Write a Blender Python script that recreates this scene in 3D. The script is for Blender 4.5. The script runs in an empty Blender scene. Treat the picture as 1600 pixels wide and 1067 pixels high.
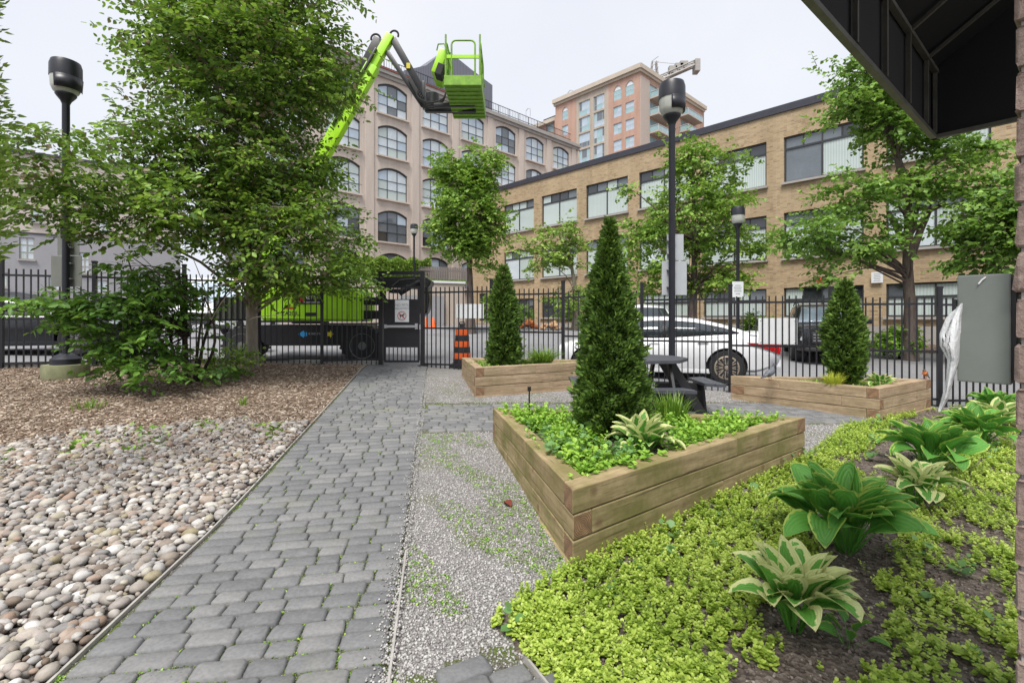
import bpy, bmesh, math, random
import numpy as np
from mathutils import Vector, Matrix
random.seed(11)
RG = np.random.default_rng(11)
S = bpy.context.scene
COL = S.collection
F, HZ, E = 765.0, 497.0, 1.40          # focal length in photo pixels, horizon row, eye height


def at(u, v, Y):
    return Vector(((u - 800) / F * Y, Y, E - (v - HZ) / F * Y))


# ---------------------------------------------------------------- camera, sky, sun, exposure
cd = bpy.data.cameras.new('camera')
cam = bpy.data.objects.new('camera', cd)
COL.objects.link(cam)
cam.location = (0, 0, E)
cam.rotation_euler = (math.radians(90), 0, 0)
cd.sensor_width = 36
cd.lens = 36 * F / 1600
cd.shift_y = -(533.5 - HZ) / 1600
cd.clip_start = 0.05
cd.clip_end = 3000
S.camera = cam

SUN_EL, SUN_ROT = math.radians(60), math.radians(200)
W = bpy.data.worlds.new('World')
S.world = W
W.use_nodes = True
nt = W.node_tree
nt.nodes.clear()
sky = nt.nodes.new('ShaderNodeTexSky')
sky.sky_type = 'NISHITA'
sky.sun_disc = False
sky.sun_elevation = SUN_EL
sky.sun_rotation = SUN_ROT
sky.dust_density = 4.0
hs = nt.nodes.new('ShaderNodeHueSaturation')
hs.inputs['Saturation'].default_value = 0.25
tc = nt.nodes.new('ShaderNodeTexCoord')
nz = nt.nodes.new('ShaderNodeTexNoise')
nz.inputs['Scale'].default_value = 2.2
nz.inputs['Detail'].default_value = 4
rp = nt.nodes.new('ShaderNodeValToRGB')
rp.color_ramp.elements[0].color = (2.62, 2.76, 3.12, 1)
rp.color_ramp.elements[0].position = 0.3
rp.color_ramp.elements[1].color = (3.1, 3.16, 3.33, 1)
rp.color_ramp.elements[1].position = 0.7
mx = nt.nodes.new('ShaderNodeMixRGB')
mx.inputs[0].default_value = 0.9
bg = nt.nodes.new('ShaderNodeBackground')
bg.inputs['Strength'].default_value = 0.1
wo = nt.nodes.new('ShaderNodeOutputWorld')
L = nt.links.new
L(sky.outputs[0], hs.inputs['Color'])
L(tc.outputs['Generated'], nz.inputs['Vector'])
L(nz.outputs['Fac'], rp.inputs[0])
L(hs.outputs[0], mx.inputs[1])
L(rp.outputs[0], mx.inputs[2])
L(mx.outputs[0], bg.inputs[0])
L(bg.outputs[0], wo.inputs[0])

sl = bpy.data.lights.new('sun', 'SUN')
sl.energy = 1.5
sl.angle = math.radians(24)
sl.color = (1.0, 0.96, 0.9)
sun = bpy.data.objects.new('sun', sl)
COL.objects.link(sun)
sd = Vector((math.sin(SUN_ROT) * math.cos(SUN_EL), math.cos(SUN_ROT) * math.cos(SUN_EL), math.sin(SUN_EL)))
sun.rotation_euler = sd.to_track_quat('Z', 'Y').to_euler()
S.view_settings.view_transform = 'Standard'
S.view_settings.look = 'None'
S.view_settings.gamma = 1
S.view_settings.use_curve_mapping = False
S.view_settings.exposure = 1.6


# ---------------------------------------------------------------- materials
def ramp(nt, fac, stops):
    r = nt.nodes.new('ShaderNodeValToRGB')
    el = r.color_ramp.elements
    while len(el) < len(stops):
        el.new(0.5)
    for e, (p, c) in zip(el, stops):
        e.position = p
        e.color = (*c, 1)
    nt.links.new(fac, r.inputs[0])
    return r.outputs[0]


def noise(nt, vec, scale, detail=3, rough=0.55):
    n = nt.nodes.new('ShaderNodeTexNoise')
    n.inputs['Scale'].default_value = scale
    n.inputs['Detail'].default_value = detail
    n.inputs['Roughness'].default_value = rough
    nt.links.new(vec, n.inputs['Vector'])
    return n.outputs['Fac']


def math_n(nt, op, a, b=None):
    m = nt.nodes.new('ShaderNodeMath')
    m.operation = op
    for i, x in enumerate((a, b)):
        if x is None:
            continue
        if isinstance(x, (int, float)):
            m.inputs[i].default_value = x
        else:
            nt.links.new(x, m.inputs[i])
    return m.outputs[0]


def mixc(nt, fac, a, b, mode='MIX'):
    m = nt.nodes.new('ShaderNodeMixRGB')
    m.blend_type = mode
    for i, x in enumerate((fac, a, b)):
        if isinstance(x, (int, float)):
            m.inputs[i].default_value = x
        elif isinstance(x, tuple):
            m.inputs[i].default_value = (*x, 1)
        else:
            nt.links.new(x, m.inputs[i])
    return m.outputs[0]


def coords(nt, kind='Object', scale=(1, 1, 1)):
    t = nt.nodes.new('ShaderNodeTexCoord')
    m = nt.nodes.new('ShaderNodeMapping')
    m.inputs['Scale'].default_value = scale
    nt.links.new(t.outputs[kind], m.inputs['Vector'])
    return m.outputs[0]


def geo_pos(nt, scale=(1, 1, 1)):
    t = nt.nodes.new('ShaderNodeNewGeometry')
    m = nt.nodes.new('ShaderNodeMapping')
    m.inputs['Scale'].default_value = scale
    nt.links.new(t.outputs['Position'], m.inputs['Vector'])
    return m.outputs[0]


def attr(nt, name):
    a = nt.nodes.new('ShaderNodeAttribute')
    a.attribute_name = name
    return a.outputs['Fac']


def objrand(nt):
    return nt.nodes.new('ShaderNodeObjectInfo').outputs['Random']


def new_mat(name):
    m = bpy.data.materials.new(name)
    m.use_nodes = True
    nt = m.node_tree
    b = nt.nodes['Principled BSDF']
    return m, nt, b


def bump(nt, b, h, strength=0.4, dist=0.01):
    n = nt.nodes.new('ShaderNodeBump')
    n.inputs['Strength'].default_value = strength
    n.inputs['Distance'].default_value = dist
    nt.links.new(h, n.inputs['Height'])
    nt.links.new(n.outputs[0], b.inputs['Normal'])


def plain(name, col, rough=0.6, metal=0.0, var=0.15, scale=6, spec=0.5, bumps=0.0, kind='Object', emit=None):
    """a colour with slight wear from two noises"""
    m, nt, b = new_mat(name)
    v = coords(nt, kind)
    n1 = noise(nt, v, scale, 5)
    n2 = noise(nt, v, scale * 9, 3)
    f = math_n(nt, 'ADD', math_n(nt, 'MULTIPLY', n1, 0.7), math_n(nt, 'MULTIPLY', n2, 0.3))
    c = ramp(nt, f, [(0.3, tuple(x * (1 - var) for x in col)), (0.7, tuple(min(1, x * (1 + var)) for x in col))])
    nt.links.new(c, b.inputs['Base Color'])
    b.inputs['Roughness'].default_value = rough
    b.inputs['Metallic'].default_value = metal
    b.inputs['Specular IOR Level'].default_value = spec
    if bumps:
        bump(nt, b, n2, bumps, 0.004)
    return m


def leaf_mat(name, stops, trans=0.35, rough=0.45, spec=0.4):
    m, nt, b = new_mat(name)
    a = attr(nt, 'rnd')
    n = noise(nt, geo_pos(nt), 1.3, 2)
    f = math_n(nt, 'ADD', math_n(nt, 'MULTIPLY', a, 0.75), math_n(nt, 'MULTIPLY', n, 0.25))
    c = ramp(nt, f, stops)
    nt.links.new(c, b.inputs['Base Color'])
    b.inputs['Roughness'].default_value = rough
    b.inputs['Specular IOR Level'].default_value = spec
    t = nt.nodes.new('ShaderNodeBsdfTranslucent')
    nt.links.new(mixc(nt, 0.35, c, (0.25, 0.4, 0.02)), t.inputs[0])
    ms = nt.nodes.new('ShaderNodeMixShader')
    ms.inputs[0].default_value = trans
    nt.links.new(b.outputs[0], ms.inputs[1])
    nt.links.new(t.outputs[0], ms.inputs[2])
    nt.links.new(ms.outputs[0], nt.nodes['Material Output'].inputs[0])
    return m


M = {}
M['black_metal'] = plain('black_metal', (0.012, 0.012, 0.016), 0.4, var=0.3)
M['post_paint'] = plain('post_paint', (0.014, 0.015, 0.022), 0.38, var=0.3)
M['dark_rubber'] = plain('dark_rubber', (0.018, 0.018, 0.019), 0.75, var=0.3)
M['white_paint'] = plain('white_paint', (0.72, 0.73, 0.75), 0.3, var=0.04)
M['white_sign'] = plain('white_sign', (0.66, 0.68, 0.7), 0.5, var=0.06)
M['sign_back'] = plain('sign_back', (0.42, 0.44, 0.46), 0.45, metal=0.2, var=0.08)
M['sign_back_dark'] = plain('sign_back_dark', (0.16, 0.17, 0.15), 0.5, metal=0.2, var=0.12)
M['grey_box'] = plain('grey_box', (0.19, 0.21, 0.19), 0.45, var=0.06, scale=14)
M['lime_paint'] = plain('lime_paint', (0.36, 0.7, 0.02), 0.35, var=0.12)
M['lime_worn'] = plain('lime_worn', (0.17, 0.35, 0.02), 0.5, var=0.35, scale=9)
M['black_paint'] = plain('black_paint', (0.014, 0.014, 0.016), 0.35, var=0.3)
M['steel'] = plain('steel', (0.5, 0.5, 0.52), 0.35, metal=0.8, var=0.1)
M['concrete'] = plain('concrete', (0.33, 0.32, 0.3), 0.85, var=0.25, scale=3, bumps=0.3)
M['mossy_concrete'] = plain('mossy_concrete', (0.2, 0.21, 0.12), 0.9, var=0.35, scale=6, bumps=0.4)
M['orange'] = plain('orange', (0.75, 0.12, 0.015), 0.5, var=0.12)
M['red'] = plain('red', (0.55, 0.02, 0.02), 0.4, var=0.1)
M['blue'] = plain('blue', (0.03, 0.28, 0.6), 0.5, var=0.1)
M['black_ink'] = plain('black_ink', (0.02, 0.02, 0.022), 0.6, var=0.1)
M['white_ink'] = plain('white_ink', (0.75, 0.75, 0.75), 0.6, var=0.03)
M['grey_ink'] = plain('grey_ink', (0.25, 0.26, 0.28), 0.6, var=0.05)
M['yellow'] = plain('yellow', (0.6, 0.5, 0.03), 0.5, var=0.1)
M['car_black'] = plain('car_black', (0.012, 0.013, 0.016), 0.15, var=0.1)
M['car_grey'] = plain('car_grey', (0.02, 0.022, 0.026), 0.18, var=0.1)
M['car_white'] = plain('car_white', (0.74, 0.75, 0.77), 0.16, var=0.02)
M['tail_light'] = plain('tail_light', (0.4, 0.006, 0.008), 0.12, var=0.2)
M['chrome'] = plain('chrome', (0.75, 0.75, 0.77), 0.15, metal=0.9, var=0.05)
M['rim'] = plain('rim', (0.5, 0.42, 0.33), 0.3, metal=0.6, var=0.1)
M['grey_rim'] = plain('grey_rim', (0.15, 0.15, 0.15), 0.5, metal=0.3, var=0.15)
M['lamp_glass'] = plain('lamp_glass', (0.45, 0.46, 0.42), 0.15, var=0.15)
M['table_dark'] = plain('table_dark', (0.06, 0.063, 0.075), 0.5, var=0.2)
M['table_leg'] = plain('table_leg', (0.015, 0.015, 0.018), 0.5, var=0.2)
M['awning'] = plain('awning', (0.003, 0.003, 0.004), 0.8, var=0.2)
M['awning_bar'] = plain('awning_bar', (0.13, 0.125, 0.105), 0.45, metal=0.4, var=0.3)
M['bare_twig'] = plain('bare_twig', (0.2, 0.17, 0.14), 0.8, var=0.3)
M['skin'] = plain('skin', (0.5, 0.33, 0.25), 0.5, var=0.08)
M['edging'] = plain('edging', (0.4, 0.38, 0.35), 0.6, metal=0.2, var=0.25)

# dark mirror-like car glass; pale and blue panes: blinds, sky reflection in the colour
for nm, c in (('car_glass', (0.03, 0.04, 0.045)), ('glass_dark', (0.03, 0.035, 0.04)), ('glass_mid', (0.12, 0.14, 0.16)),
              ('glass_pale', (0.5, 0.56, 0.6)), ('glass_blue', (0.38, 0.46, 0.54)), ('glass_teal', (0.28, 0.42, 0.45))):
    M[nm] = plain(nm, c, 0.06, var=0.18, scale=1.2, spec=0.9)


def blinds_mat(name, base, dark, freq):
    m, nt, b = new_mat(name)
    v = coords(nt, 'Object')
    w = nt.nodes.new('ShaderNodeTexWave')
    w.bands_direction = 'X'
    w.inputs['Scale'].default_value = freq
    w.inputs['Distortion'].default_value = 0.6
    w.inputs['Detail'].default_value = 1
    nt.links.new(v, w.inputs['Vector'])
    f = math_n(nt, 'ADD', math_n(nt, 'MULTIPLY', w.outputs['Fac'], 0.5), math_n(nt, 'MULTIPLY', noise(nt, v, 0.9, 2), 0.5))
    c = ramp(nt, f, [(0.1, dark), (0.8, base)])
    nt.links.new(mixc(nt, math_n(nt, 'MULTIPLY', objrand(nt), 0.35), c, dark), b.inputs['Base Color'])
    b.inputs['Roughness'].default_value = 0.07
    b.inputs['Specular IOR Level'].default_value = 0.8
    return m


M['blind_glass'] = blinds_mat('blind_glass', (0.5, 0.57, 0.55), (0.34, 0.4, 0.39), 3.0)


def bark_mat(name, a, b_, sc=9):
    m, nt, b = new_mat(name)
    v = geo_pos(nt, (1, 1, 0.3))
    n1 = noise(nt, v, sc, 6, 0.65)
    c = ramp(nt, n1, [(0.3, a), (0.7, b_)])
    nt.links.new(c, b.inputs['Base Color'])
    b.inputs['Roughness'].default_value = 0.9
    bump(nt, b, noise(nt, v, sc * 4, 4), 0.7, 0.02)
    return m


M['bark'] = bark_mat('bark', (0.06, 0.045, 0.038), (0.17, 0.13, 0.11))
M['bark_grey'] = bark_mat('bark_grey', (0.17, 0.145, 0.12), (0.4, 0.35, 0.29), 5)
M['bark_dark'] = bark_mat('bark_dark', (0.025, 0.018, 0.014), (0.07, 0.05, 0.04))


def timber_mat(name, pale, mid, algae, amount):
    m, nt, b = new_mat(name)
    v = coords(nt, 'Object', (0.7, 9, 9))
    v2 = coords(nt, 'Object')
    r = objrand(nt)
    ad = nt.nodes.new('ShaderNodeVectorMath')
    ad.operation = 'ADD'
    cb = nt.nodes.new('ShaderNodeCombineXYZ')
    nt.links.new(math_n(nt, 'MULTIPLY', r, 57.0), cb.inputs[0])
    nt.links.new(math_n(nt, 'MULTIPLY', r, 31.0), cb.inputs[1])
    nt.links.new(v, ad.inputs[0])
    nt.links.new(cb.outputs[0], ad.inputs[1])
    g = noise(nt, ad.outputs[0], 3.2, 7, 0.68)
    c = ramp(nt, g, [(0.36, mid), (0.6, pale)])
    ad2 = nt.nodes.new('ShaderNodeVectorMath')
    ad2.operation = 'ADD'
    nt.links.new(v2, ad2.inputs[0])
    nt.links.new(cb.outputs[0], ad2.inputs[1])
    st = noise(nt, ad2.outputs[0], 2.6, 4)
    fs = ramp(nt, st, [(0.42, (0, 0, 0)), (0.66, (1, 1, 1))])
    c = mixc(nt, math_n(nt, 'MULTIPLY', fs, amount), c, algae)
    # knots and dark drying streaks
    vo = nt.nodes.new('ShaderNodeTexVoronoi')
    vo.inputs['Scale'].default_value = 3.2
    nt.links.new(ad2.outputs[0], vo.inputs['Vector'])
    kn = ramp(nt, vo.outputs['Distance'], [(0.05, (1, 1, 1)), (0.14, (0, 0, 0))])
    c = mixc(nt, math_n(nt, 'MULTIPLY', kn, 0.6), c, (0.12, 0.06, 0.03))
    v3 = coords(nt, 'Object', (1.1, 26, 26))
    ad3 = nt.nodes.new('ShaderNodeVectorMath')
    ad3.operation = 'ADD'
    nt.links.new(v3, ad3.inputs[0])
    nt.links.new(cb.outputs[0], ad3.inputs[1])
    ck = noise(nt, ad3.outputs[0], 1.6, 3)
    c = mixc(nt, ramp(nt, ck, [(0.3, (0.8, 0.8, 0.8)), (0.36, (0, 0, 0))]), c, tuple(x * 0.35 for x in mid))
    d = noise(nt, ad2.outputs[0], 22, 5)
    c = mixc(nt, 0.35, c, ramp(nt, d, [(0.3, (0.45, 0.4, 0.33)), (0.7, (1, 1, 1))]), 'MULTIPLY')
    c = mixc(nt, math_n(nt, 'MULTIPLY', r, 0.25), c, (0.3, 0.2, 0.13))
    nt.links.new(c, b.inputs['Base Color'])
    b.inputs['Roughness'].default_value = 0.85
    b.inputs['Specular IOR Level'].default_value = 0.2
    bump(nt, b, g, 0.35, 0.006)
    return m


M['timber_green'] = timber_mat('timber_green', (0.43, 0.345, 0.195), (0.235, 0.185, 0.095), (0.16, 0.165, 0.045), 0.85)
M['timber_pale'] = timber_mat('timber_pale', (0.5, 0.385, 0.26), (0.31, 0.225, 0.145), (0.23, 0.195, 0.1), 0.45)


def endgrain_mat():
    m, nt, b = new_mat('end_grain')
    v = coords(nt, 'Object', (0, 1, 1))
    w = nt.nodes.new('ShaderNodeTexWave')
    w.wave_type = 'RINGS'
    w.rings_direction = 'SPHERICAL'
    w.inputs['Scale'].default_value = 26
    w.inputs['Distortion'].default_value = 3.5
    w.inputs['Detail'].default_value = 3
    nt.links.new(v, w.inputs['Vector'])
    c = ramp(nt, w.outputs['Fac'], [(0.2, (0.2, 0.11, 0.06)), (0.8, (0.36, 0.22, 0.13))])
    c = mixc(nt, 0.6, c, ramp(nt, noise(nt, v, 14, 4), [(0.35, (0.3, 0.3, 0.25)), (0.65, (1, 1, 1))]), 'MULTIPLY')
    nt.links.new(c, b.inputs['Base Color'])
    b.inputs['Roughness'].default_value = 0.9
    return m


M['end_grain'] = endgrain_mat()


def brick_mat(name, cols, mortar, bw, bh, stain):
    """courses too far away to pick apart"""
    m, nt, b = new_mat(name)
    t = nt.nodes.new('ShaderNodeTexCoord')
    sx = nt.nodes.new('ShaderNodeSeparateXYZ')
    nt.links.new(t.outputs['Object'], sx.inputs[0])
    cb = nt.nodes.new('ShaderNodeCombineXYZ')
    nt.links.new(math_n(nt, 'ADD', sx.outputs[0], sx.outputs[1]), cb.inputs[0])
    nt.links.new(sx.outputs[2], cb.inputs[1])
    br = nt.nodes.new('ShaderNodeTexBrick')
    br.inputs['Scale'].default_value = 1
    br.inputs['Brick Width'].default_value = bw
    br.inputs['Row Height'].default_value = bh
    br.inputs['Mortar Size'].default_value = 0.009
    br.inputs['Color1'].default_value = (0, 0, 0, 1)
    br.inputs['Color2'].default_value = (1, 1, 1, 1)
    br.inputs['Mortar'].default_value = (0.5, 0.5, 0.5, 1)
    nt.links.new(cb.outputs[0], br.inputs['Vector'])
    wn = nt.nodes.new('ShaderNodeTexWhiteNoise')
    fl = nt.nodes.new('ShaderNodeVectorMath')
    fl.operation = 'FLOOR'
    mp = nt.nodes.new('ShaderNodeMapping')
    mp.inputs['Scale'].default_value = (1 / bw * 2, 1 / bh, 1)
    nt.links.new(cb.outputs[0], mp.inputs['Vector'])
    nt.links.new(mp.outputs[0], fl.inputs[0])
    nt.links.new(fl.outputs[0], wn.inputs['Vector'])
    f = math_n(nt, 'ADD', math_n(nt, 'MULTIPLY', br.outputs['Color'], 0.6), math_n(nt, 'MULTIPLY', wn.outputs['Value'], 0.4))
    c = ramp(nt, f, [(i / (len(cols) - 1) * 0.9 + 0.05, x) for i, x in enumerate(cols)])
    n1 = noise(nt, t.outputs['Object'], 0.35, 4)
    c = mixc(nt, ramp(nt, n1, [(0.4, (0, 0, 0)), (0.75, (0.6, 0.6, 0.6))]), c, stain)
    sv = nt.nodes.new('ShaderNodeMapping')
    sv.inputs['Scale'].default_value = (1.1, 1.1, 0.12)
    nt.links.new(t.outputs['Object'], sv.inputs['Vector'])
    c = mixc(nt, br.outputs['Fac'], c, mortar)
    c = mixc(nt, 0.55, c, ramp(nt, noise(nt, sv.outputs[0], 1.0, 6, 0.65), [(0.32, (0.66, 0.64, 0.62)), (0.58, (1, 1, 1))]), 'MULTIPLY')
    nt.links.new(c, b.inputs['Base Color'])
    b.inputs['Roughness'].default_value = 0.9
    b.inputs['Specular IOR Level'].default_value = 0.2
    bump(nt, b, math_n(nt, 'SUBTRACT', 1.0, br.outputs['Fac']), 0.6, 0.01)
    return m


M['tan_brick'] = brick_mat('tan_brick', [(0.24, 0.16, 0.09), (0.36, 0.255, 0.145), (0.45, 0.34, 0.2), (0.37, 0.25, 0.16)],
                           (0.39, 0.34, 0.27), 0.3, 0.075, (0.44, 0.33, 0.2))
M['pink_brick'] = brick_mat('pink_brick', [(0.43, 0.265, 0.2), (0.49, 0.31, 0.245)], (0.45, 0.34, 0.28), 0.3, 0.09, (0.47, 0.31, 0.25))
M['buff_brick'] = brick_mat('buff_brick', [(0.4, 0.34, 0.28), (0.47, 0.41, 0.34)], (0.45, 0.4, 0.35), 0.3, 0.09, (0.46, 0.4, 0.33))
M['painted_beige'] = brick_mat('painted_beige', [(0.55, 0.48, 0.425), (0.59, 0.515, 0.455)], (0.57, 0.495, 0.44), 0.25, 0.08, (0.51, 0.44, 0.39))
M['render_pale'] = plain('render_pale', (0.5, 0.44, 0.4), 0.9, var=0.08, scale=0.6)
M['render_grey'] = plain('render_grey', (0.3, 0.295, 0.31), 0.9, var=0.1, scale=0.6)
M['stone_trim'] = plain('stone_trim', (0.33, 0.31, 0.29), 0.85, var=0.15, scale=1.5)
M['buff_trim'] = plain('buff_trim', (0.47, 0.41, 0.34), 0.85, var=0.1, scale=0.8)
M['coping'] = plain('coping', (0.045, 0.045, 0.06), 0.45, metal=0.3, var=0.15)
M['copper_edge'] = plain('copper_edge', (0.2, 0.06, 0.04), 0.6, var=0.3, scale=1)
M['win_frame'] = plain('win_frame', (0.03, 0.032, 0.036), 0.5, var=0.2)
M['pale_frame'] = plain('pale_frame', (0.5, 0.52, 0.53), 0.5, var=0.1)
M['roofing'] = plain('roofing', (0.12, 0.12, 0.12), 0.9, var=0.2)
M['soffit'] = plain('soffit', (0.45, 0.38, 0.33), 0.9, var=0.08)


def rib_mat():
    m, nt, b = new_mat('ribbed_metal')
    v = coords(nt, 'Object')
    w = nt.nodes.new('ShaderNodeTexWave')
    w.inputs['Scale'].default_value = 1.6
    nt.links.new(v, w.inputs['Vector'])
    c = ramp(nt, w.outputs['Fac'], [(0.3, (0.13, 0.135, 0.16)), (0.7, (0.19, 0.195, 0.23))])
    nt.links.new(c, b.inputs['Base Color'])
    b.inputs['Roughness'].default_value = 0.5
    b.inputs['Metallic'].default_value = 0.3
    return m


M['ribbed_metal'] = rib_mat()


def ground_mat(name, stops, sc, bsc, bstr=0.6, bd=0.02, extra=None, big=0.3):
    m, nt, b = new_mat(name)
    v = geo_pos(nt)
    vo = nt.nodes.new('ShaderNodeTexVoronoi')
    vo.inputs['Scale'].default_value = bsc
    nt.links.new(v, vo.inputs['Vector'])
    sp = nt.nodes.new('ShaderNodeSeparateColor')
    nt.links.new(vo.outputs['Color'], sp.inputs[0])
    n = noise(nt, v, sc, 6, 0.65)
    f = math_n(nt, 'ADD', math_n(nt, 'MULTIPLY', sp.outputs[0], 0.5), math_n(nt, 'MULTIPLY', n, 0.5))
    c = ramp(nt, f, stops)
    n2 = noise(nt, v, big, 4)
    c = mixc(nt, 0.5, c, ramp(nt, n2, [(0.3, (0.62, 0.62, 0.62)), (0.7, (1, 1, 1))]), 'MULTIPLY')
    if extra:
        col, lo, hi, s = extra
        e = noise(nt, v, s, 5, 0.6)
        c = mixc(nt, ramp(nt, e, [(lo, (0, 0, 0)), (hi, (1, 1, 1))]), c, col)
    nt.links.new(c, b.inputs['Base Color'])
    b.inputs['Roughness'].default_value = 0.95
    b.inputs['Specular IOR Level'].default_value = 0.2
    bump(nt, b, math_n(nt, 'ADD', vo.outputs['Distance'], n), bstr, bd)
    return m


M['asphalt'] = ground_mat('asphalt', [(0.2, (0.2, 0.2, 0.21)), (0.8, (0.3, 0.3, 0.31))], 8, 90, 0.3, 0.006, ((0.15, 0.15, 0.155), 0.52, 0.75, 0.5), 0.25)
M['gravel'] = ground_mat('gravel', [(0.15, (0.17, 0.16, 0.155)), (0.5, (0.3, 0.285, 0.275)), (0.85, (0.42, 0.41, 0.4))], 30, 110, 0.9, 0.012, ((0.15, 0.18, 0.06), 0.55, 0.75, 2.2))
M['joint'] = ground_mat('joint', [(0.2, (0.07, 0.065, 0.055)), (0.8, (0.22, 0.2, 0.17))], 25, 120, 0.8, 0.01, ((0.1, 0.14, 0.03), 0.42, 0.6, 3.0))
M['mulch'] = ground_mat('mulch', [(0.2, (0.09, 0.062, 0.045)), (0.55, (0.23, 0.17, 0.125)), (0.85, (0.38, 0.3, 0.23))], 20, 45, 0.9, 0.02)
M['soil'] = ground_mat('soil', [(0.2, (0.085, 0.067, 0.056)), (0.6, (0.19, 0.155, 0.13)), (0.9, (0.3, 0.26, 0.225))], 14, 40, 0.9, 0.025)
M['stone_under'] = ground_mat('stone_under', [(0.2, (0.05, 0.045, 0.04)), (0.8, (0.2, 0.17, 0.15))], 12, 35, 0.9, 0.03)
M['sidewalk'] = ground_mat('sidewalk', [(0.2, (0.26, 0.25, 0.24)), (0.8, (0.38, 0.37, 0.36))], 6, 60, 0.3, 0.005)


def paver_mat():
    m, nt, b = new_mat('paver_stone')
    v = geo_pos(nt)
    r = math_n(nt, 'ADD', attr(nt, 'rnd'), objrand(nt))
    r = math_n(nt, 'FRACT', r)
    n = noise(nt, v, 9, 6, 0.65)
    f = math_n(nt, 'ADD', math_n(nt, 'MULTIPLY', r, 0.45), math_n(nt, 'MULTIPLY', n, 0.55))
    c = ramp(nt, f, [(0.2, (0.135, 0.137, 0.142)), (0.5, (0.18, 0.181, 0.184)), (0.85, (0.24, 0.238, 0.232))])
    n2 = noise(nt, v, 60, 4)
    c = mixc(nt, 0.4, c, ramp(nt, n2, [(0.35, (0.55, 0.55, 0.55)), (0.6, (1, 1, 1))]), 'MULTIPLY')
    n3 = noise(nt, v, 2.0, 4)
    c = mixc(nt, ramp(nt, n3, [(0.55, (0, 0, 0)), (0.8, (0.45, 0.45, 0.45))]), c, (0.17, 0.17, 0.1))
    nt.links.new(c, b.inputs['Base Color'])
    b.inputs['Roughness'].default_value = 0.8
    b.inputs['Specular IOR Level'].default_value = 0.3
    bump(nt, b, n2, 0.5, 0.004)
    return m


M['paver'] = paver_mat()


def stone_mat(name='river_stone', small=False):
    m, nt, b = new_mat(name)
    r = math_n(nt, 'FRACT', math_n(nt, 'ADD', attr(nt, 'rnd'), objrand(nt)))
    c = ramp(nt, r, [(0.0, (0.17, 0.13, 0.1)), (0.12, (0.36, 0.325, 0.285)), (0.24, (0.21, 0.205, 0.205)), (0.36, (0.46, 0.43, 0.39)), (0.45, (0.31, 0.22, 0.165)),
                     (0.54, (0.4, 0.385, 0.37)), (0.64, (0.24, 0.2, 0.17)), (0.74, (0.33, 0.32, 0.305)), (0.88, (0.58, 0.565, 0.545)), (1.0, (0.3, 0.26, 0.16))])
    v = geo_pos(nt)
    n = noise(nt, v, 28, 6, 0.68)
    c = mixc(nt, 0.62, c, ramp(nt, n, [(0.32, (0.55, 0.51, 0.47)), (0.62, (1, 1, 1))]), 'MULTIPLY')
    nt.links.new(c, b.inputs['Base Color'])
    b.inputs['Roughness'].default_value = 0.7
    b.inputs['Specular IOR Level'].default_value = 0.3
    bump(nt, b, n, 0.25, 0.004)
    return m


M['river_stone'] = stone_mat()


def scatter_mat(name, stops, rough=0.9):
    m, nt, b = new_mat(name)
    c = ramp(nt, attr(nt, 'rnd'), stops)
    nt.links.new(c, b.inputs['Base Color'])
    b.inputs['Roughness'].default_value = rough
    b.inputs['Specular IOR Level'].default_value = 0.2
    return m


M['gravel_bits'] = scatter_mat('gravel_bits', [(0.0, (0.2, 0.19, 0.185)), (0.5, (0.335, 0.32, 0.31)), (1.0, (0.5, 0.49, 0.475))])
M['chips'] = scatter_mat('chips', [(0.0, (0.09, 0.06, 0.042)), (0.4, (0.22, 0.155, 0.11)), (0.75, (0.38, 0.3, 0.23)), (1.0, (0.56, 0.48, 0.4))])
M['clods'] = scatter_mat('clods', [(0.0, (0.075, 0.06, 0.05)), (0.7, (0.2, 0.165, 0.14)), (1.0, (0.36, 0.32, 0.28))])

M['beech'] = leaf_mat('beech', [(0.05, (0.338, 0.23, 0.176)), (0.17, (0.189, 0.149, 0.081)), (0.24, (0.068, 0.115, 0.03)), (0.48, (0.121, 0.23, 0.041)), (0.7, (0.243, 0.405, 0.054)), (0.93, (0.459, 0.634, 0.108))])
M['shrub_leaf'] = leaf_mat('shrub_leaf', [(0.1, (0.044, 0.106, 0.025)), (0.5, (0.106, 0.237, 0.037)), (0.9, (0.25, 0.45, 0.075))])
M['street_leaf'] = leaf_mat('street_leaf', [(0.1, (0.075, 0.163, 0.027)), (0.5, (0.2, 0.35, 0.05)), (0.9, (0.388, 0.537, 0.106))])
M['maple_leaf'] = leaf_mat('maple_leaf', [(0.1, (0.061, 0.135, 0.027)), (0.5, (0.149, 0.284, 0.047)), (0.9, (0.324, 0.499, 0.101))])
M['bright_leaf'] = leaf_mat('bright_leaf', [(0.1, (0.11, 0.198, 0.033)), (0.5, (0.242, 0.385, 0.061)), (0.9, (0.418, 0.55, 0.121))])
M['conifer'] = leaf_mat('conifer', [(0.1, (0.039, 0.063, 0.02)), (0.5, (0.084, 0.161, 0.031)), (0.8, (0.168, 0.28, 0.049)), (0.97, (0.308, 0.42, 0.084))], 0.2, 0.6, 0.2)
M['lime_cover'] = leaf_mat('lime_cover', [(0.05, (0.13, 0.2, 0.025)), (0.4, (0.33, 0.47, 0.06)), (0.75, (0.53, 0.66, 0.12)), (1.0, (0.64, 0.72, 0.23))], 0.3)
M['bed_leaf'] = leaf_mat('bed_leaf', [(0.05, (0.069, 0.161, 0.023)), (0.45, (0.196, 0.402, 0.04)), (0.9, (0.425, 0.632, 0.092))], 0.3)
M['moss'] = leaf_mat('moss', [(0.05, (0.07, 0.1, 0.02)), (0.5, (0.14, 0.19, 0.04)), (0.9, (0.26, 0.3, 0.09))], 0.2)
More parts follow.
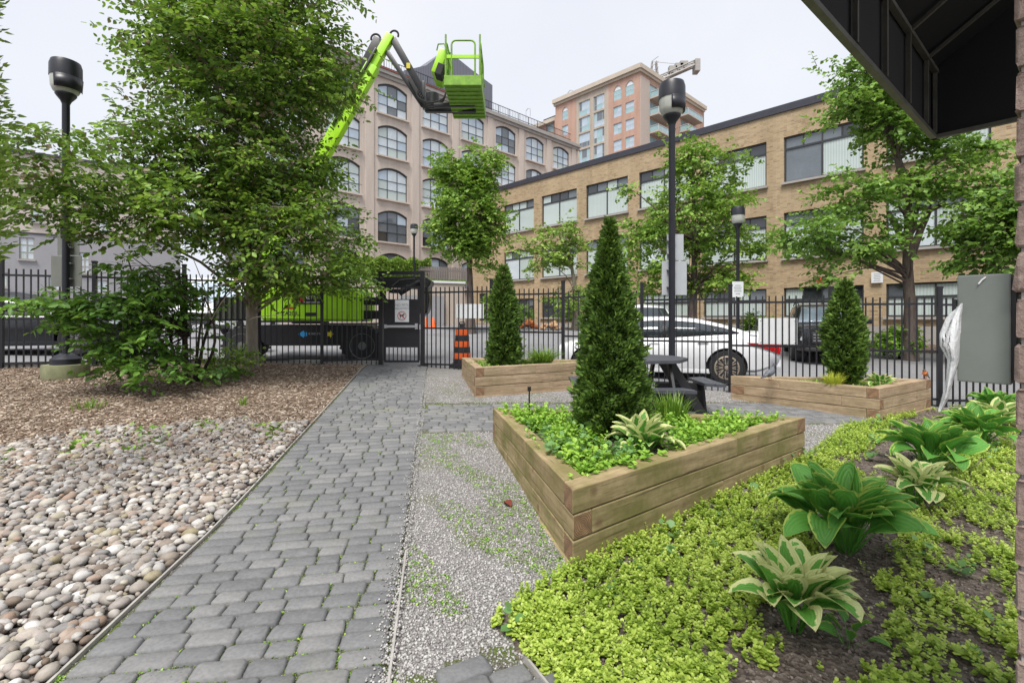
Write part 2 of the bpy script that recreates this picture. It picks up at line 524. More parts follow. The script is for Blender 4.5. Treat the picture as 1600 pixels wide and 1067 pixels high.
M['blue_leaf'] = leaf_mat('blue_leaf', [(0.05, (0.05, 0.13, 0.035)), (0.5, (0.13, 0.27, 0.08)), (0.9, (0.24, 0.41, 0.15))], 0.3)
M['grass_blade'] = leaf_mat('grass_blade', [(0.1, (0.07, 0.15, 0.02)), (0.5, (0.17, 0.32, 0.035)), (0.9, (0.32, 0.46, 0.09))], 0.35)
M['gold_blade'] = leaf_mat('gold_blade', [(0.1, (0.3, 0.36, 0.03)), (0.5, (0.52, 0.56, 0.05)), (0.9, (0.66, 0.66, 0.12))], 0.35)
M['hedge_strip'] = leaf_mat('hedge_strip', [(0.1, (0.09, 0.16, 0.02)), (0.5, (0.2, 0.33, 0.04)), (0.9, (0.4, 0.5, 0.12))], 0.4)


def hosta_mat(name, centre, edge, thresh):
    m, nt, b = new_mat(name)
    a = attr(nt, 'edge')
    v = coords(nt, 'Object')
    n = noise(nt, v, 18, 3)
    f = math_n(nt, 'ADD', a, math_n(nt, 'MULTIPLY', math_n(nt, 'SUBTRACT', n, 0.5), 0.45))
    k = ramp(nt, f, [(thresh - 0.03, (0, 0, 0)), (thresh + 0.03, (1, 1, 1))])
    w = nt.nodes.new('ShaderNodeMath')
    w.operation = 'SINE'
    nt.links.new(math_n(nt, 'MULTIPLY', a, 30.0), w.inputs[0])
    cc = mixc(nt, math_n(nt, 'MULTIPLY', math_n(nt, 'ADD', w.outputs[0], 1.0), 0.18), centre, tuple(x * 0.45 for x in centre))
    cc = mixc(nt, math_n(nt, 'MULTIPLY', objrand(nt), 0.4), cc, tuple(min(1, x * 1.7) for x in centre))
    ec = mixc(nt, math_n(nt, 'MULTIPLY', noise(nt, v, 9, 3), 0.5), edge, tuple(x * 0.75 for x in edge))
    c = mixc(nt, k, cc, ec)
    bl = noise(nt, geo_pos(nt), 26, 5, 0.7)
    c = mixc(nt, ramp(nt, bl, [(0.66, (0, 0, 0)), (0.74, (0.55, 0.55, 0.55))]), c, (0.22, 0.17, 0.06))
    c = mixc(nt, 0.35, c, ramp(nt, noise(nt, geo_pos(nt), 9, 4), [(0.3, (0.6, 0.66, 0.5)), (0.7, (1, 1, 1))]), 'MULTIPLY')
    nt.links.new(c, b.inputs['Base Color'])
    b.inputs['Roughness'].default_value = 0.52
    b.inputs['Specular IOR Level'].default_value = 0.4
    bump(nt, b, w.outputs[0], 0.35, 0.004)
    t = nt.nodes.new('ShaderNodeBsdfTranslucent')
    nt.links.new(c, t.inputs[0])
    ms = nt.nodes.new('ShaderNodeMixShader')
    ms.inputs[0].default_value = 0.25
    nt.links.new(b.outputs[0], ms.inputs[1])
    nt.links.new(t.outputs[0], ms.inputs[2])
    nt.links.new(ms.outputs[0], nt.nodes['Material Output'].inputs[0])
    return m


M['hosta_cream'] = hosta_mat('hosta_cream', (0.11, 0.31, 0.045), (0.74, 0.77, 0.36), 0.5)
M['hosta_green'] = hosta_mat('hosta_green', (0.11, 0.31, 0.05), (0.42, 0.57, 0.11), 0.84)


def old_brick():
    m, nt, b = new_mat('old_brick')
    v = geo_pos(nt)
    n = noise(nt, v, 40, 6, 0.7)
    c = ramp(nt, n, [(0.3, (0.16, 0.115, 0.095)), (0.55, (0.31, 0.225, 0.19)), (0.75, (0.44, 0.35, 0.3))])
    c = mixc(nt, math_n(nt, 'MULTIPLY', objrand(nt), 0.5), c, (0.29, 0.24, 0.21))
    nt.links.new(c, b.inputs['Base Color'])
    b.inputs['Roughness'].default_value = 0.95
    bump(nt, b, n, 1.0, 0.01)
    return m


M['old_brick'] = old_brick()


def plastic_mat():
    m, nt, b = new_mat('clear_plastic')
    v = coords(nt, 'Object')
    b.inputs['Base Color'].default_value = (0.85, 0.87, 0.88, 1)
    b.inputs['Roughness'].default_value = 0.25
    bump(nt, b, noise(nt, v, 30, 4), 0.8, 0.01)
    t = nt.nodes.new('ShaderNodeBsdfTransparent')
    ms = nt.nodes.new('ShaderNodeMixShader')
    ms.inputs[0].default_value = 0.45
    nt.links.new(t.outputs[0], ms.inputs[1])
    nt.links.new(b.outputs[0], ms.inputs[2])
    nt.links.new(ramp(nt, noise(nt, v, 14, 4), [(0.3, (0.7, 0.7, 0.7)), (0.7, (0.97, 0.97, 0.97))]), ms.inputs[0])
    nt.links.new(ms.outputs[0], nt.nodes['Material Output'].inputs[0])
    return m


M['clear_plastic'] = plastic_mat()


# ---------------------------------------------------------------- helpers
def link(o, parent=None):
    COL.objects.link(o)
    if parent is not None:
        o.parent = parent
    return o


def tag(o, label=None, cat=None, group=None, kind=None):
    for k, v in (('label', label), ('category', cat), ('group', group), ('kind', kind)):
        if v:
            o[k] = v
    return o


def thing(name, label, cat, loc=(0, 0, 0), rz=0.0, group=None):
    o = link(bpy.data.objects.new(name, None))
    o.location = loc
    o.rotation_euler = (0, 0, rz)
    o.empty_display_size = 0.1
    return tag(o, label, cat, group)


def wloc(o):
    v = Vector((0, 0, 0))
    while o is not None:
        v += o.location
        o = o.parent
    return v


class MB:
    """collects shapes; build() links them as ONE mesh object"""

    def __init__(self):
        self.bm = bmesh.new()

    def box(self, c, s, rot=None, bev=0.0, taper=None):
        c = Vector(c)
        m = Matrix.Translation(c)
        if rot is not None:
            m = m @ (Matrix.Rotation(rot, 4, 'Z') if isinstance(rot, (int, float)) else rot.to_4x4())
        m = m @ Matrix.Diagonal((s[0], s[1], s[2], 1))
        r = bmesh.ops.create_cube(self.bm, size=1.0, matrix=m)
        if bev:
            es = list({e for v in r['verts'] for e in v.link_edges})
            bmesh.ops.bevel(self.bm, geom=es, offset=bev, segments=2, profile=0.6, affect='EDGES')
        return self

    def poly(self, pts, faces=None):
        vs = [self.bm.verts.new(p) for p in pts]
        if faces is None:
            self.bm.faces.new(vs)
        else:
            for f in faces:
                self.bm.faces.new([vs[i] for i in f])
        return self

    def prism(self, pts, d):
        """closed polygon pts extruded by vector d"""
        d = Vector(d)
        n = len(pts)
        a = [self.bm.verts.new(p) for p in pts]
        b = [self.bm.verts.new(Vector(p) + d) for p in pts]
        self.bm.faces.new(a[::-1])
        self.bm.faces.new(b)
        for i in range(n):
            j = (i + 1) % n
            self.bm.faces.new((a[i], a[j], b[j], b[i]))
        return self

    def tube(self, pts, rad, n=8, cap=True, closed=False):
        pts = [Vector(p) for p in pts]
        if isinstance(rad, (int, float)):
            rad = [rad] * len(pts)
        rings = []
        up = None
        for i, p in enumerate(pts):
            if closed:
                t = pts[(i + 1) % len(pts)] - pts[i - 1]
            else:
                t = pts[min(i + 1, len(pts) - 1)] - pts[max(i - 1, 0)]
            t.normalize()
            if up is None:
                up = t.orthogonal().normalized()
            up = (up - t * up.dot(t))
            if up.length < 1e-5:
                up = t.orthogonal()
            up.normalize()
            s = t.cross(up)
            rings.append([self.bm.verts.new(p + (up * math.cos(2 * math.pi * k / n) + s * math.sin(2 * math.pi * k / n)) * rad[i]) for k in range(n)])
        m = len(rings)
        for i in range(m if closed else m - 1):
            a, b = rings[i], rings[(i + 1) % m]
            for k in range(n):
                self.bm.faces.new((a[k], a[(k + 1) % n], b[(k + 1) % n], b[k]))
        if cap and not closed:
            self.bm.faces.new(rings[0][::-1])
            self.bm.faces.new(rings[-1])
        return self

    def lathe(self, prof, c=(0, 0, 0), n=24, mat=None, caps=True):
        """prof: (radius, height) list round local z"""
        m = Matrix.Translation(Vector(c)) @ (mat.to_4x4() if mat is not None else Matrix())
        rings = []
        for r, z in prof:
            rings.append([self.bm.verts.new(m @ Vector((r * math.cos(2 * math.pi * k / n), r * math.sin(2 * math.pi * k / n), z))) for k in range(n)])
        for a, b in zip(rings, rings[1:]):
            for k in range(n):
                self.bm.faces.new((a[k], a[(k + 1) % n], b[(k + 1) % n], b[k]))
        if caps:
            self.bm.faces.new(rings[0][::-1])
            self.bm.faces.new(rings[-1])
        return self

    def mesh(self, name, mat, smooth=False, off=None):
        if off is not None:
            bmesh.ops.translate(self.bm, verts=self.bm.verts, vec=-Vector(off))
        bmesh.ops.recalc_face_normals(self.bm, faces=self.bm.faces)
        me = bpy.data.meshes.new(name)
        self.bm.to_mesh(me)
        self.bm.free()
        me.materials.append(M[mat] if isinstance(mat, str) else mat)
        if smooth:
            me.polygons.foreach_set('use_smooth', [True] * len(me.polygons))
            if smooth != 'all':
                try:
                    me.set_sharp_from_angle(angle=math.radians(smooth if smooth is not True else 40))
                except Exception:
                    pass
        return me

    def build(self, name, mat, parent=None, smooth=False, world=False):
        me = self.mesh(name, mat, smooth, wloc(parent) if (world and parent is not None) else None)
        return link(bpy.data.objects.new(name, me), parent)


def inst(name, me, parent=None, loc=(0, 0, 0), rot=None, mw=None, scale=None):
    o = bpy.data.objects.new(name, me)
    link(o, parent)
    if mw is not None:
        o.matrix_local = mw
    else:
        o.location = loc
        if rot is not None:
            o.rotation_euler = rot
        if scale is not None:
            o.scale = scale
    return o


def copy_tree(o, parent=None):
    c = o.copy()
    COL.objects.link(c)
    c.parent = parent
    for ch in list(o.children):
        copy_tree(ch, c)
    return c


def np_mesh(name, V, faces, mat, rnd=None, smooth=False, extra=None):
    """faces: (n,k) int array with one k"""
    me = bpy.data.meshes.new(name)
    V = np.asarray(V, dtype=np.float32)
    faces = np.asarray(faces, dtype=np.int32)
    n, k = faces.shape
    me.vertices.add(len(V))
    me.vertices.foreach_set('co', V.ravel())
    me.loops.add(n * k)
    me.loops.foreach_set('vertex_index', faces.ravel())
    me.polygons.add(n)
    me.polygons.foreach_set('loop_start', np.arange(0, n * k, k, dtype=np.int32))
    if smooth:
        me.polygons.foreach_set('use_smooth', np.ones(n, dtype=bool))
    me.update(calc_edges=True)
    if rnd is not None:
        a = me.attributes.new('rnd', 'FLOAT', 'POINT')
        a.data.foreach_set('value', np.asarray(rnd, dtype=np.float32))
    if extra:
        for key, val in extra.items():
            a = me.attributes.new(key, 'FLOAT', 'POINT')
            a.data.foreach_set('value', np.asarray(val, dtype=np.float32))
    me.materials.append(M[mat] if isinstance(mat, str) else mat)
    return me


def scatter(name, T, faces, R3, P, rnd, mat, parent=None, smooth=False, off=None):
    """template T (m,3) placed by N matrices R3 (N,3,3) and points P (N,3)"""
    T = np.asarray(T, float)
    N, m = len(P), len(T)
    V = np.einsum('nij,mj->nmi', R3, T) + P[:, None, :]
    if off is not None:
        V = V - np.array(off)
    faces = np.asarray(faces)
    Fc = (faces[None] + (np.arange(N) * m)[:, None, None]).reshape(-1, faces.shape[1])
    me = np_mesh(name, V.reshape(-1, 3), Fc, mat, np.repeat(rnd, m), smooth)
    return link(bpy.data.objects.new(name, me), parent)


def frames(d, up, size, wid=None):
    """columns x, y=d, z; arrays of unit-ish vectors -> (N,3,3) scaled"""
    y = d / np.linalg.norm(d, axis=1, keepdims=True)
    x = np.cross(y, up)
    x /= (np.linalg.norm(x, axis=1, keepdims=True) + 1e-9)
    z = np.cross(x, y)
    size = np.asarray(size).reshape(-1, 1)
    wid = size if wid is None else np.asarray(wid).reshape(-1, 1)
    return np.stack([x * wid, y * size, z * size], axis=2)


def rand_rot(n, tilt=3.14):
    a = RG.uniform(0, 2 * np.pi, n)
    t = RG.normal(0, tilt, n)
    p = RG.uniform(0, 2 * np.pi, n)
    ca, sa = np.cos(a), np.sin(a)
    Rz = np.zeros((n, 3, 3))
    Rz[:, 0, 0] = ca; Rz[:, 0, 1] = -sa; Rz[:, 1, 0] = sa; Rz[:, 1, 1] = ca; Rz[:, 2, 2] = 1
    ax = np.stack([np.cos(p), np.sin(p), np.zeros(n)], 1)
    K = np.zeros((n, 3, 3))
    K[:, 0, 1] = -ax[:, 2]; K[:, 0, 2] = ax[:, 1]; K[:, 1, 0] = ax[:, 2]; K[:, 1, 2] = -ax[:, 0]; K[:, 2, 0] = -ax[:, 1]; K[:, 2, 1] = ax[:, 0]
    Rt = np.eye(3)[None] + np.sin(t)[:, None, None] * K + (1 - np.cos(t))[:, None, None] * (K @ K)
    return Rt @ Rz


# ---------------------------------------------------------------- the lie of the land
FX = np.array([-40, -8.47, -2.88, -1.85, 6.83, 9.6, 40])
FY = np.array([-3.0, 8.47, 10.45, 10.42, 7.75, 7.6, 7.2])


def fence_y(x):
    return np.interp(x, FX, FY)


def gz(x, y):
    x = np.asarray(x, float)
    y = np.asarray(y, float)
    w = np.clip(1 - 0.12 * (x + 2), 0, 2.1)
    z = 0.0585 * np.clip(y - 3.3, 0, 6.3) * w
    beyond = np.clip((y - fence_y(x) - 0.15) / 0.3, 0, 1)
    z = z - 0.1 * beyond * np.clip((1 - x) / 3, 0, 1)
    z = z + 0.045 * np.clip(y - 10.5, 0, 15) * np.clip(1 + (x + 3) * 0.12, 0, 1)
    return z


def g(x, y):
    return float(gz(x, y))


def in_poly(x, y, P):
    c = np.zeros(x.shape, bool)
    n = len(P)
    for i in range(n):
        x1, y1 = P[i]
        x2, y2 = P[i - 1]
        k = ((y1 > y) != (y2 > y)) & (x < (x2 - x1) * (y - y1) / (y2 - y1 + 1e-12) + x1)
        c ^= k
    return c


SK = 0.153
AL, AR = -1.465, -0.196          # path edges in the skewed coordinate a = x + SK*y
BED = [(-0.1, 2.25), (0.34, 2.74), (2.85, 4.76), (3.1, 5.0), (4.3, 6.25), (4.87, 6.49), (6.4, 7.55), (6.95, 7.6), (30, 7.35), (30, 0.2), (0.9, 0.2), (0.13, 1.9)]
PATCH = [(-0.42, 1.91), (-0.05, 2.1), (0.05, 2.0), (0.13, 1.9), (0.9, 0.2), (-0.1, 0.2)]
PL_A = [(0.34, 2.74), (2.85, 4.76), (-0.205, 5.24)]
PL_B = [(-0.557, 7.41), (1.9, 8.72), (-0.96, 9.35)]
PL_C = [(4.87, 6.49), (6.42, 7.5), (3.55, 7.95)]
FAC0, FACD = np.array([7.45, 28.5]), np.array([0.6914, -0.7225])


def stone_edge(x):
    return np.interp(x, [-9, -6, -4.97, -4.6, -3.7, -2.3], [4.2, 4.5, 4.85, 5.35, 5.7, 5.85]) + 0.12 * np.sin(x * 5.1) + 0.07 * np.sin(x * 11.3)


def region(x, y):
    """0 street 1 path 2 stones 3 mulch 4 planting soil 5 cross path 6 front patch 7 gravel 8 bed by the brick building 9 sidewalk"""
    x = np.asarray(x, float)
    y = np.asarray(y, float)
    a = x + SK * y
    r = np.full(x.shape, 7)
    cy = y - 0.151 * (x + 1.0)
    r[(cy > 5.45) & (cy < 7.0) & (a > AR) & (x < 6)] = 5
    r[in_poly(x, y, BED)] = 4
    r[in_poly(x, y, PATCH)] = 6
    r[(a >= AL) & (a <= AR)] = 1
    lf = a < AL
    r[lf] = 3
    r[lf & (y < stone_edge(x))] = 2
    fy = fence_y(x)
    r[y > fy + 0.1] = 0
    d = (x - FAC0[0]) * 0.7225 + (y - FAC0[1]) * 0.6914
    r[(r == 0) & (d > -4.2) & (y > 11.5)] = 8
    r[(r == 0) & (d > -5.6) & (y > 11.5)] = 9
    return r


def edges(parts):
    out = [parts[0][0]]
    for a, b, st in parts:
        n = max(1, int(round((b - a) / st)))
        out += list(np.linspace(a, b, n + 1)[1:])
    return np.array(out)


ae = edges([(-400, -60, 85), (-60, -12, 6), (-12, -7, 0.25), (-7, AL, 0.07), (AL, AR, 0.09), (AR, 7.0, 0.075), (7, 12, 0.2), (12, 40, 0.6), (40, 80, 5), (80, 400, 80)])
ye = edges([(-60, -5, 11), (-5, 0.4, 0.9), (0.4, 8.2, 0.08), (8.2, 11.6, 0.1), (11.6, 40, 0.55), (40, 80, 5), (80, 420, 85)])
AA, YY = np.meshgrid(ae, ye)
XX = AA - SK * np.clip(YY, -2, 14)
ZZ = gz(XX, YY)
na, ny = len(ae), len(ye)
Vg = np.stack([XX, YY, ZZ], -1).reshape(-1, 3)
idx = np.arange(na * ny).reshape(ny, na)
Q = np.stack([idx[:-1, :-1], idx[:-1, 1:], idx[1:, 1:], idx[1:, :-1]], -1).reshape(-1, 4)
cx, cyy = Vg[Q][:, :, 0].mean(1), Vg[Q][:, :, 1].mean(1)
reg = region(cx, cyy)
names = {0: ('street', 'asphalt'), 1: ('path_joint_bed', 'joint'), 2: ('stone_bed', 'stone_under'), 3: ('mulch_bed', 'mulch'), 4: ('planting_soil', 'soil'),
         5: ('cross_path_bed', 'joint'), 6: ('patch_bed', 'joint'), 7: ('gravel_ground', 'gravel'), 8: ('street_planting_ground', 'mulch'), 9: ('sidewalk', 'sidewalk')}
GROUND = {}
for r, (nm, mt) in names.items():
    q = Q[reg == r]
    u, inv = np.unique(q, return_inverse=True)
    V = Vg[u].copy()
    if r in (8, 9):
        V[:, 2] += 0.0
    me = np_mesh(nm, V, inv.reshape(q.shape), mt, smooth=True)
    GROUND[r] = tag(link(bpy.data.objects.new(nm, me)), kind='structure')


# ---------------------------------------------------------------- pavers
def paver_template(lx, ly, h=0.05, jit=0.0):
    """rounded, worn block; top at z=0"""
    c = min(lx, ly) * 0.13
    b = 0.006
    pts = []
    for sx, sy in ((1, -1), (1, 1), (-1, 1), (-1, -1)):
        X, Y = sx * lx / 2, sy * ly / 2
        p1, p2 = (X, Y - sy * c), (X - sx * c, Y)
        pts += [p1, p2] if sx * sy > 0 else [p2, p1]
    pts = np.array(pts) + RG.normal(0, jit, (8, 2))
    out = []
    for k, z in ((1 - 2.2 * b / min(lx, ly), 0.0), (1.0, -b), (1.0, -h)):
        out.append(np.c_[pts * k, np.full(8, z)])
    V = np.concatenate([np.array([[0, 0, 0.0005]])] + out)
    Fq = []
    for ring in range(2):
        o = 1 + ring * 8
        for i in range(8):
            j = (i + 1) % 8
            Fq.append((o + i, o + 8 + i, o + 8 + j, o + j))
    Ft = [(0, 1 + i, 1 + (i + 1) % 8, 1 + (i + 1) % 8) for i in range(8)]
    tris = [(a, b_, c_) for a, b_, c_, d in Ft]
    for a, b_, c_, d in Fq:
        tris += [(a, b_, c_), (a, c_, d)]
    return V, np.array(tris)


lens = [0.135, 0.16, 0.185, 0.205, 0.225]
PITCH = 0.107
ptempl = {(l, k): paver_template(l - 0.011, PITCH - 0.010, jit=0.0025) for l in lens for k in range(3)}
pmesh = {}


def paver_mesh(key):
    if key not in pmesh:
        V, T = ptempl[key]
        pmesh[key] = np_mesh('paver', V, T, 'paver', np.zeros(len(V)), smooth=False)
    return pmesh[key]


def basis_on_ground(x, y, ang):
    e = 0.05
    sx = (g(x + e, y) - g(x - e, y)) / (2 * e)
    sy = (g(x, y + e) - g(x, y - e)) / (2 * e)
    n = Vector((-sx, -sy, 1)).normalized()
    t = Vector((math.cos(ang), math.sin(ang), 0))
    t = (t - n * t.dot(n)).normalized()
    b = n.cross(t)
    return Matrix((t, b, n)).transposed()


def lay_rows(poly_test, origin, ang, rows, length, top=0.022):
    """running courses of mixed lengths; returns list of (key, x, y, angle)"""
    out = []
    ca, sa = math.cos(ang), math.sin(ang)
    for r in range(*rows):
        s = -length - random.uniform(0, 0.2)
        while s < length:
            l = random.choice(lens)
            m = s + l / 2
            x = origin[0] + ca * m - sa * r * PITCH
            y = origin[1] + sa * m + ca * r * PITCH
            if poly_test(x, y, l):
                out.append(((l, random.randrange(3)), x, y, ang + random.gauss(0, 0.012), top + random.gauss(0, 0.0025)))
            s += l
    return out


def test_main(x, y, l):
    a = x + SK * y
    return AL + 0.03 < a < AR - 0.03 and 0.7 < y < 10.25


ANG = math.atan(SK)


def lay_main():
    out = []
    q = 0.0
    wdt = AR - AL
    for r in range(90):
        y0 = 0.75 + r * PITCH * 1.0
        s = AL + 0.02
        first = True
        ls = []
        tot = 0
        while tot < wdt - 0.06:
            l = random.choice(lens)
            ls.append(l)
            tot += l
        k = (wdt - 0.03) / tot
        for l in ls:
            m = s + l * k / 2
            # point on course: a = m at the path centre line height y0
            yy = y0 + (m - (AL + AR) / 2) * SK
            xx = m - SK * yy
            out.append(((l, random.randrange(3)), xx, yy, ANG + random.gauss(0, 0.014), 0.02 + random.gauss(0, 0.0028), k))
            s += l * k
    return out


path = tag(link(bpy.data.objects.new('paved_path', None)), kind='structure')
path['label'] = 'grey cobble paved path leading to the black gate'


def place_pavers(lst, parent, keep):
    lst.sort(key=lambda t: t[2])
    rest = []
    for i, t in enumerate(lst):
        key, x, y, an, top = t[:5]
        k = t[5] if len(t) > 5 else 1.0
        if i < keep:
            R3 = basis_on_ground(x, y, an).to_4x4()
            mw = Matrix.Translation((x, y, g(x, y) + top)) @ R3 @ Matrix.Diagonal((k, 1, 1, 1))
            inst('paver', paver_mesh(key), parent, mw=mw)
        else:
            rest.append((key, x, y, an, top, k))
    if rest:
        Vs, Fs, rs, o = [], [], [], 0
        for key, x, y, an, top, k in rest:
            V, T = ptempl[key]
            R3 = np.array(basis_on_ground(x, y, an))
            Vs.append((V * np.array([k, 1, 1])) @ R3.T + np.array([x, y, g(x, y) + top]))
            Fs.append(T + o)
            rs.append(np.full(len(V), random.random()))
            o += len(V)
        me = np_mesh('paver_courses', np.concatenate(Vs), np.concatenate(Fs), 'paver', np.concatenate(rs))
        tag(link(bpy.data.objects.new('paver_courses', me), parent), kind='stuff')


place_pavers(lay_main(), path, 300)
cross = tag(link(bpy.data.objects.new('cross_path', None)), kind='structure')


def test_cross(x, y, l):
    if not (region(np.array([x]), np.array([y]))[0] == 5):
        return False
    if in_poly(np.array([x]), np.array([y]), PL_A)[0]:
        return False
    return region(np.array([x - l * 0.4]), np.array([y]))[0] in (5, 1)


place_pavers(lay_rows(test_cross, (1.0, 5.85), ANG, (0, 12), 4.5), cross, 160)
patch = tag(link(bpy.data.objects.new('front_patch', None)), kind='structure')


def test_patch(x, y, l):
    xs = np.array([x, x + 0.04, x - 0.04])
    return bool(in_poly(xs, np.full(3, y), PATCH).all()) and y > 1.2 and x + SK * y > AR + 0.08


place_pavers(lay_rows(test_patch, (-0.1, 1.97), math.radians(27), (-7, 3), 1.0), patch, 60)


def sheet_strip(name, pts, w, h, mat, label, cat):
    mb = MB()
    n = len(pts)
    for (x1, y1), (x2, y2) in zip(pts, pts[1:]):
        k = max(1, int(math.hypot(x2 - x1, y2 - y1) / 0.5))
        for i in range(k):
            xa, ya = x1 + (x2 - x1) * i / k, y1 + (y2 - y1) * i / k
            xb, yb = x1 + (x2 - x1) * (i + 1) / k, y1 + (y2 - y1) * (i + 1) / k
            d = Vector((xb - xa, yb - ya, 0)).normalized()
            s = Vector((-d.y, d.x, 0)) * w / 2
            za, zb = g(xa, ya), g(xb, yb)
            P = [Vector((xa, ya, za - 0.05)) - s, Vector((xb, yb, zb - 0.05)) - s, Vector((xb, yb, zb - 0.05)) + s, Vector((xa, ya, za - 0.05)) + s]
            T = [Vector((p.x, p.y, zz + h)) for p, zz in zip(P, (za, zb, zb, za))]
            mb.poly(P + T, [(0, 1, 2, 3), (4, 7, 6, 5), (0, 4, 5, 1), (1, 5, 6, 2), (2, 6, 7, 3), (3, 7, 4, 0)])
    o = mb.build(name, mat)
    return tag(o, label, cat)


def a2x(a, y):
    return a - SK * y


sheet_strip('path_edging', [(a2x(AL - 0.012, 0.6), 0.6), (a2x(AL - 0.012, 10.3), 10.3)], 0.012, 0.02, 'edging', 'long metal edging strip between paved path and river stones', 'edging')
sheet_strip('path_edging', [(a2x(AR + 0.012, 0.6), 0.6), (a2x(AR + 0.012, 2.9), 2.9)], 0.01, 0.028, 'edging', 'short metal edging between paved path and near gravel', 'edging')
sheet_strip('bed_edging', [(0.42, 1.3), (0.05, 2.0)], 0.01, 0.03, 'edging', 'thin edging strip between front cobbles and lime ground cover', 'edging')


# ---------------------------------------------------------------- river stones, gravel, mulch
def ico(sub=1):
    bm = bmesh.new()
    bmesh.ops.create_icosphere(bm, subdivisions=sub, radius=1.0)
    V = np.array([v.co[:] for v in bm.verts])
    T = np.array([[v.index for v in f.verts] for f in bm.faces])
    bm.free()
    return V, T


def sample_region(n, rid, x0, x1, y0, y1, ypow=1.0, avoid=()):
    """points in region rid; density falls with distance when ypow > 1"""
    X, Y = [], []
    got = 0
    while got < n:
        y = y0 + (y1 - y0) * RG.random(n) ** ypow
        x = RG.uniform(x0, x1, n)
        k = (region(x, y) == rid) & (np.abs(x) < y * 1.12 + 0.5)
        for P in avoid:
            k &= ~in_poly(x, y, P)
        X.append(x[k]); Y.append(y[k])
        got += k.sum()
    return np.concatenate(X)[:n], np.concatenate(Y)[:n]


IV, IT = ico(2)
stone_shapes = []
for k in range(9):
    V = IV.copy()
    d = RG.normal(0, 1, (5, 3))
    for q in d:
        q /= np.linalg.norm(q)
        V *= (1 - 0.13 * np.clip((V @ q), 0, 1) ** 2 * RG.uniform(-0.6, 1.6))[:, None]
    V *= np.array([1.0, RG.uniform(0.62, 0.9), RG.uniform(0.42, 0.66)])
    stone_shapes.append(V)
# loose dart throwing so that the stones lie beside one another
cell = {}
stones = []


def try_stone(x, y, r):
    k = (int(x // 0.16), int(y // 0.16))
    for i in range(-1, 2):
        for j in range(-1, 2):
            for (px, py, pr) in cell.get((k[0] + i, k[1] + j), ()):
                if (px - x) ** 2 + (py - y) ** 2 < (0.84 * (pr + r)) ** 2:
                    return
    cell.setdefault(k, []).append((x, y, r))
    stones.append((x, y, r))


xs, ys = sample_region(60000, 2, -6.6, -1.5, 1.3, 6.2, 1.15)
order = np.argsort(-(0.024 + 0.05 * RG.random(60000) ** 2.2))
rr = -np.sort(-(0.015 + 0.037 * RG.random(60000) ** 3.2))
for x, y, r in zip(xs, ys, rr):
    if x + SK * y < AL - 0.03 - r * 0.5:
        try_stone(x, y, r)
# a second, smaller layer lying in the gaps on top of the first
stones2 = []
xs, ys = sample_region(4200, 2, -6.4, -1.7, 1.3, 6.0, 1.1)
for x, y in zip(xs, ys):
    if x + SK * y < AL - 0.07:
        stones2.append((x, y, 0.013 + 0.024 * random.random() ** 2.4, 0.022))
allst = [(x, y, r, 0.0) for x, y, r in stones] + stones2
score = [-(r / y) for x, y, r, z in allst]
o_ = np.argsort(score)
smesh = [np_mesh('stone', V, IT, 'river_stone', np.zeros(len(V)), smooth=True) for V in stone_shapes]
bed = GROUND[2]
rest = []
for rank, i in enumerate(o_):
    x, y, r, dz = allst[i]
    zc = g(x, y) + r * 0.33 + dz + random.uniform(-0.004, 0.01)
    if rank < 300:
        rot = Matrix(rand_rot(1, 0.22)[0].tolist()).to_4x4()
        inst('stone', smesh[random.randrange(9)], bed, mw=Matrix.Translation((x, y, zc)) @ rot @ Matrix.Scale(r * 1.08, 4))
    else:
        rest.append((x, y, zc, r))
rest = np.array(rest)
Vs, Fs, rs, o0 = [], [], [], 0
sh = RG.integers(0, 9, len(rest))
R3 = rand_rot(len(rest), 0.25)
for k in range(9):
    q = np.where(sh == k)[0]
    V = np.einsum('nij,mj->nmi', R3[q] * (rest[q, 3] * 1.1)[:, None, None], stone_shapes[k]) + rest[q, None, :3]
    Vs.append(V.reshape(-1, 3))
    m = len(IV)
    Fs.append((IT[None] + (np.arange(len(q)) * m)[:, None, None]).reshape(-1, 3) + o0)
    o0 += len(q) * m
    rs.append(np.repeat(RG.random(len(q)), m))
me = np_mesh('stone_fill', np.concatenate(Vs), np.concatenate(Fs), 'river_stone', np.concatenate(rs), smooth=True)
tag(link(bpy.data.objects.new('stone_fill', me), bed), kind='stuff')

OV, OT = ico(1)
OV = OV * np.array([1, 0.8, 0.6])
o8 = np.array([[1, 0, 0], [0, 1, 0], [-1, 0, 0], [0, -1, 0], [0, 0, 0.7], [0, 0, -0.7]], float)
f8 = np.array([(0, 1, 4), (1, 2, 4), (2, 3, 4), (3, 0, 4), (1, 0, 5), (2, 1, 5), (3, 2, 5), (0, 3, 5)])


def bits(name, rid, n, box, size, mat, tilt, parent, ypow=1.6, avoid=(), T=o8, Fc=f8, lift=0.3, stretch=None):
    x, y = sample_region(n, rid, *box, ypow, avoid)
    s = RG.uniform(size[0], size[1], n)
    R = rand_rot(n, tilt)
    Tm = T * (np.array(stretch) if stretch else 1)
    P = np.stack([x, y, gz(x, y) + s * lift], 1)
    o = scatter(name, Tm, Fc, R * s[:, None, None], P, RG.random(n), mat, parent)
    return tag(o, kind='stuff')


